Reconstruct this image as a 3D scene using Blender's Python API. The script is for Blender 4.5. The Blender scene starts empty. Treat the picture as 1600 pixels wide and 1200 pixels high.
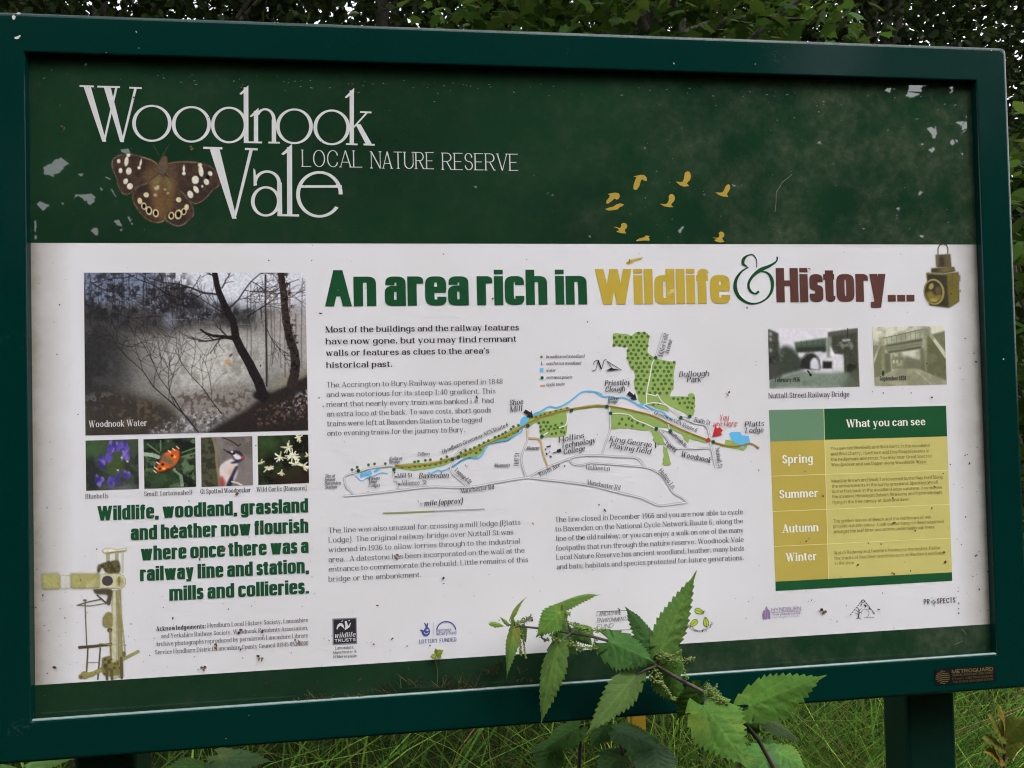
import bpy, bmesh, math, random
import numpy as np
from mathutils import Vector, Matrix, Euler

random.seed(7)
rng = np.random.default_rng(11)
SC = bpy.context.scene
COL = SC.collection
R = math.radians

# ------------------------------------------------------------------ camera
ZC = 1.40                                   # height of the middle of the sign
cam_d = bpy.data.cameras.new("camera")
cam = bpy.data.objects.new("camera", cam_d)
COL.objects.link(cam)
cam.location = (-0.1542, -0.9338, ZC - 0.0315)
cam.rotation_euler = (R(91.2), R(1.33), R(-6.93))
cam_d.sensor_width = 36.0
cam_d.lens = 1190.0 / 1600.0 * 36.0
cam_d.clip_start = 0.02
cam_d.clip_end = 500.0
SC.camera = cam

# ------------------------------------------------------------------ sky, sun, exposure
SUN_EL, SUN_ROT = 58.0, 150.0
world = bpy.data.worlds.new("World")
SC.world = world
world.use_nodes = True
wn = world.node_tree
for n in list(wn.nodes):
    wn.nodes.remove(n)
sky = wn.nodes.new("ShaderNodeTexSky")
sky.sky_type = 'NISHITA'
sky.sun_disc = False
sky.sun_elevation = R(SUN_EL)
sky.sun_rotation = R(SUN_ROT)
sky.dust_density = 4.0
sky.air_density = 1.0
hsv = wn.nodes.new("ShaderNodeHueSaturation")      # overcast: cloud takes most of the blue out
hsv.inputs["Saturation"].default_value = 0.22
hsv.inputs["Value"].default_value = 1.0
bg = wn.nodes.new("ShaderNodeBackground")
bg.inputs["Strength"].default_value = 0.15
wo = wn.nodes.new("ShaderNodeOutputWorld")
wn.links.new(sky.outputs[0], hsv.inputs["Color"])
wn.links.new(hsv.outputs[0], bg.inputs["Color"])
wn.links.new(bg.outputs[0], wo.inputs["Surface"])

sun_d = bpy.data.lights.new("sun", 'SUN')
sun_d.energy = 0.5
sun_d.angle = R(25)
sun_d.color = (1.0, 0.97, 0.92)
sun = bpy.data.objects.new("sun", sun_d)
COL.objects.link(sun)
# high, from the right and a little in front of the board
sun.rotation_euler = (R(90 - SUN_EL), 0, R(180 - SUN_ROT + 0))
SC.view_settings.view_transform = 'Standard'
SC.view_settings.look = 'None'
SC.view_settings.exposure = 2.08
SC.view_settings.gamma = 1.0
try:
    SC.cycles.use_denoising = True
    SC.cycles.filter_width = 1.15
    SC.cycles.max_bounces = 6
    SC.cycles.diffuse_bounces = 3
    SC.cycles.sample_clamp_indirect = 8.0
except Exception:
    pass

# ------------------------------------------------------------------ geometry of the view: pixel -> point on a plane y = const
CW = cam.rotation_euler.to_matrix()
CO = Vector(cam.location)
FPX = 1190.0
CWn = np.array(CW)
COn = np.array(CO)


def ray(px, py):
    return CW @ Vector(((px - 800.0) / FPX, (600.0 - py) / FPX, -1.0))


def at(px, py, y):
    d = ray(px, py)
    t = (y - CO.y) / d.y
    return CO + d * t


def at_np(px, py, y):
    px = np.asarray(px, float)
    py = np.asarray(py, float)
    d = np.stack([(px - 800.0) / FPX, (600.0 - py) / FPX, -np.ones_like(px)], -1) @ CWn.T
    t = (y - COn[1]) / d[..., 1]
    return COn + d * t[..., None]


def proj_np(P):
    d = (P - COn) @ CWn
    return 800 + FPX * d[:, 0] / -d[:, 2], 600 - FPX * d[:, 1] / -d[:, 2], -d[:, 2]


# ------------------------------------------------------------------ object helpers
def tag(o, label=None, cat=None, group=None, kind=None):
    if label:
        o["label"] = label
    if cat:
        o["category"] = cat
    if group:
        o["group"] = group
    if kind:
        o["kind"] = kind
    return o


def empty(name, loc=(0, 0, 0), **k):
    o = bpy.data.objects.new(name, None)
    o.location = loc
    o.empty_display_size = 0.1
    COL.objects.link(o)
    return tag(o, **k)


def mesh_obj(name, verts, faces, mat, parent=None, smooth=False, colors=None, local=False):
    me = bpy.data.meshes.new(name)
    me.from_pydata([tuple(v) for v in verts], [], faces)
    if smooth:
        me.polygons.foreach_set("use_smooth", [True] * len(me.polygons))
    if colors is not None:
        at_ = me.color_attributes.new("Col", 'FLOAT_COLOR', 'POINT')
        at_.data.foreach_set("color", np.asarray(colors, np.float32).ravel())
    me.materials.append(mat)
    me.update()
    o = bpy.data.objects.new(name, me)
    COL.objects.link(o)
    if parent is not None:
        o.parent = parent
        if not local:
            o.matrix_parent_inverse = Matrix.Translation(-root_loc(parent))
    return o


def root_loc(p):
    """world position of a parent (children keep world coordinates)"""
    return Vector(p.location) if p.type == 'EMPTY' else Vector((0, 0, 0))


def fast_mesh(name, V, F, mat, parent=None, colors=None, smooth=False):
    """V (n,3), F (m,k) arrays, all faces with k corners"""
    V = np.asarray(V, np.float32)
    F = np.asarray(F, np.int32)
    me = bpy.data.meshes.new(name)
    me.vertices.add(len(V))
    me.vertices.foreach_set("co", V.ravel())
    k = F.shape[1]
    me.loops.add(F.size)
    me.loops.foreach_set("vertex_index", F.ravel())
    me.polygons.add(len(F))
    me.polygons.foreach_set("loop_start", np.arange(0, F.size, k, dtype=np.int32))
    me.polygons.foreach_set("loop_total", np.full(len(F), k, np.int32))
    if smooth:
        me.polygons.foreach_set("use_smooth", np.ones(len(F), bool))
    me.update(calc_edges=True)
    if colors is not None:
        a = me.color_attributes.new("Col", 'FLOAT_COLOR', 'POINT')
        a.data.foreach_set("color", np.asarray(colors, np.float32).ravel())
    me.materials.append(mat)
    o = bpy.data.objects.new(name, me)
    COL.objects.link(o)
    if parent is not None:
        o.parent = parent
        o.matrix_parent_inverse = Matrix.Translation(-root_loc(parent))
    return o


# ------------------------------------------------------------------ colours and materials
KP = 1.36                                   # paper of albedo .8 photographs as about (205,200,207)


def lin(c):
    c = np.asarray(c, float) / 255.0
    return np.where(c <= 0.04045, c / 12.92, ((c + 0.055) / 1.055) ** 2.4)


def alb(r, g, b, k=KP):
    v = np.clip(lin((r, g, b)) * k, 0.0, 0.9)
    return (float(v[0]), float(v[1]), float(v[2]))


def new_mat(name):
    m = bpy.data.materials.new(name)
    m.use_nodes = True
    nt = m.node_tree
    return m, nt, nt.nodes["Principled BSDF"]


def noise_node(nt, scale, detail=4.0, rough=0.6, vec=None):
    n = nt.nodes.new("ShaderNodeTexNoise")
    n.inputs["Scale"].default_value = scale
    n.inputs["Detail"].default_value = detail
    n.inputs["Roughness"].default_value = rough
    if vec is not None:
        nt.links.new(vec, n.inputs["Vector"])
    return n


def ramp(nt, src, stops):
    r = nt.nodes.new("ShaderNodeValToRGB")
    e = r.color_ramp.elements
    while len(e) < len(stops):
        e.new(0.5)
    for i, (p, c) in enumerate(stops):
        e[i].position = p
        e[i].color = (c, c, c, 1) if not isinstance(c, tuple) else (*c, 1)
    nt.links.new(src, r.inputs["Fac"])
    return r


def mix_col(nt, fac, a, b, mode='MIX'):
    m = nt.nodes.new("ShaderNodeMix")
    m.data_type = 'RGBA'
    m.blend_type = mode
    for sock, v in ((m.inputs[0], fac), (m.inputs[6], a), (m.inputs[7], b)):
        if isinstance(v, (int, float)):
            sock.default_value = v
        elif isinstance(v, tuple):
            sock.default_value = (*v, 1)
        else:
            nt.links.new(v, sock)
    return m.outputs[2]


PRINT_IOR = 1.58
_pm = {}


def print_mat(name, col, mottle=0.12, fade=0.0):
    """a print colour given the gloss of the missing glazing pane, slightly mottled by weathering"""
    if name in _pm:
        return _pm[name]
    m, nt, p = new_mat(name)
    geo = nt.nodes.new("ShaderNodeNewGeometry")
    n = noise_node(nt, 9.0, 6.0, 0.65, geo.outputs["Position"])
    r = ramp(nt, n.outputs["Fac"], [(0.3, 0.0), (0.75, 1.0)])
    lo = tuple(c * (1 - mottle) for c in col)
    hi = tuple(min(0.9, c * (1 + mottle) + fade) for c in col)
    nt.links.new(mix_col(nt, r.outputs["Color"], lo, hi), p.inputs["Base Color"])
    p.inputs["Roughness"].default_value = 0.012
    p.inputs["IOR"].default_value = PRINT_IOR
    _pm[name] = m
    return m


def picture_mat():
    if "picture" in _pm:
        return _pm["picture"]
    m, nt, p = new_mat("printed_picture")
    a = nt.nodes.new("ShaderNodeAttribute")
    a.attribute_name = "Col"
    nt.links.new(a.outputs["Color"], p.inputs["Base Color"])
    p.inputs["Roughness"].default_value = 0.012
    p.inputs["IOR"].default_value = PRINT_IOR
    nt.links.new(a.outputs["Alpha"], p.inputs["Alpha"])
    _pm["picture"] = m
    return m


# ------------------------------------------------------------------ flat print layers on the display sheet
D = 0.011                                   # the sheet lies this far behind the face of the frame
LAY = 0.00012


def lay(k):
    return D - k * LAY


class Flat:
    """collects flat polygons (pixel outlines brought onto the sheet) into one mesh"""

    def __init__(self, k):
        self.y = lay(k)
        self.V = []
        self.F = []
        self.n = 0

    def depth(self):
        self.n += 1
        return self.y - (self.n % 12) * 0.000008

    def poly(self, pts):
        y = self.depth()
        i = len(self.V)
        self.V += [at(px, py, y) for px, py in pts]
        self.F.append(list(range(i, i + len(pts))))

    def concave(self, pts):
        from mathutils.geometry import tessellate_polygon
        y = self.depth()
        i = len(self.V)
        P = [at(px, py, y) for px, py in pts]
        tri = tessellate_polygon([[Vector((p.x, p.z, 0)) for p in P]])
        self.V += P
        self.F += [[i + a for a in t] for t in tri]

    def disc(self, cx, cy, r, n=12, ry=None):
        ry = ry or r
        self.poly([(cx + r * math.cos(t * 2 * math.pi / n), cy + ry * math.sin(t * 2 * math.pi / n)) for t in range(n)])

    def ring(self, cx, cy, rx, ry, w, a0=0, a1=360, n=28, w2=None):
        y = self.depth()
        i = len(self.V)
        w2 = w if w2 is None else w2
        for k in range(n + 1):
            a = R(a0 + (a1 - a0) * k / n)
            for s in (-.5, .5):
                self.V.append(at(cx + (rx + s * w) * math.cos(a), cy - (ry + s * w2) * math.sin(a), y))
        self.F += [[i + 2 * k, i + 2 * k + 1, i + 2 * k + 3, i + 2 * k + 2] for k in range(n)]

    def line(self, pts, w, w1=None):
        """a stroke of pixel width w (tapering to w1)"""
        y = self.depth()
        i = len(self.V)
        n = len(pts)
        for k, (x, yy) in enumerate(pts):
            a = pts[max(0, k - 1)]
            b = pts[min(n - 1, k + 1)]
            dx, dy = b[0] - a[0], b[1] - a[1]
            L = math.hypot(dx, dy) or 1
            ww = w if w1 is None else w + (w1 - w) * k / (n - 1)
            nx, ny = -dy / L * ww / 2, dx / L * ww / 2
            self.V += [at(x + nx, yy + ny, y), at(x - nx, yy - ny, y)]
        self.F += [[i + 2 * k, i + 2 * k + 1, i + 2 * k + 3, i + 2 * k + 2] for k in range(n - 1)]

    def build(self, name, mat, parent):
        return mesh_obj(name, self.V, self.F, mat, parent)


def curve_pts(pts, n=8):
    """Catmull-Rom through pts"""
    out = []
    P = [pts[0]] + list(pts) + [pts[-1]]
    for k in range(1, len(P) - 2):
        p0, p1, p2, p3 = [np.array(q, float) for q in P[k - 1:k + 3]]
        for t in np.linspace(0, 1, n, endpoint=False):
            out.append(tuple(0.5 * ((2 * p1) + (p2 - p0) * t + (2 * p0 - 5 * p1 + 4 * p2 - p3) * t * t + (3 * p1 - p0 - 3 * p2 + p3) * t ** 3)))
    out.append(tuple(pts[-1]))
    return out
# ------------------------------------------------------------------ lettering: one stroke alphabet drawn with different pens
# x runs 0..1 over the glyph box, y: 0 baseline, 5 x-height, 7 capitals / ascenders, -2 descenders
# I x y0 y1 stem | d x0 y0 x1 y1 weight | - x0 x1 y bar | c path (M, L, v = quarter leaving vertically, h = horizontally) | o x y dot | s x y lo hi serif
GL = {
 'a': (4.7, "c M .06 3.8 v .5 5 h 1 3.6 L 1 0;I 1 0 3.4;c M 1 3 L .5 3 h 0 1.4 v .42 0 h 1 1.3", "1 0 0 .5"),
 'b': (4.9, "I 0 0 7;c M 0 3.4 v .54 5 h 1 2.5 v .54 0 h 0 1.4", "0 7 .6 0"),
 'c': (4.5, "c M 1 3.7 v .52 5 h 0 2.5 v .52 0 h 1 1.3", ""),
 'd': (4.9, "I 1 0 7;c M 1 3.4 v .46 5 h 0 2.5 v .46 0 h 1 1.4", "1 7 .6 0;1 0 0 .5"),
 'e': (4.8, "- .08 .98 2.75;c M 1 2.6 L 1 2.75 v .5 5 h 0 2.5 v .54 0 h 1 1.25", ""),
 'f': (3.0, "I .35 0 5.7;c M .35 5.3 L .35 5.8 v .75 7 h 1 6.4;- 0 .95 5", "0.35 0 .6 .6"),
 'g': (4.7, "c M 1 3.4 v .46 5 h 0 2.7 v .46 .4 h 1 1.8;I 1 .0 5;c M 1 1 L 1 -.6 v .45 -2 h .03 -1", ""),
 'G2': (4.6, "c M .42 5 h .86 3.5 v .42 2 h 0 3.5 v .42 5;c M .2 2.3 v .1 1 L .6 .45 h 1 -.7 v .5 -2 h 0 -1 v .3 .3;- .8 1.15 5", ""),
 'h': (5.0, "I 0 0 7;I 1 0 3.4;c M 0 3.2 v .56 5 h 1 3.2", "0 7 .6 0;0 0 .5 .5;1 0 .5 .5"),
 'i': (2.3, "I .5 0 5;o .5 6.5", ".5 5 .6 0;.5 0 .6 .6"),
 'j': (2.4, "I .6 -.6 5;c M .6 0 L .6 -.7 v .2 -2 h -.3 -1.4;o .6 6.5", ".6 5 .6 0"),
 'k': (4.8, "I 0 0 7;d .1 1.9 .88 5 t;d .36 2.9 .92 0 T", "0 7 .6 0;0 0 .5 .5;.85 5 .5 .5;.95 0 .5 .5"),
 'l': (2.3, "I .5 0 7", ".5 7 .6 0;.5 0 .6 .6"),
 'm': (7.6, "I 0 0 5;I .5 0 3.4;I 1 0 3.4;c M 0 3.2 v .3 5 h .5 3.2;c M .5 3.2 v .8 5 h 1 3.2", "0 5 .6 0;0 0 .5 .5;.5 0 .5 .5;1 0 .5 .5"),
 'n': (5.0, "I 0 0 5;I 1 0 3.4;c M 0 3.2 v .56 5 h 1 3.2", "0 5 .6 0;0 0 .5 .5;1 0 .5 .5"),
 'o': (5.1, "c M .5 5 h 1 2.5 v .5 0 h 0 2.5 v .5 5", ""),
 'p': (4.9, "I 0 -2 5;c M 0 3.4 v .54 5 h 1 2.5 v .54 0 h 0 1.4", "0 5 .6 0;0 -2 .5 .5"),
 'q': (4.9, "I 1 -2 5;c M 1 3.4 v .46 5 h 0 2.5 v .46 0 h 1 1.4", "1 -2 .5 .5"),
 'r': (3.6, "I 0 0 5;c M 0 2.8 v .75 5 h 1 4.1", "0 5 .6 0;0 0 .6 .6"),
 's': (3.9, "c M .94 3.8 v .5 5 h .03 3.8 v .5 2.55 h 1 1.25 v .5 0 h .02 1.25", ""),
 't': (3.0, "I .35 .8 6.2;c M .35 1.4 v .72 0 h 1 .7;- -.1 .95 5", ""),
 'u': (5.0, "I 0 1.5 5;I 1 0 5;c M 0 1.7 v .45 0 h 1 1.7", "0 5 .6 0;1 5 .6 0;1 0 0 .5"),
 'v': (4.8, "d 0 5 .5 0 T;d 1 5 .5 0 t", "0 5 .5 .5;1 5 .5 .5"),
 'w': (7.0, "d 0 5 .26 0 T;d .5 5 .26 0 t;d .5 5 .75 0 T;d 1 5 .75 0 t", "0 5 .5 .5;1 5 .5 .5"),
 'x': (4.7, "d 0 5 1 0 T;d 1 5 0 0 t", "0 5 .5 .5;1 5 .5 .5;0 0 .5 .5;1 0 .5 .5"),
 'y': (4.8, "d 0 5 .52 0 T;d 1 5 .36 -2 t;- .05 .4 -2", "0 5 .5 .5;1 5 .5 .5"),
 'z': (4.0, "- 0 1 5;- 0 1 0;d 1 5 0 0 T", ""),
 'A': (6.0, "d .5 7 0 0 t;d .5 7 1 0 T;- .18 .82 2.1", "0 0 .6 .6;1 0 .6 .6"),
 'B': (5.2, "I 0 0 7;c M 0 7 L .5 7 h .92 5.3 v .5 3.7 L 0 3.7;c M .5 3.7 h 1 1.8 v .5 0 L 0 0", "0 7 .6 0;0 0 .6 0"),
 'C': (5.7, "c M 1 5 v .55 7 h 0 3.5 v .55 0 h 1 2", ""),
 'D': (5.9, "I 0 0 7;c M 0 7 L .4 7 h 1 3.5 v .4 0 L 0 0", "0 7 .6 0;0 0 .6 0"),
 'E': (4.9, "I 0 0 7;- 0 1 7;- 0 .82 3.5;- 0 1 0", "0 7 .6 0;0 0 .6 0"),
 'F': (4.7, "I 0 0 7;- 0 1 7;- 0 .8 3.4", "0 7 .6 0;0 0 .6 .6"),
 'G': (6.0, "c M 1 5.2 v .55 7 h 0 3.5 v .55 0 h 1 1.8;I 1 0 3.2;- .6 1.05 3.2", ""),
 'H': (6.2, "I 0 0 7;I 1 0 7;- 0 1 3.6", "0 7 .6 .6;0 0 .6 .6;1 7 .6 .6;1 0 .6 .6"),
 'I': (2.6, "I .5 0 7", ".5 7 .7 .7;.5 0 .7 .7"),
 'J': (3.6, "I .9 1.6 7;c M .9 2 v .45 0 h 0 1.4", ".9 7 .6 .6"),
 'K': (6.0, "I 0 0 7;d .05 2.6 .88 7 t;d .34 4 .94 0 T", "0 7 .6 .6;0 0 .6 .6;.88 7 .5 .5;.95 0 .5 .5"),
 'L': (4.8, "I 0 0 7;- 0 1 0", "0 7 .6 .6;0 0 .6 0"),
 'M': (7.4, "d 0 0 0 7 t;d .02 7 .5 0 T;d .98 7 .5 0 t;I 1 0 7", "0 7 .6 0;0 0 .6 .6;1 7 0 .6;1 0 .6 .6"),
 'N': (6.2, "d 0 0 0 7 t;d 0 7 1 0 T;d 1 0 1 7 t", "0 7 .6 0;0 0 .6 .6;1 7 .6 .6"),
 'O': (6.3, "c M .5 7 h 1 3.5 v .5 0 h 0 3.5 v .5 7", ""),
 'P': (5.1, "I 0 0 7;c M 0 7 L .5 7 h 1 5.1 v .5 3.2 L 0 3.2", "0 7 .6 0;0 0 .6 .6"),
 'Q': (6.3, "c M .5 7 h 1 3.5 v .5 0 h 0 3.5 v .5 7;d .55 1.6 1 -1 T", ""),
 'R': (5.6, "I 0 0 7;c M 0 7 L .5 7 h .94 5.2 v .5 3.5 L 0 3.5;d .45 3.5 .95 0 T", "0 7 .6 0;0 0 .6 .6;.97 0 .2 .6"),
 'S': (4.6, "c M .94 5.3 v .5 7 h .02 5.3 v .5 3.6 h 1 1.8 v .5 0 h .02 1.8", ""),
 'T': (5.4, "I .5 0 7;- 0 1 7", ".5 0 .7 .7"),
 'U': (6.0, "I 0 2 7;d 1 2 1 7 u;c M 0 2.4 v .5 0 h 1 2.4", "0 7 .6 .6;1 7 .6 .6"),
 'V': (6.0, "d 0 7 .5 0 T;d 1 7 .5 0 t", "0 7 .6 .6;1 7 .6 .6"),
 'W': (8.8, "d 0 7 .27 0 T;d .52 7 .27 0 t;d .5 7 .75 0 T;d 1 7 .75 0 t", "0 7 .6 .6;.5 7 .5 .5;1 7 .6 .6"),
 'Y': (5.8, "d 0 7 .5 3 T;d 1 7 .5 3 t;I .5 0 3.2", "0 7 .6 .6;1 7 .6 .6;.5 0 .7 .7"),
 '0': (4.6, "c M .5 7 h 1 3.5 v .5 0 h 0 3.5 v .5 7", ""),
 '1': (3.4, "I .55 0 7;d .05 5.6 .5 7 t", ".55 0 .8 .8"),
 '2': (4.4, "c M .04 5.2 v .5 7 h .96 5.2 L .9 4.2 L .05 .2;- 0 1 0", ""),
 '3': (4.4, "c M .04 5.5 v .5 7 h .95 5.4 v .4 3.8 h 1 1.9 v .5 0 h 0 1.6", ""),
 '4': (4.8, "I .75 0 7;d .7 7 0 2 t;- 0 1.1 1.9", ".75 0 .5 .5"),
 '5': (4.4, "c M .95 7 L .1 7 L .06 3.7 L .1 3.9 v .5 4.4 h 1 2.2 v .5 0 h 0 1.4", ""),
 '6': (4.5, "c M .9 6.2 v .55 7 h 0 2.6 v .5 0 h 1 2.1 v .5 4.2 h 0 2.3", ""),
 '8': (4.5, "c M .5 7 h .94 5.4 v .5 3.8 h .06 5.4 v .5 7;c M .5 3.8 h 1 1.9 v .5 0 h 0 1.9 v .5 3.8", ""),
 '9': (4.5, "c M .1 .8 v .45 0 h 1 4.4 v .5 7 h 0 4.9 v .5 2.8 h 1 4.7", ""),
 '.': (1.9, "o .5 .5", ""), ',': (1.9, "o .5 .5;d .62 .7 .3 -1 t", ""), ':': (1.9, "o .5 .6;o .5 4.2", ""), ';': (1.9, "o .5 .5;o .5 4.2;d .62 .7 .3 -1 t", ""),
 "'": (1.5, "d .6 7 .4 5 T", ""), '(': (2.2, "c M 1 7.4 v 1 7.4 h 0 2.7 v 1 -1.8", ""), ')': (2.2, "c M 0 7.4 h 1 2.7 v 0 -1.8", ""), '-': (2.6, "- 0 1 2.4", ""),
 '&': (6.0, "c M 1 2.8 v .45 0 h 0 1.7 v .35 3.6 h .75 5.6 v .45 7 h .15 5.6 L .95 0", ""),
 '/': (3.0, "d 1 7 0 0 t", ""),
}
ST = {  # a half stem, b half hairline, xh, cap, desc, n squareness, w width, sb side bearing, serif, slant, sp space
 'serif': dict(a=.46, b=.19, xh=5, cap=7.2, de=2.5, n=2.0, w=1.02, sb=.46, ser=.62, sl=0, sp=2.7),
 'bold': dict(a=.70, b=.24, xh=5, cap=6.9, de=2.3, n=2.0, w=1.14, sb=.44, ser=.6, sl=0, sp=2.6),
 'italic': dict(a=.54, b=.20, xh=5, cap=7.1, de=2.4, n=2.0, w=1.06, sb=.46, ser=.5, sl=.2, sp=2.5),
 'impact': dict(a=.78, b=.52, xh=5, cap=6.1, de=1.1, n=5.0, w=.82, sb=.15, ser=0, sl=0, sp=1.25),
 'sans': dict(a=.36, b=.32, xh=5, cap=6.9, de=1.9, n=2.2, w=1.0, sb=.62, ser=0, sl=0, sp=2.6),
 'black': dict(a=.62, b=.50, xh=5, cap=6.9, de=1.9, n=2.4, w=1.08, sb=.5, ser=0, sl=0, sp=2.6),
 'roman': dict(a=.22, b=.13, xh=5, cap=7.0, de=2, n=2.0, w=.82, sb=.42, ser=.45, sl=0, sp=3.4),
}


def _ymap(y, s, inset):
    b = s['b'] if inset else 0.0
    k = [(-2, -s['de'] + b), (0, b), (5, s['xh'] - b), (7, s['cap'] - b)]
    if y <= -2:
        return k[0][1] + (y + 2) * 1.0
    for (y0, v0), (y1, v1) in zip(k, k[1:]):
        if y <= y1:
            return v0 + (v1 - v0) * (y - y0) / (y1 - y0)
    return k[-1][1] + (y - 7)


def glyph(ch, s, seg=6):
    """-> (advance, list of strips); a strip is a list of (left, right) point pairs in glyph units"""
    if ch == 'g' and s['ser'] and s['cap'] > 7.2:
        ch = 'G2'
    if ch == '\u2019':
        ch = "'"
    if ch not in GL:
        return s['sp'] * 1.0, []
    w, prog, ser = GL[ch]
    w *= s['w']
    a, b = s['a'], s['b']
    upper = ch.isupper() or ch.isdigit()
    w = max(w, 2 * a + .05)
    if ch in 'il.,:;I' and not s['ser']:
        w = 2 * a + (.0 if s['n'] > 3 else .3)
    X = lambda x: a + x * (w - 2 * a)
    out = []
    for st in prog.split(';'):
        t = st.split()
        k = t[0]
        if k == 'I':
            x = X(float(t[1]))
            y0, y1 = _ymap(float(t[2]), s, 0), _ymap(float(t[3]), s, 0)
            out.append([((x - a, y0), (x + a, y0)), ((x - a, y1), (x + a, y1))])
        elif k == 'd':
            x0, y0, x1, y1 = X(float(t[1])), _ymap(float(t[2]), s, 0), X(float(t[3])), _ymap(float(t[4]), s, 0)
            thin = max(b, .12) if s['ser'] else a * .92
            h = a if t[5] == 'T' else (thin if t[5] == 't' else (a * .5 if s['ser'] else a))
            if not s['ser'] and s['n'] > 3:
                h = a * .95
            slope = abs(x1 - x0) / max(.3, abs(y1 - y0))
            h *= math.sqrt(1 + .6 * slope * slope)
            out.append([((x0 - h, y0), (x0 + h, y0)), ((x1 - h, y1), (x1 + h, y1))])
        elif k == '-':
            y = _ymap(float(t[3]), s, 1)
            x0, x1 = float(t[1]) * w, float(t[2]) * w
            out.append([((x0, y - b), (x0, y + b)), ((x1, y - b), (x1, y + b))])
        elif k == 'o':
            yv = float(t[2])
            r = max(a * 1.12, .5) if s['ser'] else a
            x = X(float(t[1]))
            if s['n'] > 3:
                lo = s['xh'] + .32 if yv > 5 else 0
                hi = s['cap'] if yv > 5 else 2 * a * .75
                out.append([((x - a, lo), (x + a, lo)), ((x - a, hi), (x + a, hi))])
            else:
                y = yv if yv < 5 else s['cap'] - r
                y = max(y, r) if yv < 1 else y
                out.append([((x - r * math.sin(q), y - r * math.cos(q)), (x + r * math.sin(q), y - r * math.cos(q))) for q in np.linspace(0.01, math.pi - .01, 6)])
        elif k == 'c':
            pts = []
            i = 1
            while i < len(t):
                c = t[i]
                x, y = X(float(t[i + 1])), _ymap(float(t[i + 2]), s, 1)
                if c in 'ML':
                    pts.append((x, y))
                else:
                    x0, y0 = pts[-1]
                    e = 2.0 / s['n']
                    for q in range(1, seg + 1):
                        f = q / seg * math.pi / 2
                        sn, cs = math.sin(f) ** e, max(0, math.cos(f)) ** e
                        if c == 'h':
                            pts.append((x0 + (x - x0) * sn, y + (y0 - y) * cs))
                        else:
                            pts.append((x + (x0 - x) * cs, y0 + (y - y0) * sn))
                i += 3
            cl = [pts[0]]
            for q in pts[1:]:
                if math.hypot(q[0] - cl[-1][0], q[1] - cl[-1][1]) > 1e-3:
                    cl.append(q)
            strip = []
            for j, (x, y) in enumerate(cl):
                p, q = cl[max(0, j - 1)], cl[min(len(cl) - 1, j + 1)]
                if j in (0, len(cl) - 1) and math.hypot(cl[0][0] - cl[-1][0], cl[0][1] - cl[-1][1]) < 1e-3:
                    p, q = cl[-2], cl[1]
                dx, dy = q[0] - p[0], q[1] - p[1]
                L = math.hypot(dx, dy) or 1
                nx, ny = -dy / L, dx / L
                dn = math.sqrt((a * nx) ** 2 + (b * ny) ** 2) or 1e-6
                ox, oy = a * a * nx / dn, b * b * ny / dn
                strip.append(((x + ox, y + oy), (x - ox, y - oy)))
            out.append(strip)
    if s['ser'] and ser:
        for q in ser.split(';'):
            x, y, lo, hi = map(float, q.split())
            xx, yy = X(x), _ymap(y, s, 1)
            e = s['ser'] * (1.25 if upper else 1.0)
            out.append([((xx - a * .6 - lo * e * 1.3, yy - b), (xx - a * .6 - lo * e * 1.3, yy + b)), ((xx + a * .6 + hi * e * 1.3, yy - b), (xx + a * .6 + hi * e * 1.3, yy + b))])
    if s['sl']:
        out = [[((p[0] + s['sl'] * p[1], p[1]), (q[0] + s['sl'] * q[1], q[1])) for p, q in st] for st in out]
    return w + 2 * s['sb'], [[((p[0] + s['sb'], p[1]), (q[0] + s['sb'], q[1])) for p, q in st] for st in out]


def text(name, lines, style, xh, mat, parent, k=4, seg=5, plane=None, over=None, split=False):
    """lines: (string, x0, y0, x1[, y1]) baselines in photo pixels; each line is fitted to its length; xh is the x-height in pixels"""
    if split:
        return [text(name, [ln], style, xh, mat, parent, k, seg, plane, over) for ln in lines]
    s0 = dict(ST[style])
    if over:
        s0.update(over)
    V, F = [], []
    base = lay(k) if plane is None else plane
    n = 0
    for ln in lines:
        tx, x0, y0, x1 = ln[:4]
        A = at(x0, y0, base)
        if len(ln) > 4:
            B = at(x1, ln[4], base)
            ux, uz = B.x - A.x, B.z - A.z
            L = math.hypot(ux, uz)
            ux, uz = ux / L, uz / L
        else:
            B = at(x1, y0 + (x1 - x0) * (377 - y0) / 10500.0, base)
            L = B.x - A.x
            ux, uz = 1.0, 0.0
        T = at(x0, y0 - 10, base)
        sy = (T.z - A.z) / 10.0 * xh / 5.0
        s = dict(s0)
        for it in range(4):                      # set the letter widths so that the line fits without squeezing the strokes
            adv, items = 0.0, []
            for ch in tx:
                w, st = glyph(ch, s, seg)
                items.append((adv, st))
                adv += w
            adv -= 2 * s['sb']
            sx = L / adv
            r_fit = sx / sy
            if it < 3:
                f_ = min(1.5, max(.62, r_fit))
                s['w'] *= f_
                s['sb'] *= f_ ** .8
                s['sp'] *= f_
        for off, st in items:
            for strip in st:
                n += 1
                y = base - (n % 5) * 0.000014
                i = len(V)
                for j, (p, q) in enumerate(strip):
                    y -= 3e-6
                    for u, v in (p, q):
                        u = (u + off - s['sb']) * sx
                        v = v * sy
                        V.append((A.x + u * ux - v * uz, y, A.z + u * uz + v * ux))
                F += [[i + 2 * j, i + 2 * j + 1, i + 2 * j + 3, i + 2 * j + 2] for j in range(len(strip) - 1)]
    return mesh_obj(name, V, F, mat, parent)


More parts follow.
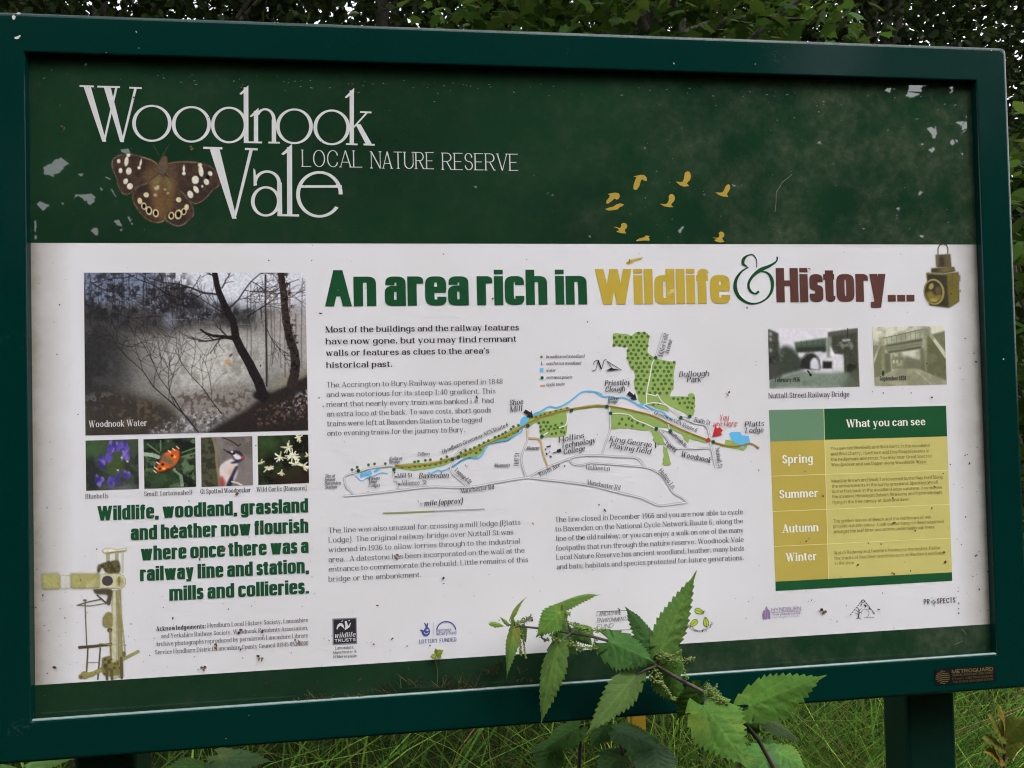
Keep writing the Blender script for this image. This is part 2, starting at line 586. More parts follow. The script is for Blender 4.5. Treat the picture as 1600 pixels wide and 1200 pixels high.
# ------------------------------------------------------------------ painting small pictures (the printed photographs) as coloured meshes
def vnoise(X, Y, sc, seed, octaves=4):
    out = np.zeros_like(X)
    amp, tot = 1.0, 0.0
    for o in range(octaves):
        g = np.random.default_rng(seed + o).random((64, 64))
        xs, ys = X / sc * 2 ** o + 7.3 * o, Y / sc * 2 ** o + 3.1 * o
        xi, yi = np.floor(xs).astype(int), np.floor(ys).astype(int)
        fx, fy = xs - xi, ys - yi
        fx, fy = fx * fx * (3 - 2 * fx), fy * fy * (3 - 2 * fy)
        G = lambda i, j: g[i % 64, j % 64]
        v = (G(xi, yi) * (1 - fx) + G(xi + 1, yi) * fx) * (1 - fy) + (G(xi, yi + 1) * (1 - fx) + G(xi + 1, yi + 1) * fx) * fy
        out += amp * v
        tot += amp
        amp *= .55
    return out / tot


class Paint:
    def __init__(self, quad, step):
        """quad: four pixel corners (tl, tr, br, bl); u runs 0..W, v 0..H in photo pixels"""
        self.q = [np.array(p, float) for p in quad]
        self.W = (np.linalg.norm(self.q[1] - self.q[0]) + np.linalg.norm(self.q[2] - self.q[3])) / 2
        self.H = (np.linalg.norm(self.q[3] - self.q[0]) + np.linalg.norm(self.q[2] - self.q[1])) / 2
        self.nx, self.ny = int(self.W / step) + 1, int(self.H / step) + 1
        u = np.linspace(0, 1, self.nx)
        v = np.linspace(0, 1, self.ny)
        U, Vv = np.meshgrid(u, v)
        tl, tr, br, bl = self.q
        self.PX = (tl[0] * (1 - U) + tr[0] * U) * (1 - Vv) + (bl[0] * (1 - U) + br[0] * U) * Vv
        self.PY = (tl[1] * (1 - U) + tr[1] * U) * (1 - Vv) + (bl[1] * (1 - U) + br[1] * U) * Vv
        self.U, self.V = U, Vv
        self.C = np.zeros((self.ny, self.nx, 3))
        self.A = np.ones((self.ny, self.nx))
        self.step = step

    def map(self, f):           # tool to read coordinates off an enlarged crop
        self.f = f
        return self

    def P(self, p):
        return self.f(p) if hasattr(self, 'f') else p

    def soft(self, M, r):
        r = int(round(r / self.step))
        for _ in range(2):
            if r < 1:
                return M
            for ax in (0, 1):
                k = np.pad(M, [(r + 1, r) if i == ax else (0, 0) for i in (0, 1)], mode='edge').cumsum(ax)
                M = (k.take(range(2 * r + 1, k.shape[ax]), ax) - k.take(range(0, k.shape[ax] - 2 * r - 1), ax)) / (2 * r + 1)
        return M

    def put(self, M, col, alpha=1.0, cut=False):
        M = np.clip(M * alpha, 0, 1)
        self.C = self.C * (1 - M[..., None]) + np.asarray(col, float) * M[..., None]
        if cut:
            self.A = np.maximum(self.A, M)

    def mask(self, pts):
        acc = np.zeros_like(self.PX)
        q = self.step / 4
        n = len(pts)
        for ox, oy in ((-q, -q), (q, -q), (-q, q), (q, q)):
            X, Y = self.PX + ox, self.PY + oy
            ins = np.zeros(X.shape, bool)
            for i in range(n):
                x0, y0 = pts[i]
                x1, y1 = pts[(i + 1) % n]
                if y0 == y1:
                    continue
                c = ((y0 > Y) != (y1 > Y)) & (X < (x1 - x0) * (Y - y0) / (y1 - y0) + x0)
                ins ^= c
            acc += ins
        return acc / 4

    def poly(self, pts, col, alpha=1.0, soft=0, cut=False):
        self.put(self.soft(self.mask([self.P(p) for p in pts]), soft), col, alpha, cut)

    def blob(self, pts, col, alpha=1.0, soft=0, cut=False):
        self.poly(curve_pts(list(pts) + [pts[0]], 6), col, alpha, soft, cut)

    def ell(self, cx, cy, rx, ry, col, alpha=1.0, rot=0, edge=.6, cut=False, mul=1.0):
        (cx, cy) = self.P((cx, cy))
        c, s = math.cos(R(rot)), math.sin(R(rot))
        X, Y = self.PX - cx, self.PY - cy
        d = np.sqrt(((X * c + Y * s) / rx) ** 2 + ((-X * s + Y * c) / ry) ** 2)
        e = edge / max(.4, min(rx, ry))
        self.put(np.clip((1 + e / 2 - d) / e, 0, 1), col, alpha, cut)

    def line(self, pts, w, col, alpha=1.0, w1=None, cut=False, soft=.8):
        pts = [self.P(p) for p in pts]
        M = np.zeros_like(self.PX)
        n = len(pts) - 1
        for i in range(n):
            (x0, y0), (x1, y1) = pts[i], pts[i + 1]
            wa = w if w1 is None else w + (w1 - w) * (i + .5) / n
            dx, dy = x1 - x0, y1 - y0
            L2 = dx * dx + dy * dy or 1e-9
            t = np.clip(((self.PX - x0) * dx + (self.PY - y0) * dy) / L2, 0, 1)
            d = np.hypot(self.PX - x0 - t * dx, self.PY - y0 - t * dy)
            wa2 = max(wa, .9)
            M = np.maximum(M, np.clip((wa2 / 2 + soft / 2 - d) / soft, 0, 1) * (wa / wa2))
        self.put(M, col, alpha, cut)

    def grain(self, amp, sc, seed):
        self.C = np.clip(self.C * (1 + amp * (vnoise(self.PX, self.PY, sc, seed)[..., None] - .5) * 2), 0, 255)

    def noisemix(self, col, sc, seed, lo=.45, hi=.65, alpha=1.0, M=None):
        n = np.clip((vnoise(self.PX, self.PY, sc, seed) - lo) / (hi - lo), 0, 1)
        if M is not None:
            n = n * M
        self.put(n, col, alpha)

    def build(self, name, parent, k=3, mat=None):
        P = at_np(self.PX, self.PY, lay(k)).reshape(-1, 3)
        C = np.concatenate([np.clip(lin(self.C) * KP, 0, .9), self.A[..., None]], -1).reshape(-1, 4)
        idx = np.arange(self.nx * self.ny).reshape(self.ny, self.nx)
        F = np.stack([idx[:-1, :-1], idx[1:, :-1], idx[1:, 1:], idx[:-1, 1:]], -1).reshape(-1, 4)
        if self.A.min() < 1:
            keep = self.A.reshape(-1)[F].max(1) > .01
            F = F[keep]
            used = np.unique(F)
            re = -np.ones(len(P), int)
            re[used] = np.arange(len(used))
            P, C, F = P[used], C[used], re[F]
        return fast_mesh(name, P, F, mat or picture_mat(), parent, C)
# ------------------------------------------------------------------ the sign
W2, H2, FW, FD = 0.6, 0.7687 / 2, 0.0470, 0.055


def paint_mat(name, base, rough=0.12):
    m, nt, p = new_mat(name)
    geo = nt.nodes.new("ShaderNodeNewGeometry")
    n = noise_node(nt, 420.0, 2.0, 0.5, geo.outputs["Position"])         # orange peel of the powder coat
    b = nt.nodes.new("ShaderNodeBump")
    b.inputs["Strength"].default_value = 0.10
    b.inputs["Distance"].default_value = 0.0012
    nt.links.new(n.outputs["Fac"], b.inputs["Height"])
    nt.links.new(b.outputs["Normal"], p.inputs["Normal"])
    n2 = noise_node(nt, 14.0, 8.0, 0.75, geo.outputs["Position"])        # chalky weathering in patches
    n3 = noise_node(nt, 230.0, 4.0, 0.7, geo.outputs["Position"])
    r2 = ramp(nt, n2.outputs["Fac"], [(0.60, 0.0), (0.70, 1.0)])
    r3 = ramp(nt, n3.outputs["Fac"], [(0.50, 0.0), (0.66, 1.0)])
    mu = nt.nodes.new("ShaderNodeMath")
    mu.operation = 'MULTIPLY'
    nt.links.new(r2.outputs["Color"], mu.inputs[0])
    nt.links.new(r3.outputs["Color"], mu.inputs[1])
    mu2 = nt.nodes.new("ShaderNodeMath")
    mu2.operation = 'MULTIPLY'
    nt.links.new(mu.outputs[0], mu2.inputs[0])
    mu2.inputs[1].default_value = 0.55
    nt.links.new(mix_col(nt, mu2.outputs[0], base, (0.085, 0.12, 0.115)), p.inputs["Base Color"])
    p.inputs["Roughness"].default_value = rough
    p.inputs["IOR"].default_value = 1.42
    return m


M_FRAME = paint_mat("green_powder_coat", (0.0006, 0.0245, 0.0200))

sign = empty("information_board", (0, 0.03, ZC - H2 - FW),
             label="green framed nature reserve information board with map, photos and text", cat="information board")


def rrect(o, y, ob=0.0, r=0.0):
    """rounded rectangle o outside the opening (bottom rail shifted by ob)"""
    x0, x1, z0, z1 = -W2 - o, W2 + o, ZC - H2 - o - ob, ZC + H2 + o
    P = []
    for cx, cz, a0 in ((x1 - r, z1 - r, 0), (x0 + r, z1 - r, 90), (x0 + r, z0 + r, 180), (x1 - r, z0 + r, 270)):
        for k in range(6):
            a = R(a0 + k * 18)
            P.append((cx + r * math.cos(a), y, cz + r * math.sin(a)))
    return P


rings = [rrect(0.0012, FD, .010, 1e-4), rrect(0.0, 0.017, .0105, 1e-4), rrect(0.0, 0.0016, 0.0004, 1e-4), rrect(0.0005, 0.0005, 0, 3e-4), rrect(0.0016, 0.0, 0, 1e-3),
         *[rrect(FW - .0055 * (1 - math.sin(R(q))), .0055 * (1 - math.cos(R(q))), 0, 7e-3) for q in (0, 18, 36, 54, 72, 90)], rrect(FW, FD, 0, 7e-3)]
V = [v for r_ in rings for v in r_]
n_ = len(rings[0])
F = []
for i in range(len(rings)):
    j = (i + 1) % len(rings)
    for k in range(n_):
        l = (k + 1) % n_
        F.append((i * n_ + k, j * n_ + k, j * n_ + l, i * n_ + l))
frame = mesh_obj("frame", V, F, M_FRAME, sign)

# strip added along the lip; its pale colour stands in for a highlight
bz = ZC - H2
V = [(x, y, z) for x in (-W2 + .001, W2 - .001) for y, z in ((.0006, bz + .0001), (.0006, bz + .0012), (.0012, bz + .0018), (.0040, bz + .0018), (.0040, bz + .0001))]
mbd, nbd, pbd = new_mat("lip_highlight_grey")
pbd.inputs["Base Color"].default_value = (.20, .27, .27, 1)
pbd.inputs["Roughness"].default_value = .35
mesh_obj("lip_highlight", V, [(i, (i + 1) % 5, 5 + (i + 1) % 5, 5 + i) for i in range(5)] + [(0, 1, 2, 3, 4), (9, 8, 7, 6, 5)], mbd, sign)

# posts behind the frame
M_POST = paint_mat("green_post_paint", (0.0016, 0.020, 0.013), 0.35)


def post(pxa, pxb, pyy, y0, y1):
    xa, xb = at(pxa, pyy, y0).x, at(pxb, pyy, y0).x
    r = .006
    pts = []
    for cx, cy, a0 in ((xb - r, y1 - r, 0), (xa + r, y1 - r, 90), (xa + r, y0 + r, 180), (xb - r, y0 + r, 270)):
        pts += [(cx + r * math.cos(R(a0 + 30 * k)), cy + r * math.sin(R(a0 + 30 * k))) for k in range(4)]
    n = len(pts)
    V = [(x, y, -0.2) for x, y in pts] + [(x, y, ZC + H2 + .03) for x, y in pts]
    F = [(i, (i + 1) % n, n + (i + 1) % n, n + i) for i in range(n)] + [tuple(range(n, 2 * n))]
    return mesh_obj("post", V, F, M_POST, sign)


post(1418, 1495, 1150, 0.056, 0.113)
post(115, 211, 1190, 0.056, 0.116)

# white printed sheet, grimy where it meets the frame
m, nt, p = new_mat("white_printed_sheet")
geo = nt.nodes.new("ShaderNodeNewGeometry")
sep = nt.nodes.new("ShaderNodeSeparateXYZ")
nt.links.new(geo.outputs["Position"], sep.inputs[0])


def mth(op, a, b=None, c=None):
    q = nt.nodes.new("ShaderNodeMath")
    q.operation = op
    for i, v in enumerate((a, b, c)):
        if v is None:
            continue
        if isinstance(v, (int, float)):
            q.inputs[i].default_value = v
        else:
            nt.links.new(v, q.inputs[i])
    return q.outputs[0]


ex = mth('SUBTRACT', W2, mth('ABSOLUTE', sep.outputs[0]))           # distance to the side rails
nz = noise_node(nt, 30.0, 5.0, 0.7, geo.outputs["Position"])
nb = noise_node(nt, 4.0, 3.0, 0.5, geo.outputs["Position"])
edge = mth('ADD', ex, mth('MULTIPLY', mth('SUBTRACT', nz.outputs["Fac"], 0.5), 0.016))
er = ramp(nt, edge, [(0.0, 1.0), (0.012, 0.55), (0.045, 0.0)])
br = ramp(nt, nb.outputs["Fac"], [(0.30, 0.0), (0.72, 1.0)])
c1 = mix_col(nt, br.outputs["Color"], (0.80, 0.782, 0.825), (0.725, 0.702, 0.73))
c2 = mix_col(nt, mth('MULTIPLY', er.outputs["Color"], 0.85), c1, (0.23, 0.19, 0.13))
nt.links.new(c2, p.inputs["Base Color"])
p.inputs["Roughness"].default_value = 0.012
p.inputs["IOR"].default_value = PRINT_IOR
M_SHEET = m
e_ = 0.008
sheet = mesh_obj("display_sheet", [(-W2 - e_, D, ZC - H2 - e_), (W2 + e_, D, ZC - H2 - e_), (W2 + e_, D, ZC + H2 + e_), (-W2 - e_, D, ZC + H2 + e_)], [(0, 1, 2, 3)], M_SHEET, sign)


# ---- green bands: weathered print with algae bloom, dust and painted reflection haze
def band_mat():
    m, nt, p = new_mat("green_print_band")
    geo = nt.nodes.new("ShaderNodeNewGeometry")
    base, lo = alb(27, 56, 36, 1.1), alb(21, 45, 30, 1.1)
    n1 = noise_node(nt, 5.0, 5.0, 0.6, geo.outputs["Position"])
    n2 = noise_node(nt, 11.0, 9.0, 0.72, geo.outputs["Position"])
    n3 = noise_node(nt, 60.0, 4.0, 0.7, geo.outputs["Position"])
    r1 = ramp(nt, n1.outputs["Fac"], [(0.35, 0.0), (0.7, 1.0)])
    r2 = ramp(nt, n2.outputs["Fac"], [(0.40, 0.0), (0.68, 1.0)])
    r3 = ramp(nt, n3.outputs["Fac"], [(0.35, 0.2), (0.7, 1.0)])
    # algae film, strengthened rightwards to paint in the cloudy reflection
    sp = nt.nodes.new("ShaderNodeSeparateXYZ")
    nt.links.new(geo.outputs["Position"], sp.inputs[0])
    mr = nt.nodes.new("ShaderNodeMapRange")
    nt.links.new(sp.outputs[0], mr.inputs["Value"])
    for k, v in (("From Min", -0.05), ("From Max", 0.4), ("To Min", 0.3), ("To Max", 1.5)):
        mr.inputs[k].default_value = v
    q = nt.nodes.new("ShaderNodeMath"); q.operation = 'MULTIPLY'
    nt.links.new(r2.outputs["Color"], q.inputs[0]); nt.links.new(r3.outputs["Color"], q.inputs[1])
    q2 = nt.nodes.new("ShaderNodeMath"); q2.operation = 'MULTIPLY'
    nt.links.new(q.outputs[0], q2.inputs[0]); nt.links.new(mr.outputs[0], q2.inputs[1])
    c = mix_col(nt, r1.outputs["Color"], lo, base)
    c = mix_col(nt, q2.outputs[0], c, alb(66, 76, 60, 1.1))
    nt.links.new(c, p.inputs["Base Color"])
    p.inputs["Roughness"].default_value = 0.012
    p.inputs["IOR"].default_value = PRINT_IOR
    return m


M_BAND = band_mat()


def quad_on(name, pts, mat, k, parent=sign, label=None):
    f = Flat(k)
    f.concave(pts)
    o = f.build(name, mat, parent)
    if label:
        o["label"] = label
    return o


def band(zlo, zhi, name):
    y = lay(1)
    return mesh_obj(name, [(-W2 - e_, y, zlo), (W2 + e_, y, zlo), (W2 + e_, y, zhi), (-W2 - e_, y, zhi)], [(0, 1, 2, 3)], M_BAND, sign)


zh = (at(60, 378, lay(1)).z + at(800, 381, lay(1)).z + at(1500, 383.2, lay(1)).z) / 3
zf = (at(60, 1069, lay(1)).z + at(620, 1035, lay(1)).z + at(1540, 976, lay(1)).z) / 3
header = band(zh, ZC + H2 + e_, "header_band")
footer = band(ZC - H2 - e_, zf, "footer_band")

M_WHITE = print_mat("white_ink", (0.66, 0.65, 0.66), .04)
M_GREENINK = print_mat("dark_green_ink", alb(28, 70, 44), .18)
M_GOLDINK = print_mat("gold_ink", alb(172, 148, 60), .08)
M_BROWNINK = print_mat("brown_ink", alb(84, 56, 52), .2)
M_BLACKINK = print_mat("black_ink", alb(42, 40, 46), .10)
M_GREYINK = print_mat("grey_ink", alb(66, 64, 71), .15)
M_FAINTINK = print_mat("faded_grey_ink", alb(92, 89, 95), .15)
M_CREAM = print_mat("cream_ink", alb(222, 218, 196), .04)
M_OLIVEINK = print_mat("olive_brown_ink", alb(118, 108, 66), .12)
M_REDINK = print_mat("red_ink", alb(176, 48, 52), .08)
M_BLUEINK = print_mat("navy_ink", alb(66, 78, 138), .08)
M_PURPLEINK = print_mat("purple_ink", alb(112, 92, 140), .08)

# ---- title "Woodnook Vale"
T = Flat(3)
z3 = lambda x, y: (x / 3.0, y / 3.0)                  # crop (0,0) enlarged 3x
z3b = lambda x, y: (400 + x / 3.0, 80 + y / 3.0)


def dstroke(f, a, b, hw, hw2=None, fn=z3):
    (x0, y0), (x1, y1) = a, b
    h2 = hw if hw2 is None else hw2
    f.poly([fn(x0 - hw, y0), fn(x0 + hw, y0), fn(x1 + h2, y1), fn(x1 - h2, y1)])


def oval(f, cx, cy, rx, ry, wx, wy, fn=z3, a0=0, a1=360):
    y = f.depth()
    i = len(f.V)
    n = 56
    for k in range(n + 1):
        a = R(a0 + (a1 - a0) * k / n)
        for s in (-.5, .5):
            f.V.append(at(*fn(cx + (rx + s * wx) * math.cos(a), cy - (ry + s * wy) * math.sin(a)), y))
    f.F += [[i + 2 * k, i + 2 * k + 1, i + 2 * k + 3, i + 2 * k + 2] for k in range(n)]


def bar(f, x0, y0, x1, y1, h, fn=z3):
    f.poly([fn(x0, y0 - h), fn(x1, y1 - h), fn(x1, y1 + h), fn(x0, y0 + h)])


# W
dstroke(T, (408, 404), (489, 664), 17, 9)
dstroke(T, (546, 408), (490, 656), 5, 5)
dstroke(T, (502, 406), (573, 666), 16, 9)
dstroke(T, (636, 412), (576, 656), 6, 5)
bar(T, 373, 403, 440, 405, 4)
bar(T, 456, 406, 562, 408, 4)
bar(T, 606, 411, 665, 413, 4)
# o o
oval(T, 712, 578, 84, 82, 17, 9)
oval(T, 897, 583, 83, 81, 17, 9)
# d
oval(T, 1074, 586, 77, 81, 16, 9)
dstroke(T, (1153, 410), (1154, 668), 11)
T.poly([z3(1122, 440), z3(1164, 400), z3(1164, 420), z3(1130, 444)])
bar(T, 1143, 666, 1228, 668, 4)
# n
dstroke(T, (1200, 520), (1200, 666), 10)
T.poly([z3(1170, 545), z3(1212, 505), z3(1212, 525), z3(1178, 549)])
oval(T, 1243, 562, 41, 50, 16, 9, a0=0, a1=150)
dstroke(T, (1284, 560), (1284, 668), 10)
bar(T, 1258, 668, 1312, 669, 4)
# o o k
oval(T, 180, 352, 78, 79, 17, 9, z3b)
oval(T, 355, 357, 77, 79, 17, 9, z3b)
dstroke(T, (449, 184), (449, 437), 10, fn=z3b)
T.poly([z3b(416, 216), z3b(460, 172), z3b(460, 193), z3b(424, 220)])
bar(T, 422, 435, 476, 437, 4, z3b)
dstroke(T, (520, 288), (455, 360), 5, fn=z3b)
dstroke(T, (478, 342), (530, 437), 12, 14, fn=z3b)
bar(T, 488, 285, 541, 287, 4, z3b)
bar(T, 504, 437, 556, 439, 4, z3b)
# V
dstroke(T, (1005, 695), (1099, 1025), 23, 10)
dstroke(T, (1178, 700), (1102, 1012), 8, 6)
bar(T, 953, 693, 1042, 695, 5)
bar(T, 1148, 698, 1208, 700, 5)
# a
oval(T, 1246, 944, 61, 66, 17, 10)
oval(T, 1252, 858, 56, 54, 17, 11, a0=0, a1=172)
T.poly([z3(1188, 788), z3(1196, 796), z3(1205, 868), z3(1189, 872)])
dstroke(T, (1310, 856), (1312, 1010), 11)
bar(T, 1300, 1008, 1402, 1010, 5)
# l
dstroke(T, (1357, 690), (1358, 1010), 12)
T.poly([z3(1318, 722), z3(1369, 674), z3(1369, 700), z3(1328, 727)])
# e
oval(T, 297, 671, 100, 103, 18, 12, z3b, a0=0, a1=325)
bar(T, 202, 634, 402, 634, 6, z3b)
T.poly([z3b(383, 610), z3b(404, 638), z3b(390, 640), z3b(372, 632)])
title = T.build("title_lettering", M_WHITE, sign)
text("subtitle_lettering", [("LOCAL", 472, 260.5, 566), ("NATURE", 579.5, 263, 678), ("RESERVE", 691, 265.2, 809.5)], 'roman', 19, M_WHITE, sign, 3, 9, split=True)

# ---- birds flying across the header
z8 = lambda x, y: (800 + x / 2.0, y / 2.0)
zq = lambda x, y: (930 + x / 5.2917, 250 + y / 5.2917)
BIRDS = [
    [(315, 135), (345, 130), (375, 122), (405, 125), (425, 145), (428, 172), (410, 172), (385, 158), (375, 180), (365, 215), (345, 245), (328, 248), (315, 235), (318, 205), (332, 165), (340, 142)],
    [(105, 282), (130, 275), (165, 270), (195, 275), (205, 295), (195, 318), (180, 328), (160, 318), (135, 340), (105, 362), (90, 355), (95, 335), (115, 310), (122, 292)],
    [(80, 405), (120, 392), (150, 385), (175, 368), (205, 358), (235, 365), (230, 380), (205, 388), (185, 408), (150, 415), (110, 418)],
    [(668, 178), (700, 182), (722, 180), (732, 160), (738, 130), (742, 105), (765, 92), (785, 105), (792, 135), (785, 165), (765, 182), (758, 195), (778, 215), (735, 220), (700, 208)],
    [(535, 362), (585, 365), (600, 352), (610, 330), (608, 300), (620, 283), (640, 282), (655, 297), (660, 320), (650, 342), (632, 360), (628, 372), (648, 390), (610, 390), (570, 382)],
    [(995, 268), (1040, 270), (1055, 265), (1068, 245), (1078, 218), (1098, 200), (1115, 208), (1116, 235), (1102, 262), (1088, 280), (1100, 305), (1060, 302), (1025, 290)],
    [(150, 553), (175, 553), (190, 560), (205, 562), (215, 550), (215, 530), (230, 520), (250, 522), (265, 540), (262, 560), (245, 575), (245, 590), (257, 607), (215, 605), (180, 595), (175, 588), (200, 582), (185, 565)],
    [(338, 665), (365, 648), (390, 642), (405, 640), (415, 625), (455, 628), (440, 640), (450, 655), (448, 668), (405, 665), (375, 668), (345, 672)],
    [(968, 640), (1000, 643), (1015, 642), (1028, 630), (1022, 605), (1035, 592), (1055, 595), (1068, 612), (1065, 632), (1050, 645), (1055, 660), (1070, 678), (1030, 682), (990, 670), (985, 660), (1010, 655)]]
M_BIRD = print_mat("ochre_bird_ink", alb(158, 134, 58), .08)
for b in BIRDS:
    quad_on("bird_silhouette", [zq(*q) for q in b], M_BIRD, 3)
quad_on("bird_silhouette", [(978, 410), (990, 404.5), (1005, 402), (1002, 405.5), (992, 408), (984, 413), (979, 412.5)], M_GOLDINK, 3)

# ---- headline
text("headline_lettering", [("An area rich in", 507.5, 478.8, 917.5)], 'impact', 46.5, M_GREENINK, sign, 3, 8)
text("headline_lettering", [("Wildlife", 930.5, 475.8, 1141)], 'impact', 45.5, M_GOLDINK, sign, 3, 8)
text("headline_lettering", [("History...", 1213.5, 472.4, 1429)], 'impact', 44, M_BROWNINK, sign, 3, 8)
A = Flat(3)
zam = lambda L: [(920 + x / 3.077, 390 + y / 3.077) for x, y in L]


def brush(f, pts, ws):
    c = curve_pts(zam(pts), 8)
    y = f.depth()
    i = len(f.V)
    n = len(c)
    for k, (x, yy) in enumerate(c):
        a, b = c[max(0, k - 1)], c[min(n - 1, k + 1)]
        L = math.hypot(b[0] - a[0], b[1] - a[1]) or 1
        w = np.interp(k / (n - 1), np.linspace(0, 1, len(ws)), ws) / 2 / 3.077
        nx, ny = -(b[1] - a[1]) / L * w, (b[0] - a[0]) / L * w
        f.V += [at(x + nx, yy + ny, y), at(x - nx, yy - ny, y)]
    f.F += [[i + 2 * k, i + 2 * k + 1, i + 2 * k + 3, i + 2 * k + 2] for k in range(n - 1)]


brush(A, [(807, 86), (806, 50), (790, 26), (765, 28), (745, 45), (742, 68), (762, 82)], [4, 5, 6, 7, 16, 14, 4])
brush(A, [(768, 84), (735, 105), (708, 145), (705, 190), (725, 230), (765, 256), (810, 258), (855, 235), (880, 195), (880, 145), (858, 112), (815, 102)], [4, 9, 15, 19, 17, 11, 7, 9, 14, 17, 10, 4])
brush(A, [(906, 34), (902, 56), (870, 78), (825, 98), (788, 128), (768, 165), (776, 198), (800, 212), (818, 200)], [8, 7, 13, 19, 14, 12, 12, 8, 12])
A.build("ampersand", M_GREENINK, sign)

# ---- paragraphs
text("introduction_lettering", [
    ("Most of the buildings and the railway features", 508.7, 519.5, 810.8),
    ("have now gone, but you may find remnant", 509, 538, 806.8),
    ("walls or features as clues to the area's", 509.6, 556.2, 764.7),
    ("historical past.", 510, 575, 613.2)], 'bold', 6.9, M_BLACKINK, sign, 3)
text("paragraph_lettering", [
    ("The Accrington to Bury Railway was opened in 1848", 510.3, 605.4, 785.5),
    ("and was notorious for its steep 1:40 gradient. This", 510.4, 620.5, 774.3),
    ("meant that nearly every train was banked i.e. had", 510.6, 635.7, 771.3),
    ("an extra loco at the back. To save costs, short goods", 511, 650.8, 767.3),
    ("trains were left at Baxenden Station to be tagged", 511.3, 665.9, 753.2),
    ("onto evening trains for the journey to Bury.", 511.5, 681, 726.5)], 'serif', 5.8, M_GREYINK, sign, 3)
text("paragraph_lettering", [
    ("The line was also unusual for crossing a mill lodge (Platts", 513.5, 832.8, 813.2),
    ("Lodge). The original railway bridge over Nuttall St was", 513.6, 847.8, 802),
    ("widened in 1936 to allow lorries through to the industrial", 513.6, 862.9, 812.7),
    ("area.  A datestone has been incorporated on the wall at the", 513.4, 878.2, 819.6),
    ("entrance to commemorate the rebuild. Little remains of this", 513.5, 893.4, 825.2),
    ("bridge or the embankment.", 513.5, 908.8, 658.5)], 'serif', 5.8, M_GREYINK, sign, 3)
text("paragraph_lettering", [
    ("The line closed in December 1966 and you are now able to cycle", 867.5, 816, 1160.8),
    ("to Baxenden on the National Cycle Network Route 6, along the", 867.8, 830.6, 1161),
    ("line of the old railway; or you can enjoy a walk on one of the many", 868.5, 845.4, 1161.5),
    ("footpaths that run through the nature reserve. Woodnook Vale", 868.8, 860.5, 1162),
    ("Local Nature Reserve has ancient woodland, heather, many birds", 869.5, 874.8, 1162.8),
    ("and bats; habitats and species protected for future generations.", 869.8, 889.6, 1162.2)], 'serif', 5.8, M_GREYINK, sign, 3)
text("slogan_lettering", [
    ("Wildlife, woodland, grassland", 152.1, 813.6, 481.6),
    ("and heather now flourish", 204.5, 844.2, 482),
    ("where once there was a", 220, 876, 482.3),
    ("railway line and station,", 218.8, 908.2, 483),
    ("mills and collieries.", 264.7, 938.8, 483)], 'impact', 18.2, M_GREENINK, sign, 3, over=dict(w=.84, sb=.18, a=.76, b=.52, cap=6.25, sp=1.5))
text("acknowledgement_lettering", [("Acknowledgements:", 243.8, 986, 321.5)], 'bold', 5.2, M_GREYINK, sign, 3, 4)
text("acknowledgement_lettering", [
    ("Hyndburn Local History Society, Lancashire", 324.4, 980.8, 481.5),
    ("and Yorkshire Railway Society, Woodnook Residents Association,", 251.8, 997.3, 481.5),
    ("Archive photographs reproduced by permission Lancashire Library", 243, 1010, 481.5),
    ("Service Hyndburn District, Lancashire County Council 01845 053 0000", 242.6, 1022.6, 481.8)], 'serif', 5.0, M_FAINTINK, sign, 3, 4)
text("caption_lettering", [
    ("Bluebells", 133.8, 779.2, 169.5), ("Small Tortoiseshell", 225.5, 775.4, 300.5), ("Gt Spotted Woodpecker", 313, 771.6, 392),
    ("Wild Garlic (Ramsons)", 401, 768.6, 479)], 'serif', 5.2, M_GREYINK, sign, 3, split=True)
text("caption_lettering", [("Nuttall Street Railway Bridge", 1200.8, 622.6, 1327.3)], 'serif', 6.0, M_BLACKINK, sign, 3, split=True)

# ---- table of the seasons
zt = lambda x, y: (1180 + x / 3.75, 620 + y / 3.75)
table = empty("season_table", (0, D, ZC))
table.parent = sign
table.matrix_parent_inverse = Matrix.Translation(-root_loc(sign))
M_TGREEN = print_mat("table_header_ink", alb(31, 76, 46), .1)
M_TSAGE = print_mat("table_sage_ink", alb(96, 126, 101), .05)
M_TGOLD = print_mat("table_gold_ink", alb(168, 150, 74), .05)
M_TPALE = print_mat("table_pale_gold_ink", alb(182, 172, 104), .05)
L = lambda a, b, t: (a[0] + (b[0] - a[0]) * t, a[1] + (b[1] - a[1]) * t)


def cell(name, a, b, c, d, m, k=2):
    quad_on(name, [zt(*a), zt(*b), zt(*c), zt(*d)], m, k, table)


cell("table_header", (80, 78), (402, 70), (407, 252), (88, 263), M_TSAGE)
cell("table_header", (402, 70), (1118, 52), (1125, 232), (407, 252), M_TGREEN)
cell("season_column", (88, 263), (407, 252), (430, 1068), (118, 1083), M_TGOLD)
cell("description_column", (407, 252), (1125, 232), (1153, 1028), (430, 1068), M_TPALE)
cell("table_footer", (118, 1083), (1153, 1028), (1155, 1078), (120, 1138), M_TGREEN)
G = Flat(3)
for a, b in (((95, 465), (1132, 430)), ((102, 672), (1140, 630)), ((110, 877), (1147, 828)), ((402, 70), (430, 1068))):
    G.line([zt(*a), zt(*b)], .75)
G.build("table_rule", print_mat("table_rule_ink", alb(206, 200, 140), .03), table)
text("season_lettering", [("What you can see", 1322.7, 667.8, 1445.9)], 'bold', 8.8, M_CREAM, table, 4, 6, split=True)
text("season_lettering", [("Spring", 1222.7, 724.2, 1270.1), ("Summer", 1218.1, 778.8, 1278.7), ("Autumn", 1222.7, 832.6, 1278.7), ("Winter", 1228.5, 877.4, 1276)], 'bold', 9.6, M_CREAM, table, 4, 6, split=True)
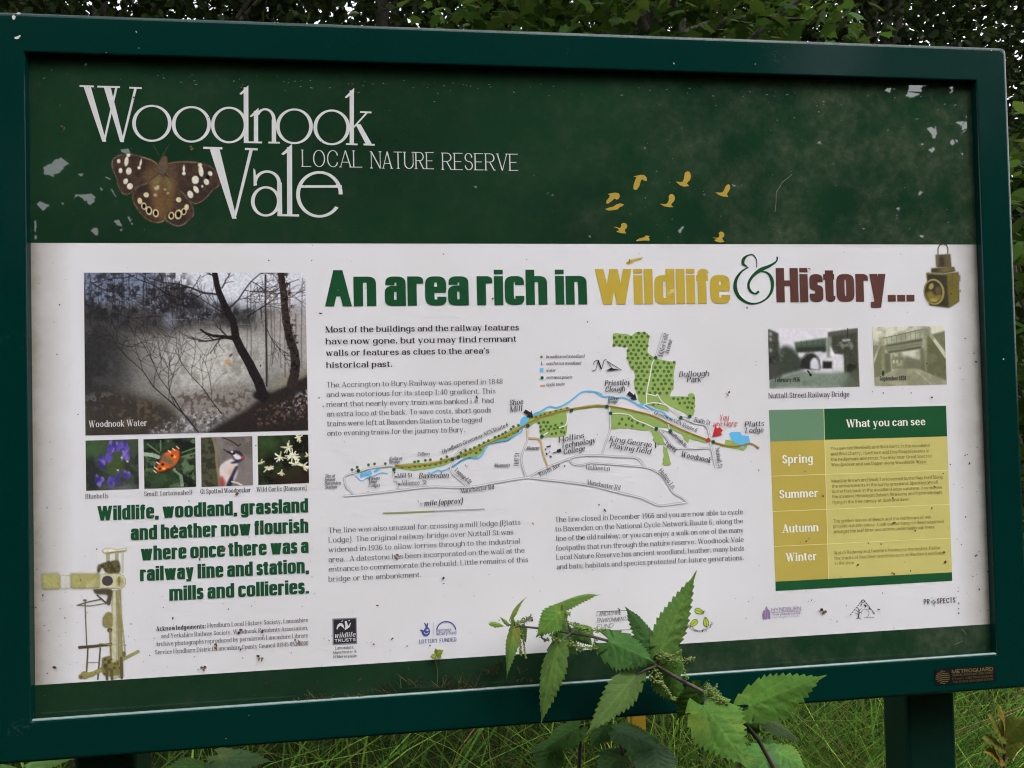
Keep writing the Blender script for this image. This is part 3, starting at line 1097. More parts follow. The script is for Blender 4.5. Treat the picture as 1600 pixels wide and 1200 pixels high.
text("description_lettering", [
    ("You can see Bluebells and Wild Garlic in the woodland", 1298.1, 703, 1452.5), ("and Wild Cherry, Hawthorn and Dog Rose blossoms in", 1298.3, 711.8, 1452),
    ("the hedgerows and scrub. You may hear Great Spotted", 1298.7, 720.3, 1455.5), ("Woodpecker and see Dipper along Woodnook Water", 1299, 728.8, 1448.5),
    ("Meadow Brown and Small Tortoiseshell butterflies feed along", 1299.5, 754.2, 1472.8), ("the embankments in the sunny grassland, Speckled Wood", 1299.8, 762.3, 1465.3),
    ("butterflies bask in the woodland edge sunshine. You will see", 1300, 770.4, 1472), ("the invasive Himalayan Balsam flowering and Pipistrelle bats", 1300.4, 778.6, 1472),
    ("flying in the tree canopy at dusk and dawn.", 1300.8, 787.4, 1422.1),
    ("The golden leaves of Beech and the red brown of oak", 1302.1, 816.9, 1455.2), ("provide autumn colour. Look out for fungi on dead wood and", 1302.3, 824.9, 1474.7),
    ("amongst the leaf litter and acorns underneath oak trees.", 1302.6, 833.2, 1461.3),
    ("Watch Redwing and Fieldfare feeding on the bushes. Follow", 1303.5, 866.4, 1469.3), ("the tracks of Roe Deer and birds such as Blackbird and Robin", 1304, 874.9, 1477),
    ("in the snow.", 1304.5, 882.9, 1336)], 'sans', 3.8, M_OLIVEINK, table, 4, 4)

# ---- maker's plate on the bottom rail
plate = Flat(0)
plate.y = -0.0006
c_ = [(1460, 1046.2), (1555, 1039.5), (1556.5, 1063), (1461.5, 1071)]
rp = []
for i in range(4):
    p0, p1, p2 = c_[i - 1], c_[i], c_[(i + 1) % 4]
    for t in (0, .5, 1):
        a = L(p1, p0, .035 if i % 2 else .14)
        b = L(p1, p2, .14 if i % 2 else .035)
        m_ = L(L(a, p1, t), L(p1, b, t), t)
        rp.append(m_)
plate.poly(rp)
mp, ntp, pp = new_mat("black_plate")
pp.inputs["Base Color"].default_value = (0.006, 0.005, 0.004, 1)
pp.inputs["Roughness"].default_value = 0.5
pp.inputs["Specular IOR Level"].default_value = 0.2
mg, ntg, pg = new_mat("dull_gold_lettering")
pg.inputs["Base Color"].default_value = (0.21, 0.16, 0.07, 1)
pg.inputs["Roughness"].default_value = 0.45
pl = plate.build("maker_plate", mp, sign)
text("plate_lettering", [("METROGUARD", 1487.3, 1052.4, 1552)], 'black', 4.2, mg, pl, plane=-0.0009, split=True)
text("plate_lettering", [("VANDAL RESISTANT SIGN CASES", 1488, 1056.8, 1551.5), ("From: METROSIGNS", 1488.3, 1062.3, 1552), ("Tel: 01204 500 0909 00000", 1489, 1067.2, 1551.5)], 'sans', 2.2, mg, pl, plane=-0.0009, seg=4, split=True)
wv = Flat(0)
wv.y = -0.0009
for r_ in range(7):
    hw = [3.5, 8.5, 10.5, 11, 10.5, 8.5, 4][r_]
    yy = 1049 + r_ * 3.1
    wv.line([(1473 + s * hw, yy - s * hw * .07 + 1.1 * math.sin(s * 3.0)) for s in np.linspace(-1, 1, 9)], .9)
wv.build("plate_emblem", mg, pl)

# ---- sponsors' marks along the foot of the sheet
z5 = lambda x, y: (500 + x / 5.333, 940 + y / 5.333)
k_ = quad_on("trust_badge", [z5(103, 142), z5(305, 133), z5(310, 352), z5(106, 362)], print_mat("badge_grey_ink", alb(112, 112, 118), .05), 2)
f = Flat(3)
f.poly([z5(113, 152), z5(297, 143), z5(300, 341), z5(116, 351)])
f.build("badge_field", M_BLACKINK, k_)
f = Flat(4)
f.concave([z5(*q) for q in [(138, 222), (146, 195), (165, 178), (186, 182), (198, 200), (204, 228), (188, 212), (170, 200), (152, 215), (142, 236)]])
f.concave([z5(*q) for q in [(206, 165), (222, 160), (228, 182), (236, 205), (252, 176), (258, 178), (248, 210), (228, 226), (206, 238), (212, 205)]])
f.poly([z5(*q) for q in [(176, 164), (190, 156), (192, 162), (180, 168)]])
f.poly([z5(*q) for q in [(236, 156), (250, 154), (244, 164)]])
f.build("badger_mark", M_WHITE, k_)
text("badge_lettering", [("wildlife", 522.5, 996.8, 555)], 'italic', 5.5, M_WHITE, k_, 4)
text("badge_lettering", [("TRUSTS", 522.8, 1003.6, 555.6)], 'black', 3.6, M_WHITE, k_, 4)
text("sponsor_lettering", [("Lancashire,", 523.8, 1015, 553.5), ("Manchester &", 520.3, 1022, 557), ("N Merseyside", 521, 1028.6, 557)], 'sans', 3.5, M_BLACKINK, sign, 3, 4, split=True)
f = Flat(3)
f.concave([z5(*q) for q in [(830, 238), (845, 232), (862, 240), (872, 226), (880, 212), (866, 178), (876, 176), (886, 196), (894, 178), (903, 180), (898, 212), (912, 225), (918, 250), (912, 275), (892, 289), (868, 288), (852, 274), (848, 256)]])
f.line([z5(943, 172), z5(943, 288)], .5)
f.ring(*z5(1052, 246), 15.0, 15.0, 1.9, 8, 172, 20)
f.build("lottery_mark", M_BLUEINK, sign)
f = Flat(4)
f.line(curve_pts([z5(868, 258), z5(884, 270), z5(905, 258)]), .9)
f.disc(*z5(895, 238), 1.6)
f.build("lottery_mark", M_WHITE, sign)
text("sponsor_lettering", [("heritage", 681.8, 987.4, 705.2), ("lottery fund", 681.4, 992.6, 713)], 'sans', 4.0, M_BLUEINK, sign, 3, 4, split=True)
text("sponsor_lettering", [("LOTTERY", 655, 1005.6, 683.5), ("FUNDED", 687, 1003.6, 713.2)], 'sans', 4.6, M_BLUEINK, sign, 3, 4, over=dict(a=.45), split=True)
text("sponsor_lettering", [("ons", 815, 972, 833)], 'black', 7, M_BLACKINK, sign, 3, split=True)
zc = lambda x, y: (760 + x / 2.909, 860 + y / 2.909)
f = Flat(3)
f.line([zc(500, 279), zc(655, 272)], .7)
f.build("sponsor_rule", M_BLACKINK, sign)
f = Flat(3)
f.line([zc(505, 366), zc(662, 360)], .7)
f.build("sponsor_rule", M_BLACKINK, sign)
text("sponsor_lettering", [("LANCASHIRE", 932, 962.6, 970.5), ("ENVIRONMENTAL", 932.4, 972.8, 986), ("FUND", 933, 982, 958)], 'italic', 4.6, M_BLACKINK, sign, 3, 4, over=dict(a=.3, b=.25, ser=0), split=True)
# recycling-leaves mark
z7 = lambda x, y: (1050 + x / 3.2, 920 + y / 3.2)
M_LIME = print_mat("lime_ink", alb(160, 182, 62), .05)
f = Flat(3)
f2 = Flat(4)
for cx, cy, rot in ((137, 113, 20), (108, 172, 140), (170, 165, 262)):
    pts = []
    for k in range(14):
        a = 2 * math.pi * k / 14
        u, v = 24 * math.cos(a), 13 * math.sin(a) * (1 - .35 * math.cos(a))
        c, s = math.cos(R(rot)), math.sin(R(rot))
        pts.append(z7(cx + u * c - v * s, cy + u * s + v * c))
    f.poly(pts)
    f2.line(pts + pts[:1], .7)
    f2.line([pts[7], pts[0]], .5)
f.build("leaf_emblem", M_LIME, sign)
f2.build("leaf_emblem", M_BLACKINK, sign)
w_ = "Lancashire Communities Fund"
for i, q in enumerate(["L", "a", "n", "c", "s", " ", "C", "o", "m", "m", "u", "n", "i", "t", "y", " ", "F", "u", "n", "d"]):
    pass
arc_lines = []
words = [("Lancs", 198, 232), ("Community", 236, 300), ("Fund", 305, 338)]
for wd, a0, a1 in words:
    n = len(wd)
    for i, ch in enumerate(wd):
        a = R(a0 + (a1 - a0) * (i + .1) / n)
        b = R(a0 + (a1 - a0) * (i + .9) / n)
        arc_lines.append((ch, *z7(137 + 76 * math.cos(a), 143 - 74 * math.sin(a)), *z7(137 + 76 * math.cos(b), 143 - 74 * math.sin(b))))
text("sponsor_lettering", arc_lines, 'sans', 3.4, M_BLACKINK, sign, 3, 4)
# borough mark
text("sponsor_lettering", [("HYNDBURN", 1205.5, 956.2, 1251.5)], 'sans', 4.6, M_PURPLEINK, sign, 3, 4, over=dict(w=1.25), split=True)
text("sponsor_lettering", [("The place to be", 1206.5, 961.9, 1250.5)], 'black', 2.2, M_PURPLEINK, sign, 3, 4, split=True)
text("sponsor_lettering", [("AN EXCELLENT COUNCIL", 1207, 966.2, 1250)], 'sans', 1.6, M_PURPLEINK, sign, 3, 4, split=True)
f = Flat(3)
f.line([z7(496, 119), z7(644, 111)], .6)
for q in [[(450, 130), (456, 110), (464, 104), (468, 152), (454, 154)], [(466, 96), (474, 86), (480, 104), (478, 150), (468, 152)], [(480, 100), (490, 112), (492, 150), (480, 151)]]:
    f.poly([z7(*p_) for p_ in q])
f.build("crest_mark", print_mat("crest_ink", alb(132, 112, 148), .3), sign)
# woodland group mark: a tree in a triangle of letters
f = Flat(3)
f.line([z7(930, 148), z7(936, 122), z7(934, 100)], 2.2, 1.0)
for q in [[(935, 118), (918, 104)], [(936, 112), (950, 96)], [(934, 104), (926, 92)], [(930, 146), (918, 152)], [(932, 146), (946, 152)], [(936, 122), (952, 112)], [(934, 128), (914, 120)]]:
    f.line([z7(*p_) for p_ in q], 1.0, .5)
for i, t in enumerate(np.linspace(0, 1, 7)):
    f.line([z7(894 + 56 * t - 4, 128 - 68 * t + 3), z7(894 + 56 * t + 3, 128 - 68 * t - 3)], 1.3)
    f.line([z7(964 + 46 * t - 3, 62 + 58 * t - 3), z7(964 + 46 * t + 3, 62 + 58 * t + 4)], 1.3)
    f.line([z7(962 + 44 * t, 146 - 2 * t), z7(967 + 44 * t, 142 - 2 * t)], .9)
f.ring(*z7(955, 62), 2.6, 2.2, .9)
f.ring(*z7(966, 122), 6.0, 6.4, .6, -60, 190)
for a, b in (((960, 78), (970, 92)), ((968, 80), (972, 88)), ((984, 96), (990, 104)), ((944, 84), (950, 74))):
    f.line([z7(*a), z7(*b)], 1.6)
f.build("tree_emblem", M_GREYINK, sign)
text("sponsor_lettering", [("PR", 1443.5, 944.6, 1452.8), ("SPECTS", 1464.3, 943.2, 1492.8)], 'sans', 6.0, M_BLACKINK, sign, 3, 4, over=dict(a=.5, b=.42), split=True)
f = Flat(3)
for dx, dy in ((0, -2.2), (2.4, 0), (-2.4, 0), (0, 2.4), (1.4, 1.6)):
    f.disc(1458.6 + dx, 940.6 + dy, 1.5, 8)
f.line([(1458.8, 944), (1460.5, 948)], .7)
f.build("flower_emblem", print_mat("sage_mark_ink", alb(116, 140, 126), .2), sign)
# ------------------------------------------------------------------ printed photographs
# large woodland photograph
P_ = Paint([(131, 426), (476.8, 426), (481.6, 672.6), (133.4, 680.4)], 1.0).map(lambda p: (100 + p[0] / 3, 400 + p[1] / 3))
Xp, Yp = P_.PX, P_.PY
reg = lambda pts, s: P_.soft(P_.mask([P_.P(q) for q in pts]), s)
P_.C[:] = (112, 109, 106)
P_.put(np.clip((512 - Yp) / 40, 0, 1), (120, 124, 138))
P_.put(reg([(420, 60), (1140, 60), (1140, 230), (960, 250), (760, 220), (560, 170)], 9), (196, 196, 206), .95)
P_.put(reg([(93, 78), (420, 78), (440, 200), (93, 215)], 8), (102, 112, 134), .9)
# far bank: rough wooded band
P_.put(reg([(93, 225), (300, 235), (430, 160), (560, 140), (620, 210), (700, 250), (1000, 270), (1010, 350), (760, 350), (640, 350), (480, 380), (250, 350), (93, 320)], 5), (62, 60, 60), .95)
P_.noisemix((34, 33, 36), 9, 21, .44, .6, .8, reg([(93, 78), (560, 78), (640, 210), (1000, 260), (1000, 350), (560, 340), (93, 320)], 6))
P_.noisemix((120, 126, 146), 5, 24, .56, .68, .7, reg([(93, 90), (420, 90), (700, 240), (740, 330), (600, 300), (93, 220)], 5))
# pale misty water with faint streaks
P_.put(reg([(430, 400), (640, 345), (860, 350), (1000, 380), (960, 560), (880, 600), (700, 660), (520, 650), (420, 560)], 14), (160, 158, 155), 1)
P_.put(reg([(600, 430), (800, 420), (860, 520), (700, 600), (560, 590)], 12), (182, 178, 174), .7)
P_.noisemix((120, 114, 108), 16, 25, .5, .66, .6, reg([(430, 420), (960, 400), (900, 620), (480, 650)], 10))
for k in range(60):
    yy = 500 + k * 2.6 + (k % 7)
    xx = 260 + (k * 53) % 120
    P_.line([(3 * (xx - 100), 3 * (yy - 400)), (3 * (xx - 70 - k % 20), 3 * (yy - 401))], .9, [(172, 168, 164), (118, 112, 106)][k % 2], .35)
P_.put(reg([(880, 270), (1140, 240), (1140, 520), (1000, 560), (960, 420)], 9), (158, 152, 150), .8)
P_.put(reg([(93, 270), (250, 290), (300, 400), (300, 560), (250, 720), (93, 740)], 18), (44, 43, 44), .95)
P_.noisemix((74, 72, 72), 22, 28, .5, .7, .5, reg([(93, 270), (400, 290), (440, 620), (93, 640)], 10))
P_.ell(495, 300, 10, 12, (134, 138, 156), .55, 0, 9)
# near shore: reeds, leaf litter, frost
P_.put(reg([(100, 620), (300, 640), (470, 690), (560, 760), (420, 836), (100, 842)], 6), (54, 49, 45), .95)
P_.noisemix((104, 106, 114), 7, 33, .54, .68, .6, reg([(100, 640), (280, 640), (270, 710), (100, 720)], 5))
P_.noisemix((92, 80, 62), 6, 35, .5, .64, .7, reg([(260, 660), (560, 700), (420, 800), (180, 820)], 5))
P_.put(reg([(560, 660), (760, 600), (900, 640), (860, 740), (640, 770), (520, 740)], 7), (124, 117, 112), .9)
P_.noisemix((70, 60, 54), 5, 37, .48, .62, .7, reg([(520, 640), (900, 620), (840, 750), (560, 780)], 5))
P_.noisemix((176, 176, 186), 4, 44, .5, .64, .75, reg([(420, 804), (600, 720), (760, 730), (720, 822), (400, 836)], 4))
P_.noisemix((48, 42, 40), 5, 46, .5, .62, .6, reg([(420, 804), (620, 740), (760, 750), (720, 822), (400, 836)], 3))
P_.put(reg([(660, 830), (860, 715), (960, 636), (1050, 600), (1145, 548), (1145, 820)], 3), (42, 37, 36), 1)
P_.noisemix((158, 156, 168), 3.5, 52, .54, .66, .8, reg([(1010, 700), (1145, 615), (1145, 720), (1060, 750)], 3))
P_.noisemix((116, 88, 70), 3.5, 57, .55, .68, .7, reg([(900, 720), (1145, 650), (1145, 770), (900, 800)], 3))
P_.put(reg([(1000, 575), (1140, 522), (1145, 560), (960, 645)], 2), (128, 122, 108), .7)
DK = (34, 30, 31)
r_ = random.Random(5)
for i in range(110):
    x = r_.uniform(95, 560) if i < 70 else r_.uniform(600, 960)
    y0 = r_.uniform(70, 150) if i < 70 else r_.uniform(190, 280)
    P_.line([(x, y0), (x + r_.uniform(-12, 12), y0 + r_.uniform(40, 80)), (x + r_.uniform(-16, 16), r_.uniform(230, 330))], r_.uniform(.5, 1.5), (40, 38, 42), r_.uniform(.4, .8))
for i in range(12):
    x = r_.uniform(850, 1135)
    P_.line([(x, r_.uniform(100, 280)), (x + r_.uniform(-8, 8), 400), (x + r_.uniform(-14, 14), r_.uniform(500, 590))], r_.uniform(.7, 2), (64, 60, 60), .55)


def branch(x, y, a, L, w, dep):
    n = 5
    pts = [(x, y)]
    for _ in range(n):
        a += r_.uniform(-.28, .28)
        x += math.cos(a) * L / n
        y += math.sin(a) * L / n
        pts.append((x, y))
    P_.line(pts, w, DK, .85, max(.5, w * .4))
    if dep:
        for k in (1, 2, 3, 4):
            branch(*pts[k], a + r_.choice((-1, 1)) * r_.uniform(.35, .95), L * r_.uniform(.4, .6), max(.5, w * .5), dep - 1)


for b_ in ((720, 180, 3.0, 330, 3.4, 3), (560, 205, 3.35, 400, 2.2, 2), (790, 300, 3.6, 220, 2.2, 2), (720, 120, 3.9, 190, 2.2, 2), (740, 150, -1.2, 110, 2.6, 1), (780, 240, -.7, 260, 3.0, 3), (860, 285, -.35, 230, 2.2, 2), (800, 375, 2.9, 170, 4.4, 2), (330, 90, 2.6, 240, 1.8, 2),
           (120, 120, .5, 260, 1.6, 2), (250, 270, .2, 240, 1.2, 2), (560, 740, -2.2, 470, 2.2, 3), (520, 700, -1.7, 380, 1.5, 2), (740, 740, -2.1, 380, 1.7, 2), (950, 340, .9, 170, 1.5, 2), (1040, 200, -.4, 150, 1.6, 2), (640, 90, 2.3, 200, 1.4, 2), (1100, 110, 2.6, 240, 1.4, 2)):
    branch(*b_)
P_.line([(510, 660), (560, 740), (630, 826)], 2.0, DK, .95)
P_.line([(706, 78), (718, 140), (726, 170), (752, 230), (790, 300), (800, 345), (806, 385), (832, 440), (870, 505), (886, 540), (912, 590), (935, 660)], 8.5, DK, 1, 16)
P_.line([(640, 345), (665, 362), (700, 374), (745, 378), (800, 388)], 2.6, DK, 1, 6)
P_.ell(925, 652, 13, 8, DK, 1, 0, 4)
P_.line([(1016, 78), (1030, 180), (1040, 300), (1056, 380), (1080, 450), (1086, 500), (1080, 560), (1068, 600)], 10, (48, 41, 40), 1, 16)
P_.noisemix((30, 25, 25), 4, 75, .5, .62, .8, reg([(1010, 78), (1050, 78), (1110, 480), (1090, 560), (1060, 560)], 1))
P_.line([(944, 90), (946, 300), (950, 610)], 2.8, (44, 38, 38), .95)
P_.noisemix((132, 92, 66), 3, 77, .6, .7, .5, reg([(940, 130), (1130, 110), (1130, 340), (960, 330)], 8))
P_.ell(768, 498, 5, 5, (176, 128, 74), .6, 0, 5)
P_.ell(782, 465, 3.4, 1.6, (70, 44, 34), .9, -40, 2)
P_.grain(.17, 2.2, 91)
pic = P_.build("photo_print", sign, 2)
pic["label"] = "large printed photo of a misty winter woodland"
text("photo_caption", [("Woodnook Water", 139, 667.8, 229.5)], 'serif', 7.2, M_WHITE, pic, 4, over=dict(a=.5))

# bluebells
fA = lambda p: (125 + p[0] / 8.889, 675 + p[1] / 8.889)
B_ = Paint([(133.6, 688.4), (216, 686), (217.2, 763.8), (134.6, 766.8)], .9).map(fA)
B_.C[:] = (62, 70, 56)
B_.noisemix((42, 44, 44), 20, 3, .4, .62, .9)
B_.blob([(90, 160), (290, 170), (280, 300), (100, 320)], (62, 98, 54), .8, 8)
B_.blob([(350, 350), (560, 300), (600, 520), (360, 560)], (66, 84, 44), .9, 8)
r_ = random.Random(3)
for x0, y0, x1, y1, n in ((400, 130, 640, 280, 26), (290, 260, 430, 400, 14), (590, 240, 690, 370, 12), (220, 610, 310, 720, 8), (390, 630, 460, 750, 7), (510, 580, 560, 700, 6), (610, 560, 680, 650, 6), (260, 420, 330, 500, 6)):
    for i in range(n):
        B_.ell(r_.uniform(x0, x1), r_.uniform(y0, y1), r_.uniform(2, 4), r_.uniform(3.5, 6), r_.choice([(92, 76, 160), (74, 60, 138), (58, 48, 112), (120, 104, 184)]), .85, r_.uniform(-30, 30), 1.6)
B_.ell(600, 790, 26, 7, (108, 104, 120), .5, 0, 8)
for x, y in ((580, 355), (660, 410), (525, 530)):
    B_.ell(x, y, 1.8, 1.4, (190, 190, 150), .9)
B_.grain(.12, 3, 6)
o = B_.build("photo_print", sign, 2)
o["label"] = "small printed photo of bluebells"
# orange butterfly on grass
B_ = Paint([(224, 686.4), (305, 683.6), (306.5, 760.6), (225.6, 763.8)], .9).map(fA)
B_.C[:] = (50, 62, 46)
B_.noisemix((28, 32, 28), 12, 13, .4, .6, .9)
B_.noisemix((104, 128, 92), 10, 15, .56, .7, .7)
B_.line([(885, 305), (1000, 320), (1090, 350)], 6, (150, 172, 152), .9)
B_.line([(1310, 520), (1400, 600), (1420, 740)], 5, (130, 150, 122), .9)
B_.line([(1340, 520), (1460, 610), (1600, 690)], 3, (34, 42, 32), .9)
for q in ([(940, 170), (1100, 290)], [(1380, 300), (1600, 220)], [(1400, 350), (1600, 290)], [(1120, 120), (1120, 260)]):
    B_.line(q, 2.2, (104, 128, 90), .8)
B_.blob([(900, 560), (1300, 560), (1380, 700), (1150, 770), (920, 700)], (52, 72, 46), .8, 6)
B_.blob([(1030, 560), (1050, 470), (1110, 370), (1240, 270), (1370, 200), (1410, 300), (1370, 420), (1300, 500), (1180, 560)], (54, 36, 34), 1, .6)
B_.blob([(1060, 550), (1070, 480), (1130, 380), (1180, 290), (1350, 240), (1380, 330), (1350, 420), (1290, 480), (1180, 530)], (196, 88, 44), 1, .6)
B_.blob([(1110, 330), (1180, 320), (1300, 420), (1310, 460), (1240, 450), (1130, 390)], (98, 92, 70), 1, 2)
for x, y, rx, c in ((1150, 450, 2.6, (40, 28, 26)), (1110, 510, 2.2, (40, 28, 26)), (1280, 330, 2.4, (40, 28, 26)), (1165, 505, 2.6, (226, 168, 70)), (1315, 345, 2.6, (226, 168, 70)), (1220, 520, 2, (60, 34, 28))):
    B_.ell(x, y, rx, rx * .8, c, .95)
for x, y in ((1040, 550), (1048, 500), (1080, 430), (1240, 270), (1300, 240), (1355, 215)):
    B_.line([(x - 14, y - 12), (x + 18, y + 14)], 1.6, (222, 208, 186), .95)
B_.grain(.10, 3, 16)
o = B_.build("photo_print", sign, 2)
o["label"] = "small printed photo of an orange butterfly in grass"
# woodpecker
fB = lambda p: (305 + p[0] / 8.889, 675 + p[1] / 8.889)
B_ = Paint([(313.8, 683.6), (394.2, 681.5), (395.4, 758), (314.8, 761)], .8).map(fB)
B_.C[:] = (116, 108, 106)
B_.noisemix((92, 84, 80), 26, 23, .4, .65, .8)
B_.poly([(75, 80), (270, 75), (300, 300), (330, 600), (350, 760), (80, 765)], (72, 72, 56), 1, 2)
B_.noisemix((46, 46, 38), 8, 27, .45, .6, .8, B_.mask([fB(q) for q in [(75, 80), (250, 75), (290, 400), (330, 760), (80, 765)]]))
B_.line([(250, 90), (290, 260), (300, 450), (340, 740)], 4, (138, 120, 92), .7)
B_.line([(380, 80), (470, 110), (540, 150), (600, 195), (630, 170)], 1.8, (48, 44, 42), .9)
B_.blob([(500, 370), (400, 420), (345, 480), (335, 560), (360, 680), (400, 745), (470, 745), (520, 600), (590, 470), (560, 400)], (202, 190, 190), 1, 1)
B_.blob([(440, 480), (530, 470), (510, 580), (450, 610)], (196, 164, 152), .9, 3)
B_.blob([(345, 610), (380, 620), (420, 700), (410, 750), (350, 745)], (150, 62, 60), .95, 2)
B_.blob([(600, 470), (560, 560), (520, 700), (500, 750), (430, 745), (500, 590), (560, 480)], (44, 44, 60), 1, .8)
B_.blob([(600, 520), (580, 600), (540, 690), (530, 640), (570, 560)], (186, 178, 184), .8, 1)
B_.blob([(500, 270), (560, 255), (630, 275), (665, 330), (670, 380), (600, 420), (550, 395), (520, 340), (490, 300)], (40, 42, 58), 1, .6)
B_.blob([(520, 310), (570, 300), (630, 335), (640, 370), (580, 385), (545, 360)], (206, 200, 204), 1, .6)
B_.blob([(490, 425), (560, 400), (600, 400), (580, 430), (510, 440)], (40, 42, 58), 1, .6)
B_.blob([(640, 335), (670, 335), (672, 375), (645, 370)], (186, 58, 58), 1, .6)
B_.line([(398, 242), (450, 275), (515, 300)], 1.2, (44, 46, 62), 1, 4.2)
B_.ell(512, 275, 2, 1.6, (196, 190, 180), .9)
B_.ell(540, 302, 1.5, 1.5, (26, 26, 34), 1)
B_.line([(510, 690), (580, 705), (650, 740)], 2.4, (196, 190, 186), .95)
B_.grain(.07, 3, 26)
o = B_.build("photo_print", sign, 2)
o["label"] = "small printed photo of a woodpecker on a trunk"
# white garlic flowers
B_ = Paint([(402.4, 681.2), (481.4, 679), (483, 754.4), (403.6, 757.8)], .8).map(fB)
B_.C[:] = (44, 54, 36)
B_.noisemix((26, 26, 22), 14, 33, .4, .6, .9)
B_.blob([(880, 100), (1200, 80), (1150, 260), (900, 260)], (58, 82, 44), .8, 8)
B_.blob([(900, 280), (960, 290), (950, 360), (880, 360)], (92, 112, 46), .7, 5)
B_.blob([(1100, 600), (1500, 500), (1580, 700), (1100, 720)], (48, 36, 30), .8, 8)
r_ = random.Random(9)
for cx, cy, n, R_ in ((1290, 210, 16, 90), (1350, 330, 22, 110), (1180, 350, 12, 80), (1500, 470, 20, 90), (1000, 510, 14, 80), (910, 430, 8, 50), (1200, 570, 10, 50), (1430, 80, 12, 70), (1390, 450, 12, 80), (1560, 320, 5, 40)):
    for i in range(n):
        a = r_.uniform(0, 6.28)
        d = R_ * r_.uniform(.3, 1.15)
        B_.line([(cx, cy), (cx + math.cos(a) * d, cy + math.sin(a) * d * .9)], 2.8, r_.choice([(222, 218, 196), (206, 204, 178), (232, 228, 210), (196, 194, 160)]), .9, .8)
    B_.ell(cx, cy, 2.5, 2, (190, 180, 120), .8, 0, 2)
B_.grain(.08, 3, 36)
o = B_.build("photo_print", sign, 2)
o["label"] = "small printed photo of white garlic flowers"

# old bridge photograph 1 (street with arch)
fC = lambda p: (1190 + p[0] / 9.231, 500 + p[1] / 9.231)
B_ = Paint([(1199.8, 513.6), (1340.2, 512.2), (1343.2, 604), (1202.4, 607.2)], .95).map(fC)
B_.C[:] = (200, 196, 204)
B_.poly([(90, 125), (240, 190), (260, 500), (300, 860), (100, 870)], (66, 68, 62), 1, .8)
for y in (205, 285, 440):
    B_.poly([(108, y - 35), (148, y - 25), (148, y + 25), (112, y + 20)], (150, 152, 148), .9, .6)
B_.noisemix((38, 40, 36), 12, 43, .42, .6, .8, B_.mask([fC(q) for q in [(90, 300), (260, 330), (300, 760), (100, 860)]]))
B_.blob([(250, 420), (330, 370), (440, 400), (500, 460), (580, 560), (600, 720), (400, 780), (240, 790)], (58, 64, 54), 1, 3)
B_.noisemix((92, 100, 84), 8, 45, .55, .68, .7, B_.mask([fC(q) for q in [(260, 400), (480, 400), (540, 560), (280, 600)]]))
B_.poly([(470, 320), (940, 255), (930, 460), (500, 470)], (80, 92, 78), 1, .8)
B_.poly([(490, 390), (930, 370), (930, 460), (510, 470)], (44, 48, 44), .9, 1.5)
for x in (570, 650, 730, 810, 880):
    B_.line([(x, 300), (x + 4, 380)], 1, (56, 64, 56), .8)
B_.blob([(560, 700), (570, 580), (640, 490), (720, 465), (800, 510), (835, 600), (830, 720)], (44, 44, 44), 1, .8)
B_.line([(600, 540), (650, 490), (720, 468), (790, 500), (830, 580), (835, 700)], 3.2, (104, 106, 100), .9)
B_.blob([(705, 700), (705, 600), (750, 545), (800, 560), (822, 640), (820, 715)], (192, 190, 196), 1, .8)
B_.poly([(530, 475), (620, 470), (580, 530), (540, 540)], (190, 188, 194), 1, .8)
B_.poly([(750, 465), (870, 455), (860, 530), (820, 530)], (180, 178, 184), 1, .8)
B_.poly([(960, 180), (1385, 120), (1410, 960), (1180, 960), (1180, 500), (960, 480)], (62, 64, 54), 1, 1)
B_.poly([(960, 180), (1385, 120), (1388, 180), (960, 240)], (82, 82, 74), .9, 1)
B_.noisemix((120, 122, 112), 9, 47, .55, .68, .8, B_.mask([fC(q) for q in [(1020, 290), (1400, 250), (1400, 560), (1060, 520)]]))
B_.noisemix((30, 32, 28), 14, 49, .5, .66, .8, B_.mask([fC(q) for q in [(1180, 500), (1400, 480), (1400, 760), (1180, 760)]]))
B_.poly([(945, 240), (1010, 240), (1010, 560), (945, 560)], (118, 124, 112), 1, .8)
B_.poly([(990, 370), (1065, 510), (985, 525)], (206, 202, 210), 1, .6)
B_.poly([(885, 560), (1130, 505), (1120, 585), (880, 595)], (198, 194, 202), 1, .8)
B_.poly([(880, 595), (1020, 595), (1020, 700), (880, 705)], (40, 40, 40), 1, .8)
B_.poly([(1050, 640), (1170, 630), (1170, 740), (1060, 750)], (190, 188, 194), 1, .8)
B_.line([(1028, 590), (1030, 760)], 2.4, (168, 168, 166), .9)
B_.line([(1178, 560), (1180, 750)], 2.2, (168, 168, 166), .9)
B_.line([(1240, 92), (1240, 240)], 1.4, (40, 40, 42), 1)
B_.poly([(1160, 285), (1280, 275), (1280, 300), (1160, 310)], (196, 194, 198), .9, .8)
B_.poly([(120, 870), (560, 735), (1240, 750), (1410, 960), (115, 985)], (112, 124, 112), 1, 1.5)
B_.poly([(700, 740), (1020, 720), (1100, 770), (780, 765)], (186, 186, 186), .9, 2)
B_.noisemix((92, 106, 92), 20, 51, .45, .62, .6, B_.mask([fC(q) for q in [(120, 880), (560, 760), (1240, 770), (1410, 960), (115, 985)]]))
B_.blob([(1240, 780), (1410, 700), (1410, 960), (1180, 960)], (80, 84, 70), .8, 5)
B_.line([(665, 735), (708, 790)], 2.2, (30, 30, 30), 1)
B_.ell(706, 796, 2.0, 1.8, (26, 26, 26), 1)
B_.grain(.08, 4, 46)
o = B_.build("photo_print", sign, 2)
o["label"] = "old black and white printed photo of a street running under a brick arch"
text("photo_caption", [("February 1936", 1211, 597.2, 1250)], 'serif', 5.0, M_BLACKINK, o, 4)
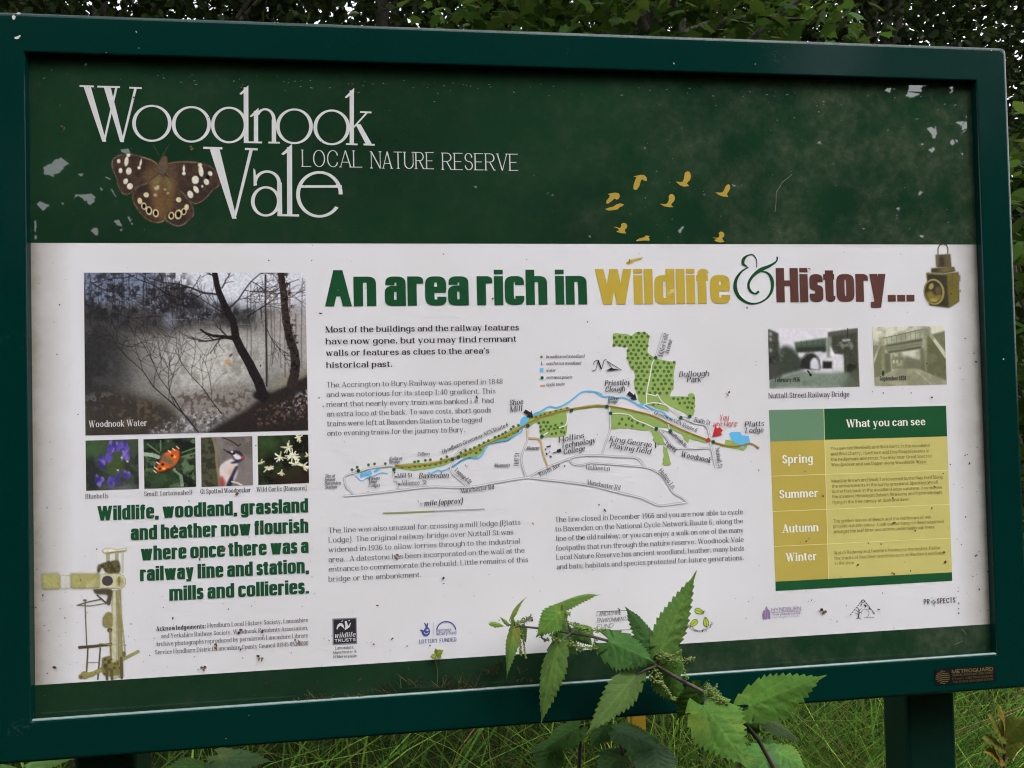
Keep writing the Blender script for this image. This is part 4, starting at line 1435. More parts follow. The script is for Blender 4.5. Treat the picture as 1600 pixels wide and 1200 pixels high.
# old bridge photograph 2
fD = lambda p: (1350 + p[0] / 9.233, 500 + p[1] / 9.233)
B_ = Paint([(1363, 511), (1475.8, 509), (1479.4, 600.4), (1366.4, 603.4)], .95).map(fD)
B_.C[:] = (196, 194, 176)
B_.poly([(125, 365), (300, 380), (310, 790), (150, 850)], (108, 110, 84), 1, .8)
B_.poly([(130, 380), (215, 375), (145, 560)], (132, 132, 108), 1, .8)
B_.line([(230, 370), (190, 460), (140, 610)], 3.0, (172, 172, 146), .95)
B_.poly([(215, 245), (300, 240), (300, 370), (215, 360)], (148, 148, 124), 1, .6)
B_.poly([(250, 370), (300, 370), (310, 800), (255, 800)], (124, 126, 98), 1, .6)
B_.poly([(290, 262), (860, 128), (850, 260), (310, 360)], (162, 166, 144), 1, .6)
B_.line([(290, 260), (860, 130)], 1.2, (86, 88, 68), 1)
for i in range(8):
    x = 330 + i * 68
    B_.line([(x, 262 - (x - 290) * .235), (x + 6, 350 - (x - 310) * .185)], 1, (116, 118, 94), .9)
B_.poly([(305, 358), (850, 258), (850, 315), (310, 400)], (84, 86, 66), 1, .6)
B_.poly([(310, 395), (850, 315), (850, 365), (320, 452)], (112, 114, 90), 1, .6)
B_.poly([(330, 450), (840, 368), (830, 420), (350, 490)], (78, 80, 62), 1, .6)
B_.poly([(300, 470), (390, 490), (400, 740), (300, 800)], (94, 96, 74), 1, .8)
B_.poly([(385, 490), (815, 425), (815, 700), (400, 720)], (186, 186, 170), 1, .8)
B_.poly([(390, 560), (440, 530), (540, 520), (600, 560), (600, 700), (400, 720)], (120, 122, 98), 1, .8)
B_.poly([(590, 560), (620, 525), (820, 585), (830, 720), (560, 720)], (106, 106, 86), 1, .8)
for x in (430, 480, 540):
    B_.ell(x, 600, 1.8, 2.8, (170, 172, 150), .9)
B_.poly([(470, 630), (560, 625), (560, 655), (470, 660)], (176, 176, 156), .9, .6)
for x, y in ((422, 490), (515, 470)):
    B_.poly([(x - 12, y), (x + 12, y), (x + 14, y + 60), (x - 14, y + 60)], (110, 110, 88), 1, .6)
B_.poly([(855, 95), (960, 100), (970, 200), (940, 235), (860, 245)], (138, 138, 112), 1, .6)
B_.poly([(860, 245), (940, 235), (910, 780), (850, 640)], (140, 142, 112), 1, .8)
B_.poly([(810, 420), (860, 400), (900, 770), (810, 720)], (98, 98, 78), 1, .8)
B_.poly([(910, 240), (960, 210), (1185, 560), (1192, 890), (900, 770)], (92, 94, 68), 1, .8)
B_.poly([(980, 210), (1170, 155), (1178, 470)], (104, 106, 82), 1, .8)
B_.line([(965, 225), (1080, 380), (1182, 530)], 5, (176, 178, 152), .95)
B_.poly([(150, 850), (460, 715), (760, 700), (1192, 880), (1195, 930), (150, 955)], (142, 140, 116), 1, 1)
B_.line([(760, 740), (860, 830), (980, 935)], 1.6, (170, 168, 142), .9)
B_.poly([(880, 770), (1192, 880), (1194, 930), (1000, 935)], (150, 148, 124), .8, 1)
B_.noisemix((112, 110, 90), 16, 61, .45, .65, .5)
B_.ell(276, 770, 2.0, 4.4, (40, 42, 34), .9)
B_.grain(.06, 4, 66)
o = B_.build("photo_print", sign, 2)
o["label"] = "old sepia printed photo of a girder bridge over a road"
text("photo_caption", [("September 1938", 1374.8, 594.8, 1416)], 'serif', 5.0, M_BLACKINK, o, 4)

# ---- speckled brown butterfly on the header (cut-out picture)
fE = lambda p: (165 + p[0] / 8.421, 220 + p[1] / 8.421)
B_ = Paint([(168, 222), (352, 222), (352, 360), (168, 360)], .8).map(fE)
B_.A[:] = 0
B_.C[:] = (40, 36, 32)
LW = [(690, 300), (600, 240), (470, 200), (330, 168), (200, 176), (110, 220), (75, 300), (95, 400), (140, 500), (170, 620), (210, 690), (270, 712), (340, 690), (400, 620), (480, 590), (640, 480), (700, 400)]
RW = [(800, 300), (900, 275), (1050, 265), (1200, 275), (1340, 310), (1460, 390), (1520, 470), (1500, 590), (1400, 670), (1320, 770), (1200, 835), (1140, 820), (1060, 740), (960, 640), (860, 520), (780, 400)]
LH = [(700, 430), (560, 540), (440, 590), (370, 650), (345, 760), (400, 880), (480, 990), (580, 1060), (690, 1085), (780, 1040), (800, 800), (760, 500)]
RH = [(760, 440), (860, 500), (960, 620), (1080, 760), (1145, 850), (1165, 970), (1110, 1040), (1030, 1110), (940, 1130), (840, 1090), (780, 1030), (760, 800)]
for sh in (LW, RW, LH, RH):
    B_.blob(sh, (150, 138, 110), 1, 1.0, True)
for sh, q in ((LW, .965), (RW, .965), (LH, .95), (RH, .95)):
    cx, cy = np.mean(sh, 0)
    B_.blob([(cx + (x - cx) * q, cy + (y - cy) * q) for x, y in sh], (52, 42, 38), 1, .8)
B_.noisemix((70, 54, 44), 8, 71, .45, .62, .7)
BR = (96, 74, 50)
B_.blob([(700, 300), (560, 360), (470, 470), (560, 560), (640, 640), (720, 700), (760, 420)], (90, 70, 52), .85, 3)
B_.blob([(800, 300), (900, 320), (960, 420), (960, 560), (900, 620), (820, 500)], (82, 64, 50), .8, 3)
B_.blob([(580, 560), (700, 460), (760, 620), (790, 1000), (700, 1040), (620, 860)], (104, 78, 50), .85, 4)
B_.blob([(770, 460), (870, 520), (920, 680), (900, 860), (820, 960), (780, 900)], (100, 76, 50), .85, 4)
B_.blob([(600, 560), (700, 440), (720, 540), (640, 640)], (108, 100, 66), .8, 3)
B_.blob([(770, 470), (850, 510), (880, 600), (800, 640)], (104, 96, 66), .8, 3)
B_.line([(480, 215), (600, 250), (690, 310)], 2.2, (128, 104, 78), .8)
B_.line([(830, 292), (1000, 275), (1190, 285)], 2.0, (112, 92, 72), .8)
B_.blob([(690, 290), (740, 210), (790, 195), (815, 240), (820, 330), (790, 430), (730, 450), (690, 400)], (88, 72, 58), 1, 1, True)
B_.ell(740, 385, 4, 6, (74, 72, 70), .8, 0, 2)
for pts in ([(625, 60), (710, 200)], [(830, 60), (745, 200)]):
    B_.line(pts, .9, (96, 118, 92), .8, cut=True)
W_ = (206, 200, 184)
for x, y, rx, ry, ro in ((300, 190, 3, 2.5, 0), (275, 270, 3.2, 8, 8), (172, 268, 2.8, 3.4, 10), (196, 392, 3, 4, 0), (305, 398, 4.3, 5.6, 5), (264, 532, 3.6, 4.6, 25), (320, 598, 4.6, 5, 30), (440, 355, 2.6, 2.4, 0), (462, 290, 1.5, 6, 12),
                         (1242, 318, 3.4, 3, 0), (1255, 400, 3.8, 8.6, -8), (1180, 515, 5.6, 6.4, 0), (1376, 430, 3.3, 4, -30), (1326, 540, 4, 5, -20), (1190, 640, 3.6, 6.2, -30), (1115, 705, 4.4, 6, -20), (1030, 430, 3, 2.8, 0), (1030, 370, 1.8, 6, 0), (1272, 598, 1.6, 2.2, 0)):
    B_.ell(x, y, rx, ry, W_, .92, ro, 1.2)
B_.ell(1345, 480, 3, 3.4, (18, 16, 18), .9)
for x, y, r in ((450, 790, 3.6), (505, 860, 4.2), (570, 918, 5.0), (660, 952, 4.6), (865, 985, 4.4), (958, 968, 5.6), (1030, 930, 4.2), (1066, 875, 3.6)):
    B_.ell(x, y, r, r * 1.38, (196, 180, 138), .95, -12 if x < 780 else 12, 1)
    if 470 < x < 1050:
        B_.ell(x, y, r * .62, r * .9, (26, 20, 22), 1, 0, 1)
for x, y in ((535, 712), (962, 775)):
    B_.ell(x, y, 4.2, 4, (196, 184, 150), .9, 20, 1)
for x, y, r in ((670, 625, 4), (655, 715, 3), (690, 600, 2), (780, 640, 2), (820, 690, 2)):
    B_.ell(x, y, r, r * .8, (176, 164, 148), .7, 0, 2)
B_.grain(.16, 3, 75)
o = B_.build("butterfly_picture", sign, 3)
o["label"] = "printed cut-out picture of a speckled brown butterfly"

# ---- brass lamp (cut-out)
fF = lambda p: (1435 + p[0] / 10.0, 370 + p[1] / 10.0)
B_ = Paint([(1441, 379), (1503, 379), (1503, 483), (1441, 483)], .75).map(fF)
B_.A[:] = 0
B_.C[:] = (112, 102, 66)
B_.line([(308, 275), (305, 190), (330, 130), (385, 112), (440, 130), (462, 190), (458, 265)], 1.5, (89, 78, 57), 1, cut=True)
B_.poly([(268, 280), (500, 268), (518, 480), (280, 480)], (94, 83, 62), 1, .5, True)
B_.poly([(268, 280), (310, 278), (320, 480), (282, 480)], (110, 101, 73), .8, 1)
B_.poly([(330, 300), (400, 296), (420, 470), (330, 474)], (48, 44, 38), .85, 2)
B_.poly([(420, 276), (500, 268), (516, 470), (440, 478)], (87, 77, 55), .8, 2)
B_.poly([(200, 490), (560, 468), (580, 540), (430, 570), (200, 560)], (87, 80, 50), 1, .5, True)
B_.poly([(340, 500), (480, 482), (500, 530), (400, 550)], (122, 111, 70), .7, 2)
B_.poly([(205, 500), (320, 490), (320, 545), (210, 555)], (52, 47, 36), .8, 2)
B_.poly([(120, 560), (430, 575), (630, 550), (640, 1010), (480, 1110), (170, 1070), (135, 680)], (94, 86, 47), 1, .5, True)
B_.poly([(140, 590), (450, 600), (470, 1100), (175, 1065)], (55, 52, 43), 1, 1)
B_.poly([(455, 590), (628, 556), (640, 1010), (482, 1105)], (104, 95, 48), 1, .8)
B_.poly([(460, 600), (540, 580), (560, 800), (470, 900)], (90, 82, 48), .8, 4)
B_.poly([(120, 556), (430, 578), (440, 590), (130, 572)], (126, 118, 84), 1, .5)
B_.poly([(632, 600), (655, 596), (655, 700), (636, 704)], (70, 63, 43), 1, .5, True)
B_.poly([(636, 830), (660, 826), (660, 860), (638, 862)], (70, 63, 43), 1, .5, True)
B_.ell(244, 860, 16.2, 20.4, (137, 127, 78), 1, -8, .8, True)
B_.ell(238, 862, 13.6, 17.8, (58, 52, 38), 1, -8, 1)
B_.blob([(120, 880), (200, 850), (260, 910), (370, 900), (340, 990), (240, 1030), (150, 980)], (122, 108, 55), .95, 1.5)
B_.ell(200, 775, 3.4, 5.2, (149, 137, 87), .95, 20, 2)
B_.ell(310, 840, 5, 6, (92, 82, 62), .8, 0, 3)
B_.ell(235, 990, 5.5, 2.6, (156, 141, 77), .9, 0, 2)
for x, y in ((512, 888), (625, 742)):
    B_.ell(x, y, 1, 1, (33, 32, 25), 1)
B_.grain(.10, 3, 85)
o = B_.build("lamp_picture", sign, 3)
o["label"] = "printed cut-out picture of an old brass railway lamp"

# ---- railway signal (cut-out)
fG = lambda p: (50 + p[0] / 5.106, 840 + p[1] / 5.106)
B_ = Paint([(62, 850), (222, 850), (222, 1068), (62, 1068)], .85).map(fG)
B_.A[:] = 0
B_.C[:] = (150, 146, 110)
PO, PD, PM = (178, 174, 144), (74, 68, 50), (132, 126, 84)
B_.poly([(78, 288), (222, 286), (226, 410), (82, 412)], (156, 150, 98), 1, 1.4, True)
B_.poly([(304, 286), (540, 286), (540, 405), (310, 408)], (154, 148, 96), 1, 1.4, True)
B_.poly([(226, 300), (304, 298), (306, 408), (228, 410)], (210, 206, 204), .8, 1, True)
B_.poly([(430, 380), (490, 340), (490, 404), (430, 406)], (186, 182, 150), .6, 2)
B_.poly([(640, 420), (672, 420), (680, 1120), (625, 1128)], PO, 1, .8, True)
B_.poly([(672, 420), (708, 410), (730, 1110), (690, 1120)], PM, 1, .8, True)
B_.line([(700, 500), (742, 900), (740, 960)], 2, (150, 146, 108), .9, cut=True)
B_.line([(724, 120), (722, 280)], 2.6, (200, 196, 182), .8, cut=True)
B_.blob([(556, 105), (600, 85), (680, 92), (748, 84), (742, 112), (660, 118), (590, 128)], (206, 202, 180), 1, .8, True)
B_.line([(590, 124), (660, 114), (740, 106)], 2, (120, 114, 82), .9, cut=True)
for x in (605, 675):
    B_.line([(x, 125), (x + 2, 200)], 5, (152, 146, 110), 1, cut=True)
B_.blob([(520, 270), (525, 225), (560, 205), (600, 195), (690, 185), (698, 280), (600, 285), (560, 240), (535, 285)], (92, 84, 56), 1, 1, True)
B_.noisemix((56, 50, 36), 5, 93, .45, .6, .7, B_.mask([fG(q) for q in [(510, 190), (700, 180), (700, 290), (510, 290)]]))
B_.poly([(540, 290), (700, 285), (740, 330), (700, 405), (540, 405)], (186, 182, 150), 1, 1, True)
B_.ell(700, 350, 9.5, 11, (180, 176, 140), 1, 0, 1, True)
B_.ell(700, 352, 6.5, 8, (158, 152, 112), 1)
B_.ell(694, 345, 2.4, 7, (112, 104, 70), .9)
B_.ell(602, 345, 8.6, 8.0, (66, 62, 66), 1, 0, 1, True)
B_.blob([(485, 410), (630, 410), (640, 470), (620, 540), (590, 520), (600, 460), (510, 450)], (72, 64, 52), .95, 1, True)
B_.line([(520, 460), (590, 520)], 2.4, (66, 60, 54), 1, cut=True)
B_.line([(360, 540), (460, 510), (560, 490)], 1.8, (80, 74, 64), 1, cut=True)
B_.line([(360, 540), (460, 545), (590, 525)], 1.4, (92, 86, 76), 1, cut=True)
B_.line([(422, 495), (430, 700), (436, 860)], 1.8, (84, 76, 64), 1, cut=True)
B_.line([(412, 500), (432, 500)], 2.4, (84, 76, 64), 1, cut=True)
B_.blob([(565, 640), (600, 595), (640, 610), (642, 700), (600, 720), (565, 700)], (128, 118, 78), 1, 1, True)
B_.ell(620, 738, 4, 3.6, (80, 72, 52), 1, 0, 1, True)
B_.line([(622, 740), (626, 860), (630, 960)], 2.6, (116, 106, 66), 1, cut=True)
B_.line([(378, 876), (500, 866), (630, 850)], 4.4, (70, 62, 46), 1, cut=True)
B_.line([(540, 846), (750, 858)], 1.4, (150, 144, 104), .9, cut=True)
B_.line([(446, 880), (436, 1070)], 2.4, (74, 66, 56), 1, cut=True)
B_.line([(545, 880), (525, 1130)], 2.4, (74, 66, 56), 1, cut=True)
B_.line([(446, 998), (535, 996)], 1.1, (110, 104, 96), 1, cut=True)
B_.line([(390, 1110), (480, 1090), (600, 1030), (720, 975), (846, 908)], 8.5, (134, 128, 78), 1, 3.8, cut=True)
B_.ell(420, 1098, 6.6, 6.2, (130, 122, 76), 1, 0, 1, True)
B_.ell(392, 1112, 2.8, 2.4, (92, 84, 56), 1, 0, 1, True)
B_.blob([(560, 960), (630, 945), (640, 1000), (690, 1000), (700, 1090), (570, 1095)], (112, 104, 62), 1, 1, True)
B_.noisemix((52, 46, 34), 5, 95, .48, .62, .7, B_.mask([fG(q) for q in [(550, 950), (700, 980), (740, 1120), (560, 1100)]]))
for x, a, b in ((595, 1040, 1128), (634, 1060, 1126), (712, 960, 1118)):
    B_.line([(x, a), (x + 4, b)], 4.4, (84, 76, 52), 1, cut=True)
B_.ell(735, 930, 2.6, 5, (96, 88, 58), 1, 0, 1, True)
B_.grain(.10, 4, 97)
o = B_.build("signal_picture", sign, 3)
o["label"] = "printed cut-out picture of a railway semaphore signal"

# ------------------------------------------------------------------ the printed map
zA = lambda x, y: (500 + x / 6.667, 640 + y / 6.667)
zB = lambda x, y: (690 + x / 5.454, 560 + y / 5.454)
zC = lambda x, y: (930 + x / 5.714, 500 + y / 5.714)
zD = lambda x, y: (930 + x / 5.714, 640 + y / 5.714)
mA = lambda L_: [zA(*q) for q in L_]
mB = lambda L_: [zB(*q) for q in L_]
mC = lambda L_: [zC(*q) for q in L_]
mD = lambda L_: [zD(*q) for q in L_]
mapo = empty("route_map", (0, D, ZC))
mapo.parent = sign
mapo.matrix_parent_inverse = Matrix.Translation(-root_loc(sign))
M_MGREEN = print_mat("map_green_ink", alb(134, 156, 88), .05)
M_MTREE = print_mat("map_tree_ink", alb(74, 102, 52), .08)
M_MBLUE = print_mat("map_blue_ink", alb(92, 166, 214), .05)
M_MGOLD = print_mat("map_route_ink", alb(160, 132, 64), .06)
M_MROADE = print_mat("map_road_edge_ink", alb(150, 148, 152), .05)
M_MROAD = print_mat("map_road_ink", alb(196, 193, 198), .03)
M_MBROWN = print_mat("map_lane_ink", alb(186, 152, 108), .05)
M_MENTRY = print_mat("map_entrance_ink", alb(34, 74, 62), .05)
rj = random.Random(12)


def jag(pts, amp=.8, n=4):
    out = []
    for (x0, y0), (x1, y1) in zip(pts, pts[1:] + pts[:1]):
        for k in range(n):
            t = k / n
            out.append((x0 + (x1 - x0) * t + rj.uniform(-amp, amp), y0 + (y1 - y0) * t + rj.uniform(-amp, amp)))
    return out


g = Flat(2)
WOOD = mC([(160, 118), (270, 122), (330, 138), (370, 106), (440, 108), (492, 140), (470, 210), (470, 290), (510, 322), (555, 345), (720, 380), (700, 500), (706, 590), (660, 690), (620, 760), (480, 740), (400, 740), (380, 680), (345, 580), (352, 470), (310, 420), (285, 330), (285, 240), (155, 230)])
g.concave(jag(WOOD))
g.concave(jag(mC([(380, 690), (480, 650), (660, 680), (830, 685), (832, 660), (862, 648), (890, 675), (892, 770), (880, 850), (845, 858), (760, 812), (640, 760), (660, 825), (560, 792), (450, 752), (400, 745)])))
g.concave(jag(mC([(140, 785), (300, 800), (420, 830), (520, 870), (640, 930), (800, 1000), (1005, 1070), (1000, 1105), (840, 1060), (830, 1105), (770, 1020), (640, 960), (545, 960), (500, 985), (400, 990), (300, 965), (140, 975)])))
g.concave(jag(mC([(495, 990), (545, 975), (600, 1040), (620, 1115), (560, 1110), (515, 1080), (520, 1040)])))
g.concave(jag(mD([(605, 320), (640, 350), (680, 490), (640, 505), (600, 490), (610, 400)])))
g.concave(jag(mC([(1060, 1100), (1150, 1118), (1160, 1068), (1230, 1080), (1300, 1120), (1370, 1120), (1330, 1165), (1200, 1145), (1080, 1115)])))
g.concave(jag(mB([(835, 520), (1060, 450), (1075, 560), (1060, 665), (850, 672), (835, 600)]), .6))
g.concave(jag(mB([(130, 830), (300, 745), (560, 625), (690, 560), (780, 490), (860, 460), (960, 440), (1090, 415), (1100, 450), (950, 490), (820, 540), (740, 590), (690, 590), (620, 660), (560, 700), (400, 740), (345, 800), (300, 845), (170, 850)]), .5))
g.concave(jag(mA([(775, 572), (980, 560), (1180, 545), (1400, 490), (1430, 510), (1300, 580), (1130, 620), (950, 635), (850, 620), (775, 612)]), .5))
g.concave(jag(mA([(400, 640), (540, 600), (760, 580), (760, 605), (560, 610), (420, 660)]), .4))
g.concave(jag(mB([(1090, 425), (1309, 392), (1309, 415), (1100, 447)]), .3))
g.concave(jag(mC([(0, 752), (140, 762), (300, 795), (300, 812), (140, 790), (0, 784)]), .3))
g.build("map_woodland", M_MGREEN, mapo)
t_ = Flat(4)


def inside(p, poly):
    c = False
    for (x0, y0), (x1, y1) in zip(poly, poly[1:] + poly[:1]):
        if (y0 > p[1]) != (y1 > p[1]) and p[0] < (x1 - x0) * (p[1] - y0) / (y1 - y0) + x0:
            c = not c
    return c


row = 0
y = 520.0
while y < 617:
    x = 955.0 + (row % 2) * 4.4
    while x < 1060:
        q = (x + rj.uniform(-1.2, 1.2), y + rj.uniform(-1, 1))
        if inside(q, WOOD) and abs(q[0] - np.interp(q[1], [560, 587, 614, 630], [1024, 1015, 1010, 1010])) > 3.0:
            t_.disc(q[0], q[1], 2.5, 8)
        x += 8.6
    y += 6.7
    row += 1
t_.build("map_trees", M_MTREE, mapo)
for L_ in (mC([(700, 700), (740, 708), (780, 698), (825, 700), (880, 698), (755, 742), (800, 740), (840, 735), (825, 780), (862, 785), (870, 745), (520, 755), (565, 748), (240, 885), (300, 880), (330, 898), (215, 925), (275, 935), (330, 945), (378, 920), (430, 940)]),
           mB([(830, 550), (870, 545), (905, 545), (845, 582), (890, 578), (930, 580), (970, 570), (1025, 555), (845, 620), (870, 608), (915, 605), (960, 600), (990, 590), (1030, 592), (940, 645), (975, 638), (1020, 625), (1045, 632)]),
           mB([(165, 805), (205, 785), (245, 775), (280, 760), (320, 740), (360, 718), (400, 700), (455, 672), (487, 660), (520, 645), (545, 630), (590, 603), (612, 582), (655, 570), (205, 820), (245, 800), (295, 805), (330, 780), (545, 670), (575, 650), (610, 632), (650, 620),
               (805, 500), (845, 490), (880, 478), (925, 462), (975, 450), (1020, 438), (1070, 426), (40, 875), (45, 838)]),
           mA([(335, 625), (388, 600), (505, 575), (568, 565), (680, 563), (985, 545), (1025, 538), (1097, 528), (1150, 522), (1262, 515), (1322, 490), (855, 600), (930, 600), (990, 590), (1040, 590), (1095, 585), (1145, 578), (1205, 570), (1255, 555), (1308, 540)])):
    t_ = Flat(4)
    for q in L_:
        t_.disc(q[0], q[1], 2.3, 8)
    t_.build("map_trees", M_MTREE, mapo)
# water
w = Flat(3)
RV = [mA([(1130, 650), (1160, 668), (1230, 630), (1270, 642), (1360, 605), (1400, 588), (1480, 530), (1560, 503), (1620, 503)]), mB([(60, 938), (120, 905), (180, 865), (240, 848), (300, 852), (345, 822), (390, 742), (470, 710), (560, 700), (620, 660), (680, 622), (690, 580)]),
      mB([(790, 472), (840, 455), (920, 410), (985, 420), (1090, 368), (1200, 286), (1309, 286), (1370, 310)]), mC([(0, 642), (70, 685), (130, 682), (190, 697), (250, 690), (320, 722), (390, 762)]), mC([(450, 760), (500, 792), (600, 820), (640, 855), (690, 890)]),
      mA([(370, 685), (400, 720), (440, 742), (500, 705), (560, 690), (640, 658), (705, 670)])]
for k, q in enumerate(RV):
    w = Flat(3)
    w.line(curve_pts(q, 4), [2.3, 2.6, 2.6, 2.4, 2.2, 1.6][k])
    w.build("map_river", M_MBLUE, mapo)
w = Flat(3)
w.concave(mB([(672, 525), (695, 495), (745, 500), (730, 545), (690, 575), (675, 600), (668, 560)]))
w.build("map_pond", M_MBLUE, mapo)
w = Flat(3)
w.concave(mB([(770, 475), (840, 455), (830, 478), (790, 490)]))
w.build("map_pond", M_MBLUE, mapo)
w = Flat(3)
w.concave(mB([(440, 722), (560, 690), (600, 672), (570, 702), (500, 718)]))
w.build("map_pond", M_MBLUE, mapo)
w = Flat(3)
w.concave(mC([(372, 765), (410, 740), (440, 755), (520, 790), (500, 805), (400, 775)]))
w.build("map_pond", M_MBLUE, mapo)
w = Flat(3)
w.concave(mC([(1195, 1015), (1215, 1000), (1295, 1000), (1310, 1030), (1370, 1035), (1385, 1095), (1340, 1115), (1320, 1150), (1290, 1120), (1225, 1080)]))
w.build("map_pond", M_MBLUE, mapo)
w = Flat(3)
w.poly(mA([(415, 670), (535, 630), (540, 672), (420, 710)]))
w.build("map_pond", M_MBLUE, mapo)
w = Flat(3)
w.poly(mA([(555, 640), (590, 615), (635, 612), (570, 660)]))
w.build("map_pond", M_MBLUE, mapo)
# roads
ROADS = [
    (mA([(243, 900), (350, 893), (600, 868), (820, 842), (1150, 805), (1450, 812), (1620, 800)]) + mB([(400, 1070), (600, 1035), (740, 1018), (900, 1035), (1100, 1058), (1309, 1092)]) + mD([(200, 738), (400, 785), (480, 820), (560, 855), (640, 852), (740, 838), (830, 824)]), 3.6),
    (mD([(828, 826), (760, 780), (700, 745), (650, 672), (600, 592), (540, 550), (450, 516), (200, 492), (0, 478)]) + mB([(1280, 888), (1190, 910), (1115, 898), (1090, 858)]), 3.0),
    (mB([(725, 1020), (900, 930), (1090, 855), (1170, 832), (1309, 826)]) + mD([(200, 420), (340, 426), (400, 455), (446, 516)]), 3.6),
    (mB([(735, 600), (735, 680), (700, 770), (680, 850), (690, 920), (720, 1016)]), 3.2),
    (mA([(1525, 810), (1500, 770), (1440, 720), (1380, 665), (1360, 610), (1385, 545), (1410, 480), (1440, 440), (1520, 390)]), 3.2),
    (mA([(770, 590), (770, 728), (805, 752), (812, 842)]), 3.0),
    (mA([(765, 582), (650, 592), (500, 615), (400, 648), (262, 694), (266, 785), (300, 832), (360, 888)]), 3.0),
    (mC([(610, 110), (540, 335)]), 3.4),
    (mC([(122, 735), (128, 800), (135, 960), (95, 1090)]) + mD([(60, 400)]), 3.0),
    (mC([(775, 870), (880, 918), (990, 945), (1020, 1040)]) + mD([(1040, 360), (1075, 518)]), 3.2),
    (mD([(575, 180), (640, 262), (680, 320), (715, 342), (820, 350), (1035, 342)]), 3.0),
    (mD([(590, 180), (660, 192), (720, 225), (770, 275), (818, 342)]), 2.6)]
e = Flat(4)
i_ = Flat(5)
for q, w_ in ROADS:
    c = curve_pts(q, 4)
    e.line(c, w_)
    i_.line(c, w_ * .55)
e.build("map_roads", M_MROADE, mapo)
i_.build("map_road_centre", M_MROAD, mapo)
q = Flat(5)
for L_ in (mC([(540, 340), (508, 390), (490, 500), (460, 650), (460, 745)]), mC([(460, 657), (540, 677), (555, 665), (600, 730), (700, 800), (770, 850), (845, 862)]), mC([(428, 765), (470, 745), (540, 740), (625, 757), (690, 810), (760, 872)]), mC([(430, 768), (490, 812), (505, 852)]),
           mC([(140, 833), (230, 835), (310, 850), (360, 890), (460, 930), (545, 970), (600, 972), (670, 992)]), mC([(650, 930), (668, 990)]), mB([(855, 665), (905, 630)]), mB([(1080, 450), (1070, 530), (1055, 570), (1000, 590)])):
    q = Flat(5)
    q.line(curve_pts(L_, 4), 1.5)
    q.build("map_path", print_mat("map_path_ink", alb(214, 212, 206), .02), mapo)
q = Flat(5)
q.line(curve_pts(mB([(735, 592), (735, 672), (800, 682), (840, 702), (862, 800), (905, 922)]), 5), 3.0)
q.build("map_lane", M_MBROWN, mapo)
RT = mA([(778, 582), (900, 590), (1000, 580), (1150, 565), (1300, 530), (1400, 500)]) + mB([(150, 830), (280, 780), (430, 710), (560, 655), (690, 582), (800, 520), (950, 470), (1080, 435), (1309, 405)]) + mC([(140, 772), (300, 800), (500, 850), (650, 920), (800, 990), (1010, 1072), (1060, 1092), (1200, 1125), (1300, 1120), (1390, 1103), (1465, 1146)])
c = curve_pts(RT, 5)
q = Flat(6)
q.line(c, 2.4)
q.build("map_cycle_route", M_MGOLD, mapo)
q = Flat(7)
q.line(c, .8)
q.build("map_cycle_route", print_mat("map_route_dark_ink", alb(150, 100, 46), .05), mapo)
q = Flat(8)
for p_ in mA([(400, 637), (770, 625), (1380, 518), (1443, 495)]) + mB([(735, 573), (855, 665), (1107, 443)]) + mC([(540, 337), (105, 772), (138, 832), (545, 970), (670, 992), (765, 872), (845, 860), (1055, 1088)]):
    q = Flat(8)
    q.disc(p_[0], p_[1], 2.9, 12)
    q.build("map_entrance", M_MENTRY, mapo)
q = Flat(8)
q.disc(847, 590.2, 2.6, 12)
q.build("legend_dot", M_MENTRY, mapo)
q = Flat(8)
q.disc(*zC(1010, 1070), 3.2, 12)
q.concave(mC([(1045, 1045), (1072, 945), (1090, 968), (1112, 955), (1140, 985), (1120, 1008), (1135, 1022)]))
q.build("map_position_arrow", M_REDINK, mapo)
q = Flat(8)
q.concave(mB([(697, 462), (715, 434), (757, 460), (765, 443), (782, 506), (722, 498), (738, 484)]))
q.build("map_arrow", M_BLACKINK, mapo)
q = Flat(8)
q.concave(mC([(282, 664), (305, 636), (345, 668), (356, 652), (372, 714), (312, 705), (328, 690)]))
q.build("map_arrow", M_BLACKINK, mapo)
q = Flat(8)
q.poly(mB([(880, 770), (890, 765), (892, 780), (882, 784)]))
q.poly(mB([(892, 750), (930, 740), (932, 750), (895, 760)]))
q.poly(mB([(888, 808), (900, 802), (904, 818), (892, 824)]))
q.poly(mB([(920, 826), (940, 836), (936, 846), (920, 836)]))
q.poly(mB([(982, 778), (1015, 768), (1022, 796), (986, 803)]))
q.poly(mB([(948, 803), (984, 790), (985, 797), (950, 810)]))
q.poly(mB([(914, 794), (924, 792), (926, 800), (916, 802)]))
q.build("map_marks", M_BLACKINK, mapo)
q = Flat(8)
zN = lambda L_: [(900 + x / 12.7, 540 + y / 12.7) for x, y in L_]
q.line(curve_pts(zN([(330, 490), (355, 497), (388, 475), (412, 415), (430, 335), (442, 296)])), .95)
q.line(curve_pts(zN([(358, 388), (352, 350), (378, 308), (432, 290), (446, 302)])), .95)
q.line(zN([(440, 292), (505, 470)]), 2.1)
q.line(curve_pts(zN([(505, 470), (522, 415), (545, 330), (565, 290), (590, 276), (606, 292)])), .95)
q.line(zN([(610, 305), (905, 486)]), 1.1)
q.line(zN([(622, 312), (702, 440)]), .8)
q.concave(zN([(575, 496), (640, 470), (705, 438), (752, 460), (905, 488)]))
q.build("north_arrow", M_BLACKINK, mapo)
q = Flat(8)
q.poly(mA([(780, 694), (800, 692), (800, 706), (780, 708)]))
q.poly(mA([(818, 770), (838, 768), (838, 782), (818, 784)]))
q.build("map_marks", M_BLACKINK, mapo)
q = Flat(3)
q.poly([(843, 575.3), (849, 574.8), (849.3, 580.8), (843.3, 581.3)])
q.build("legend_square", M_MBLUE, mapo)
q = Flat(3)
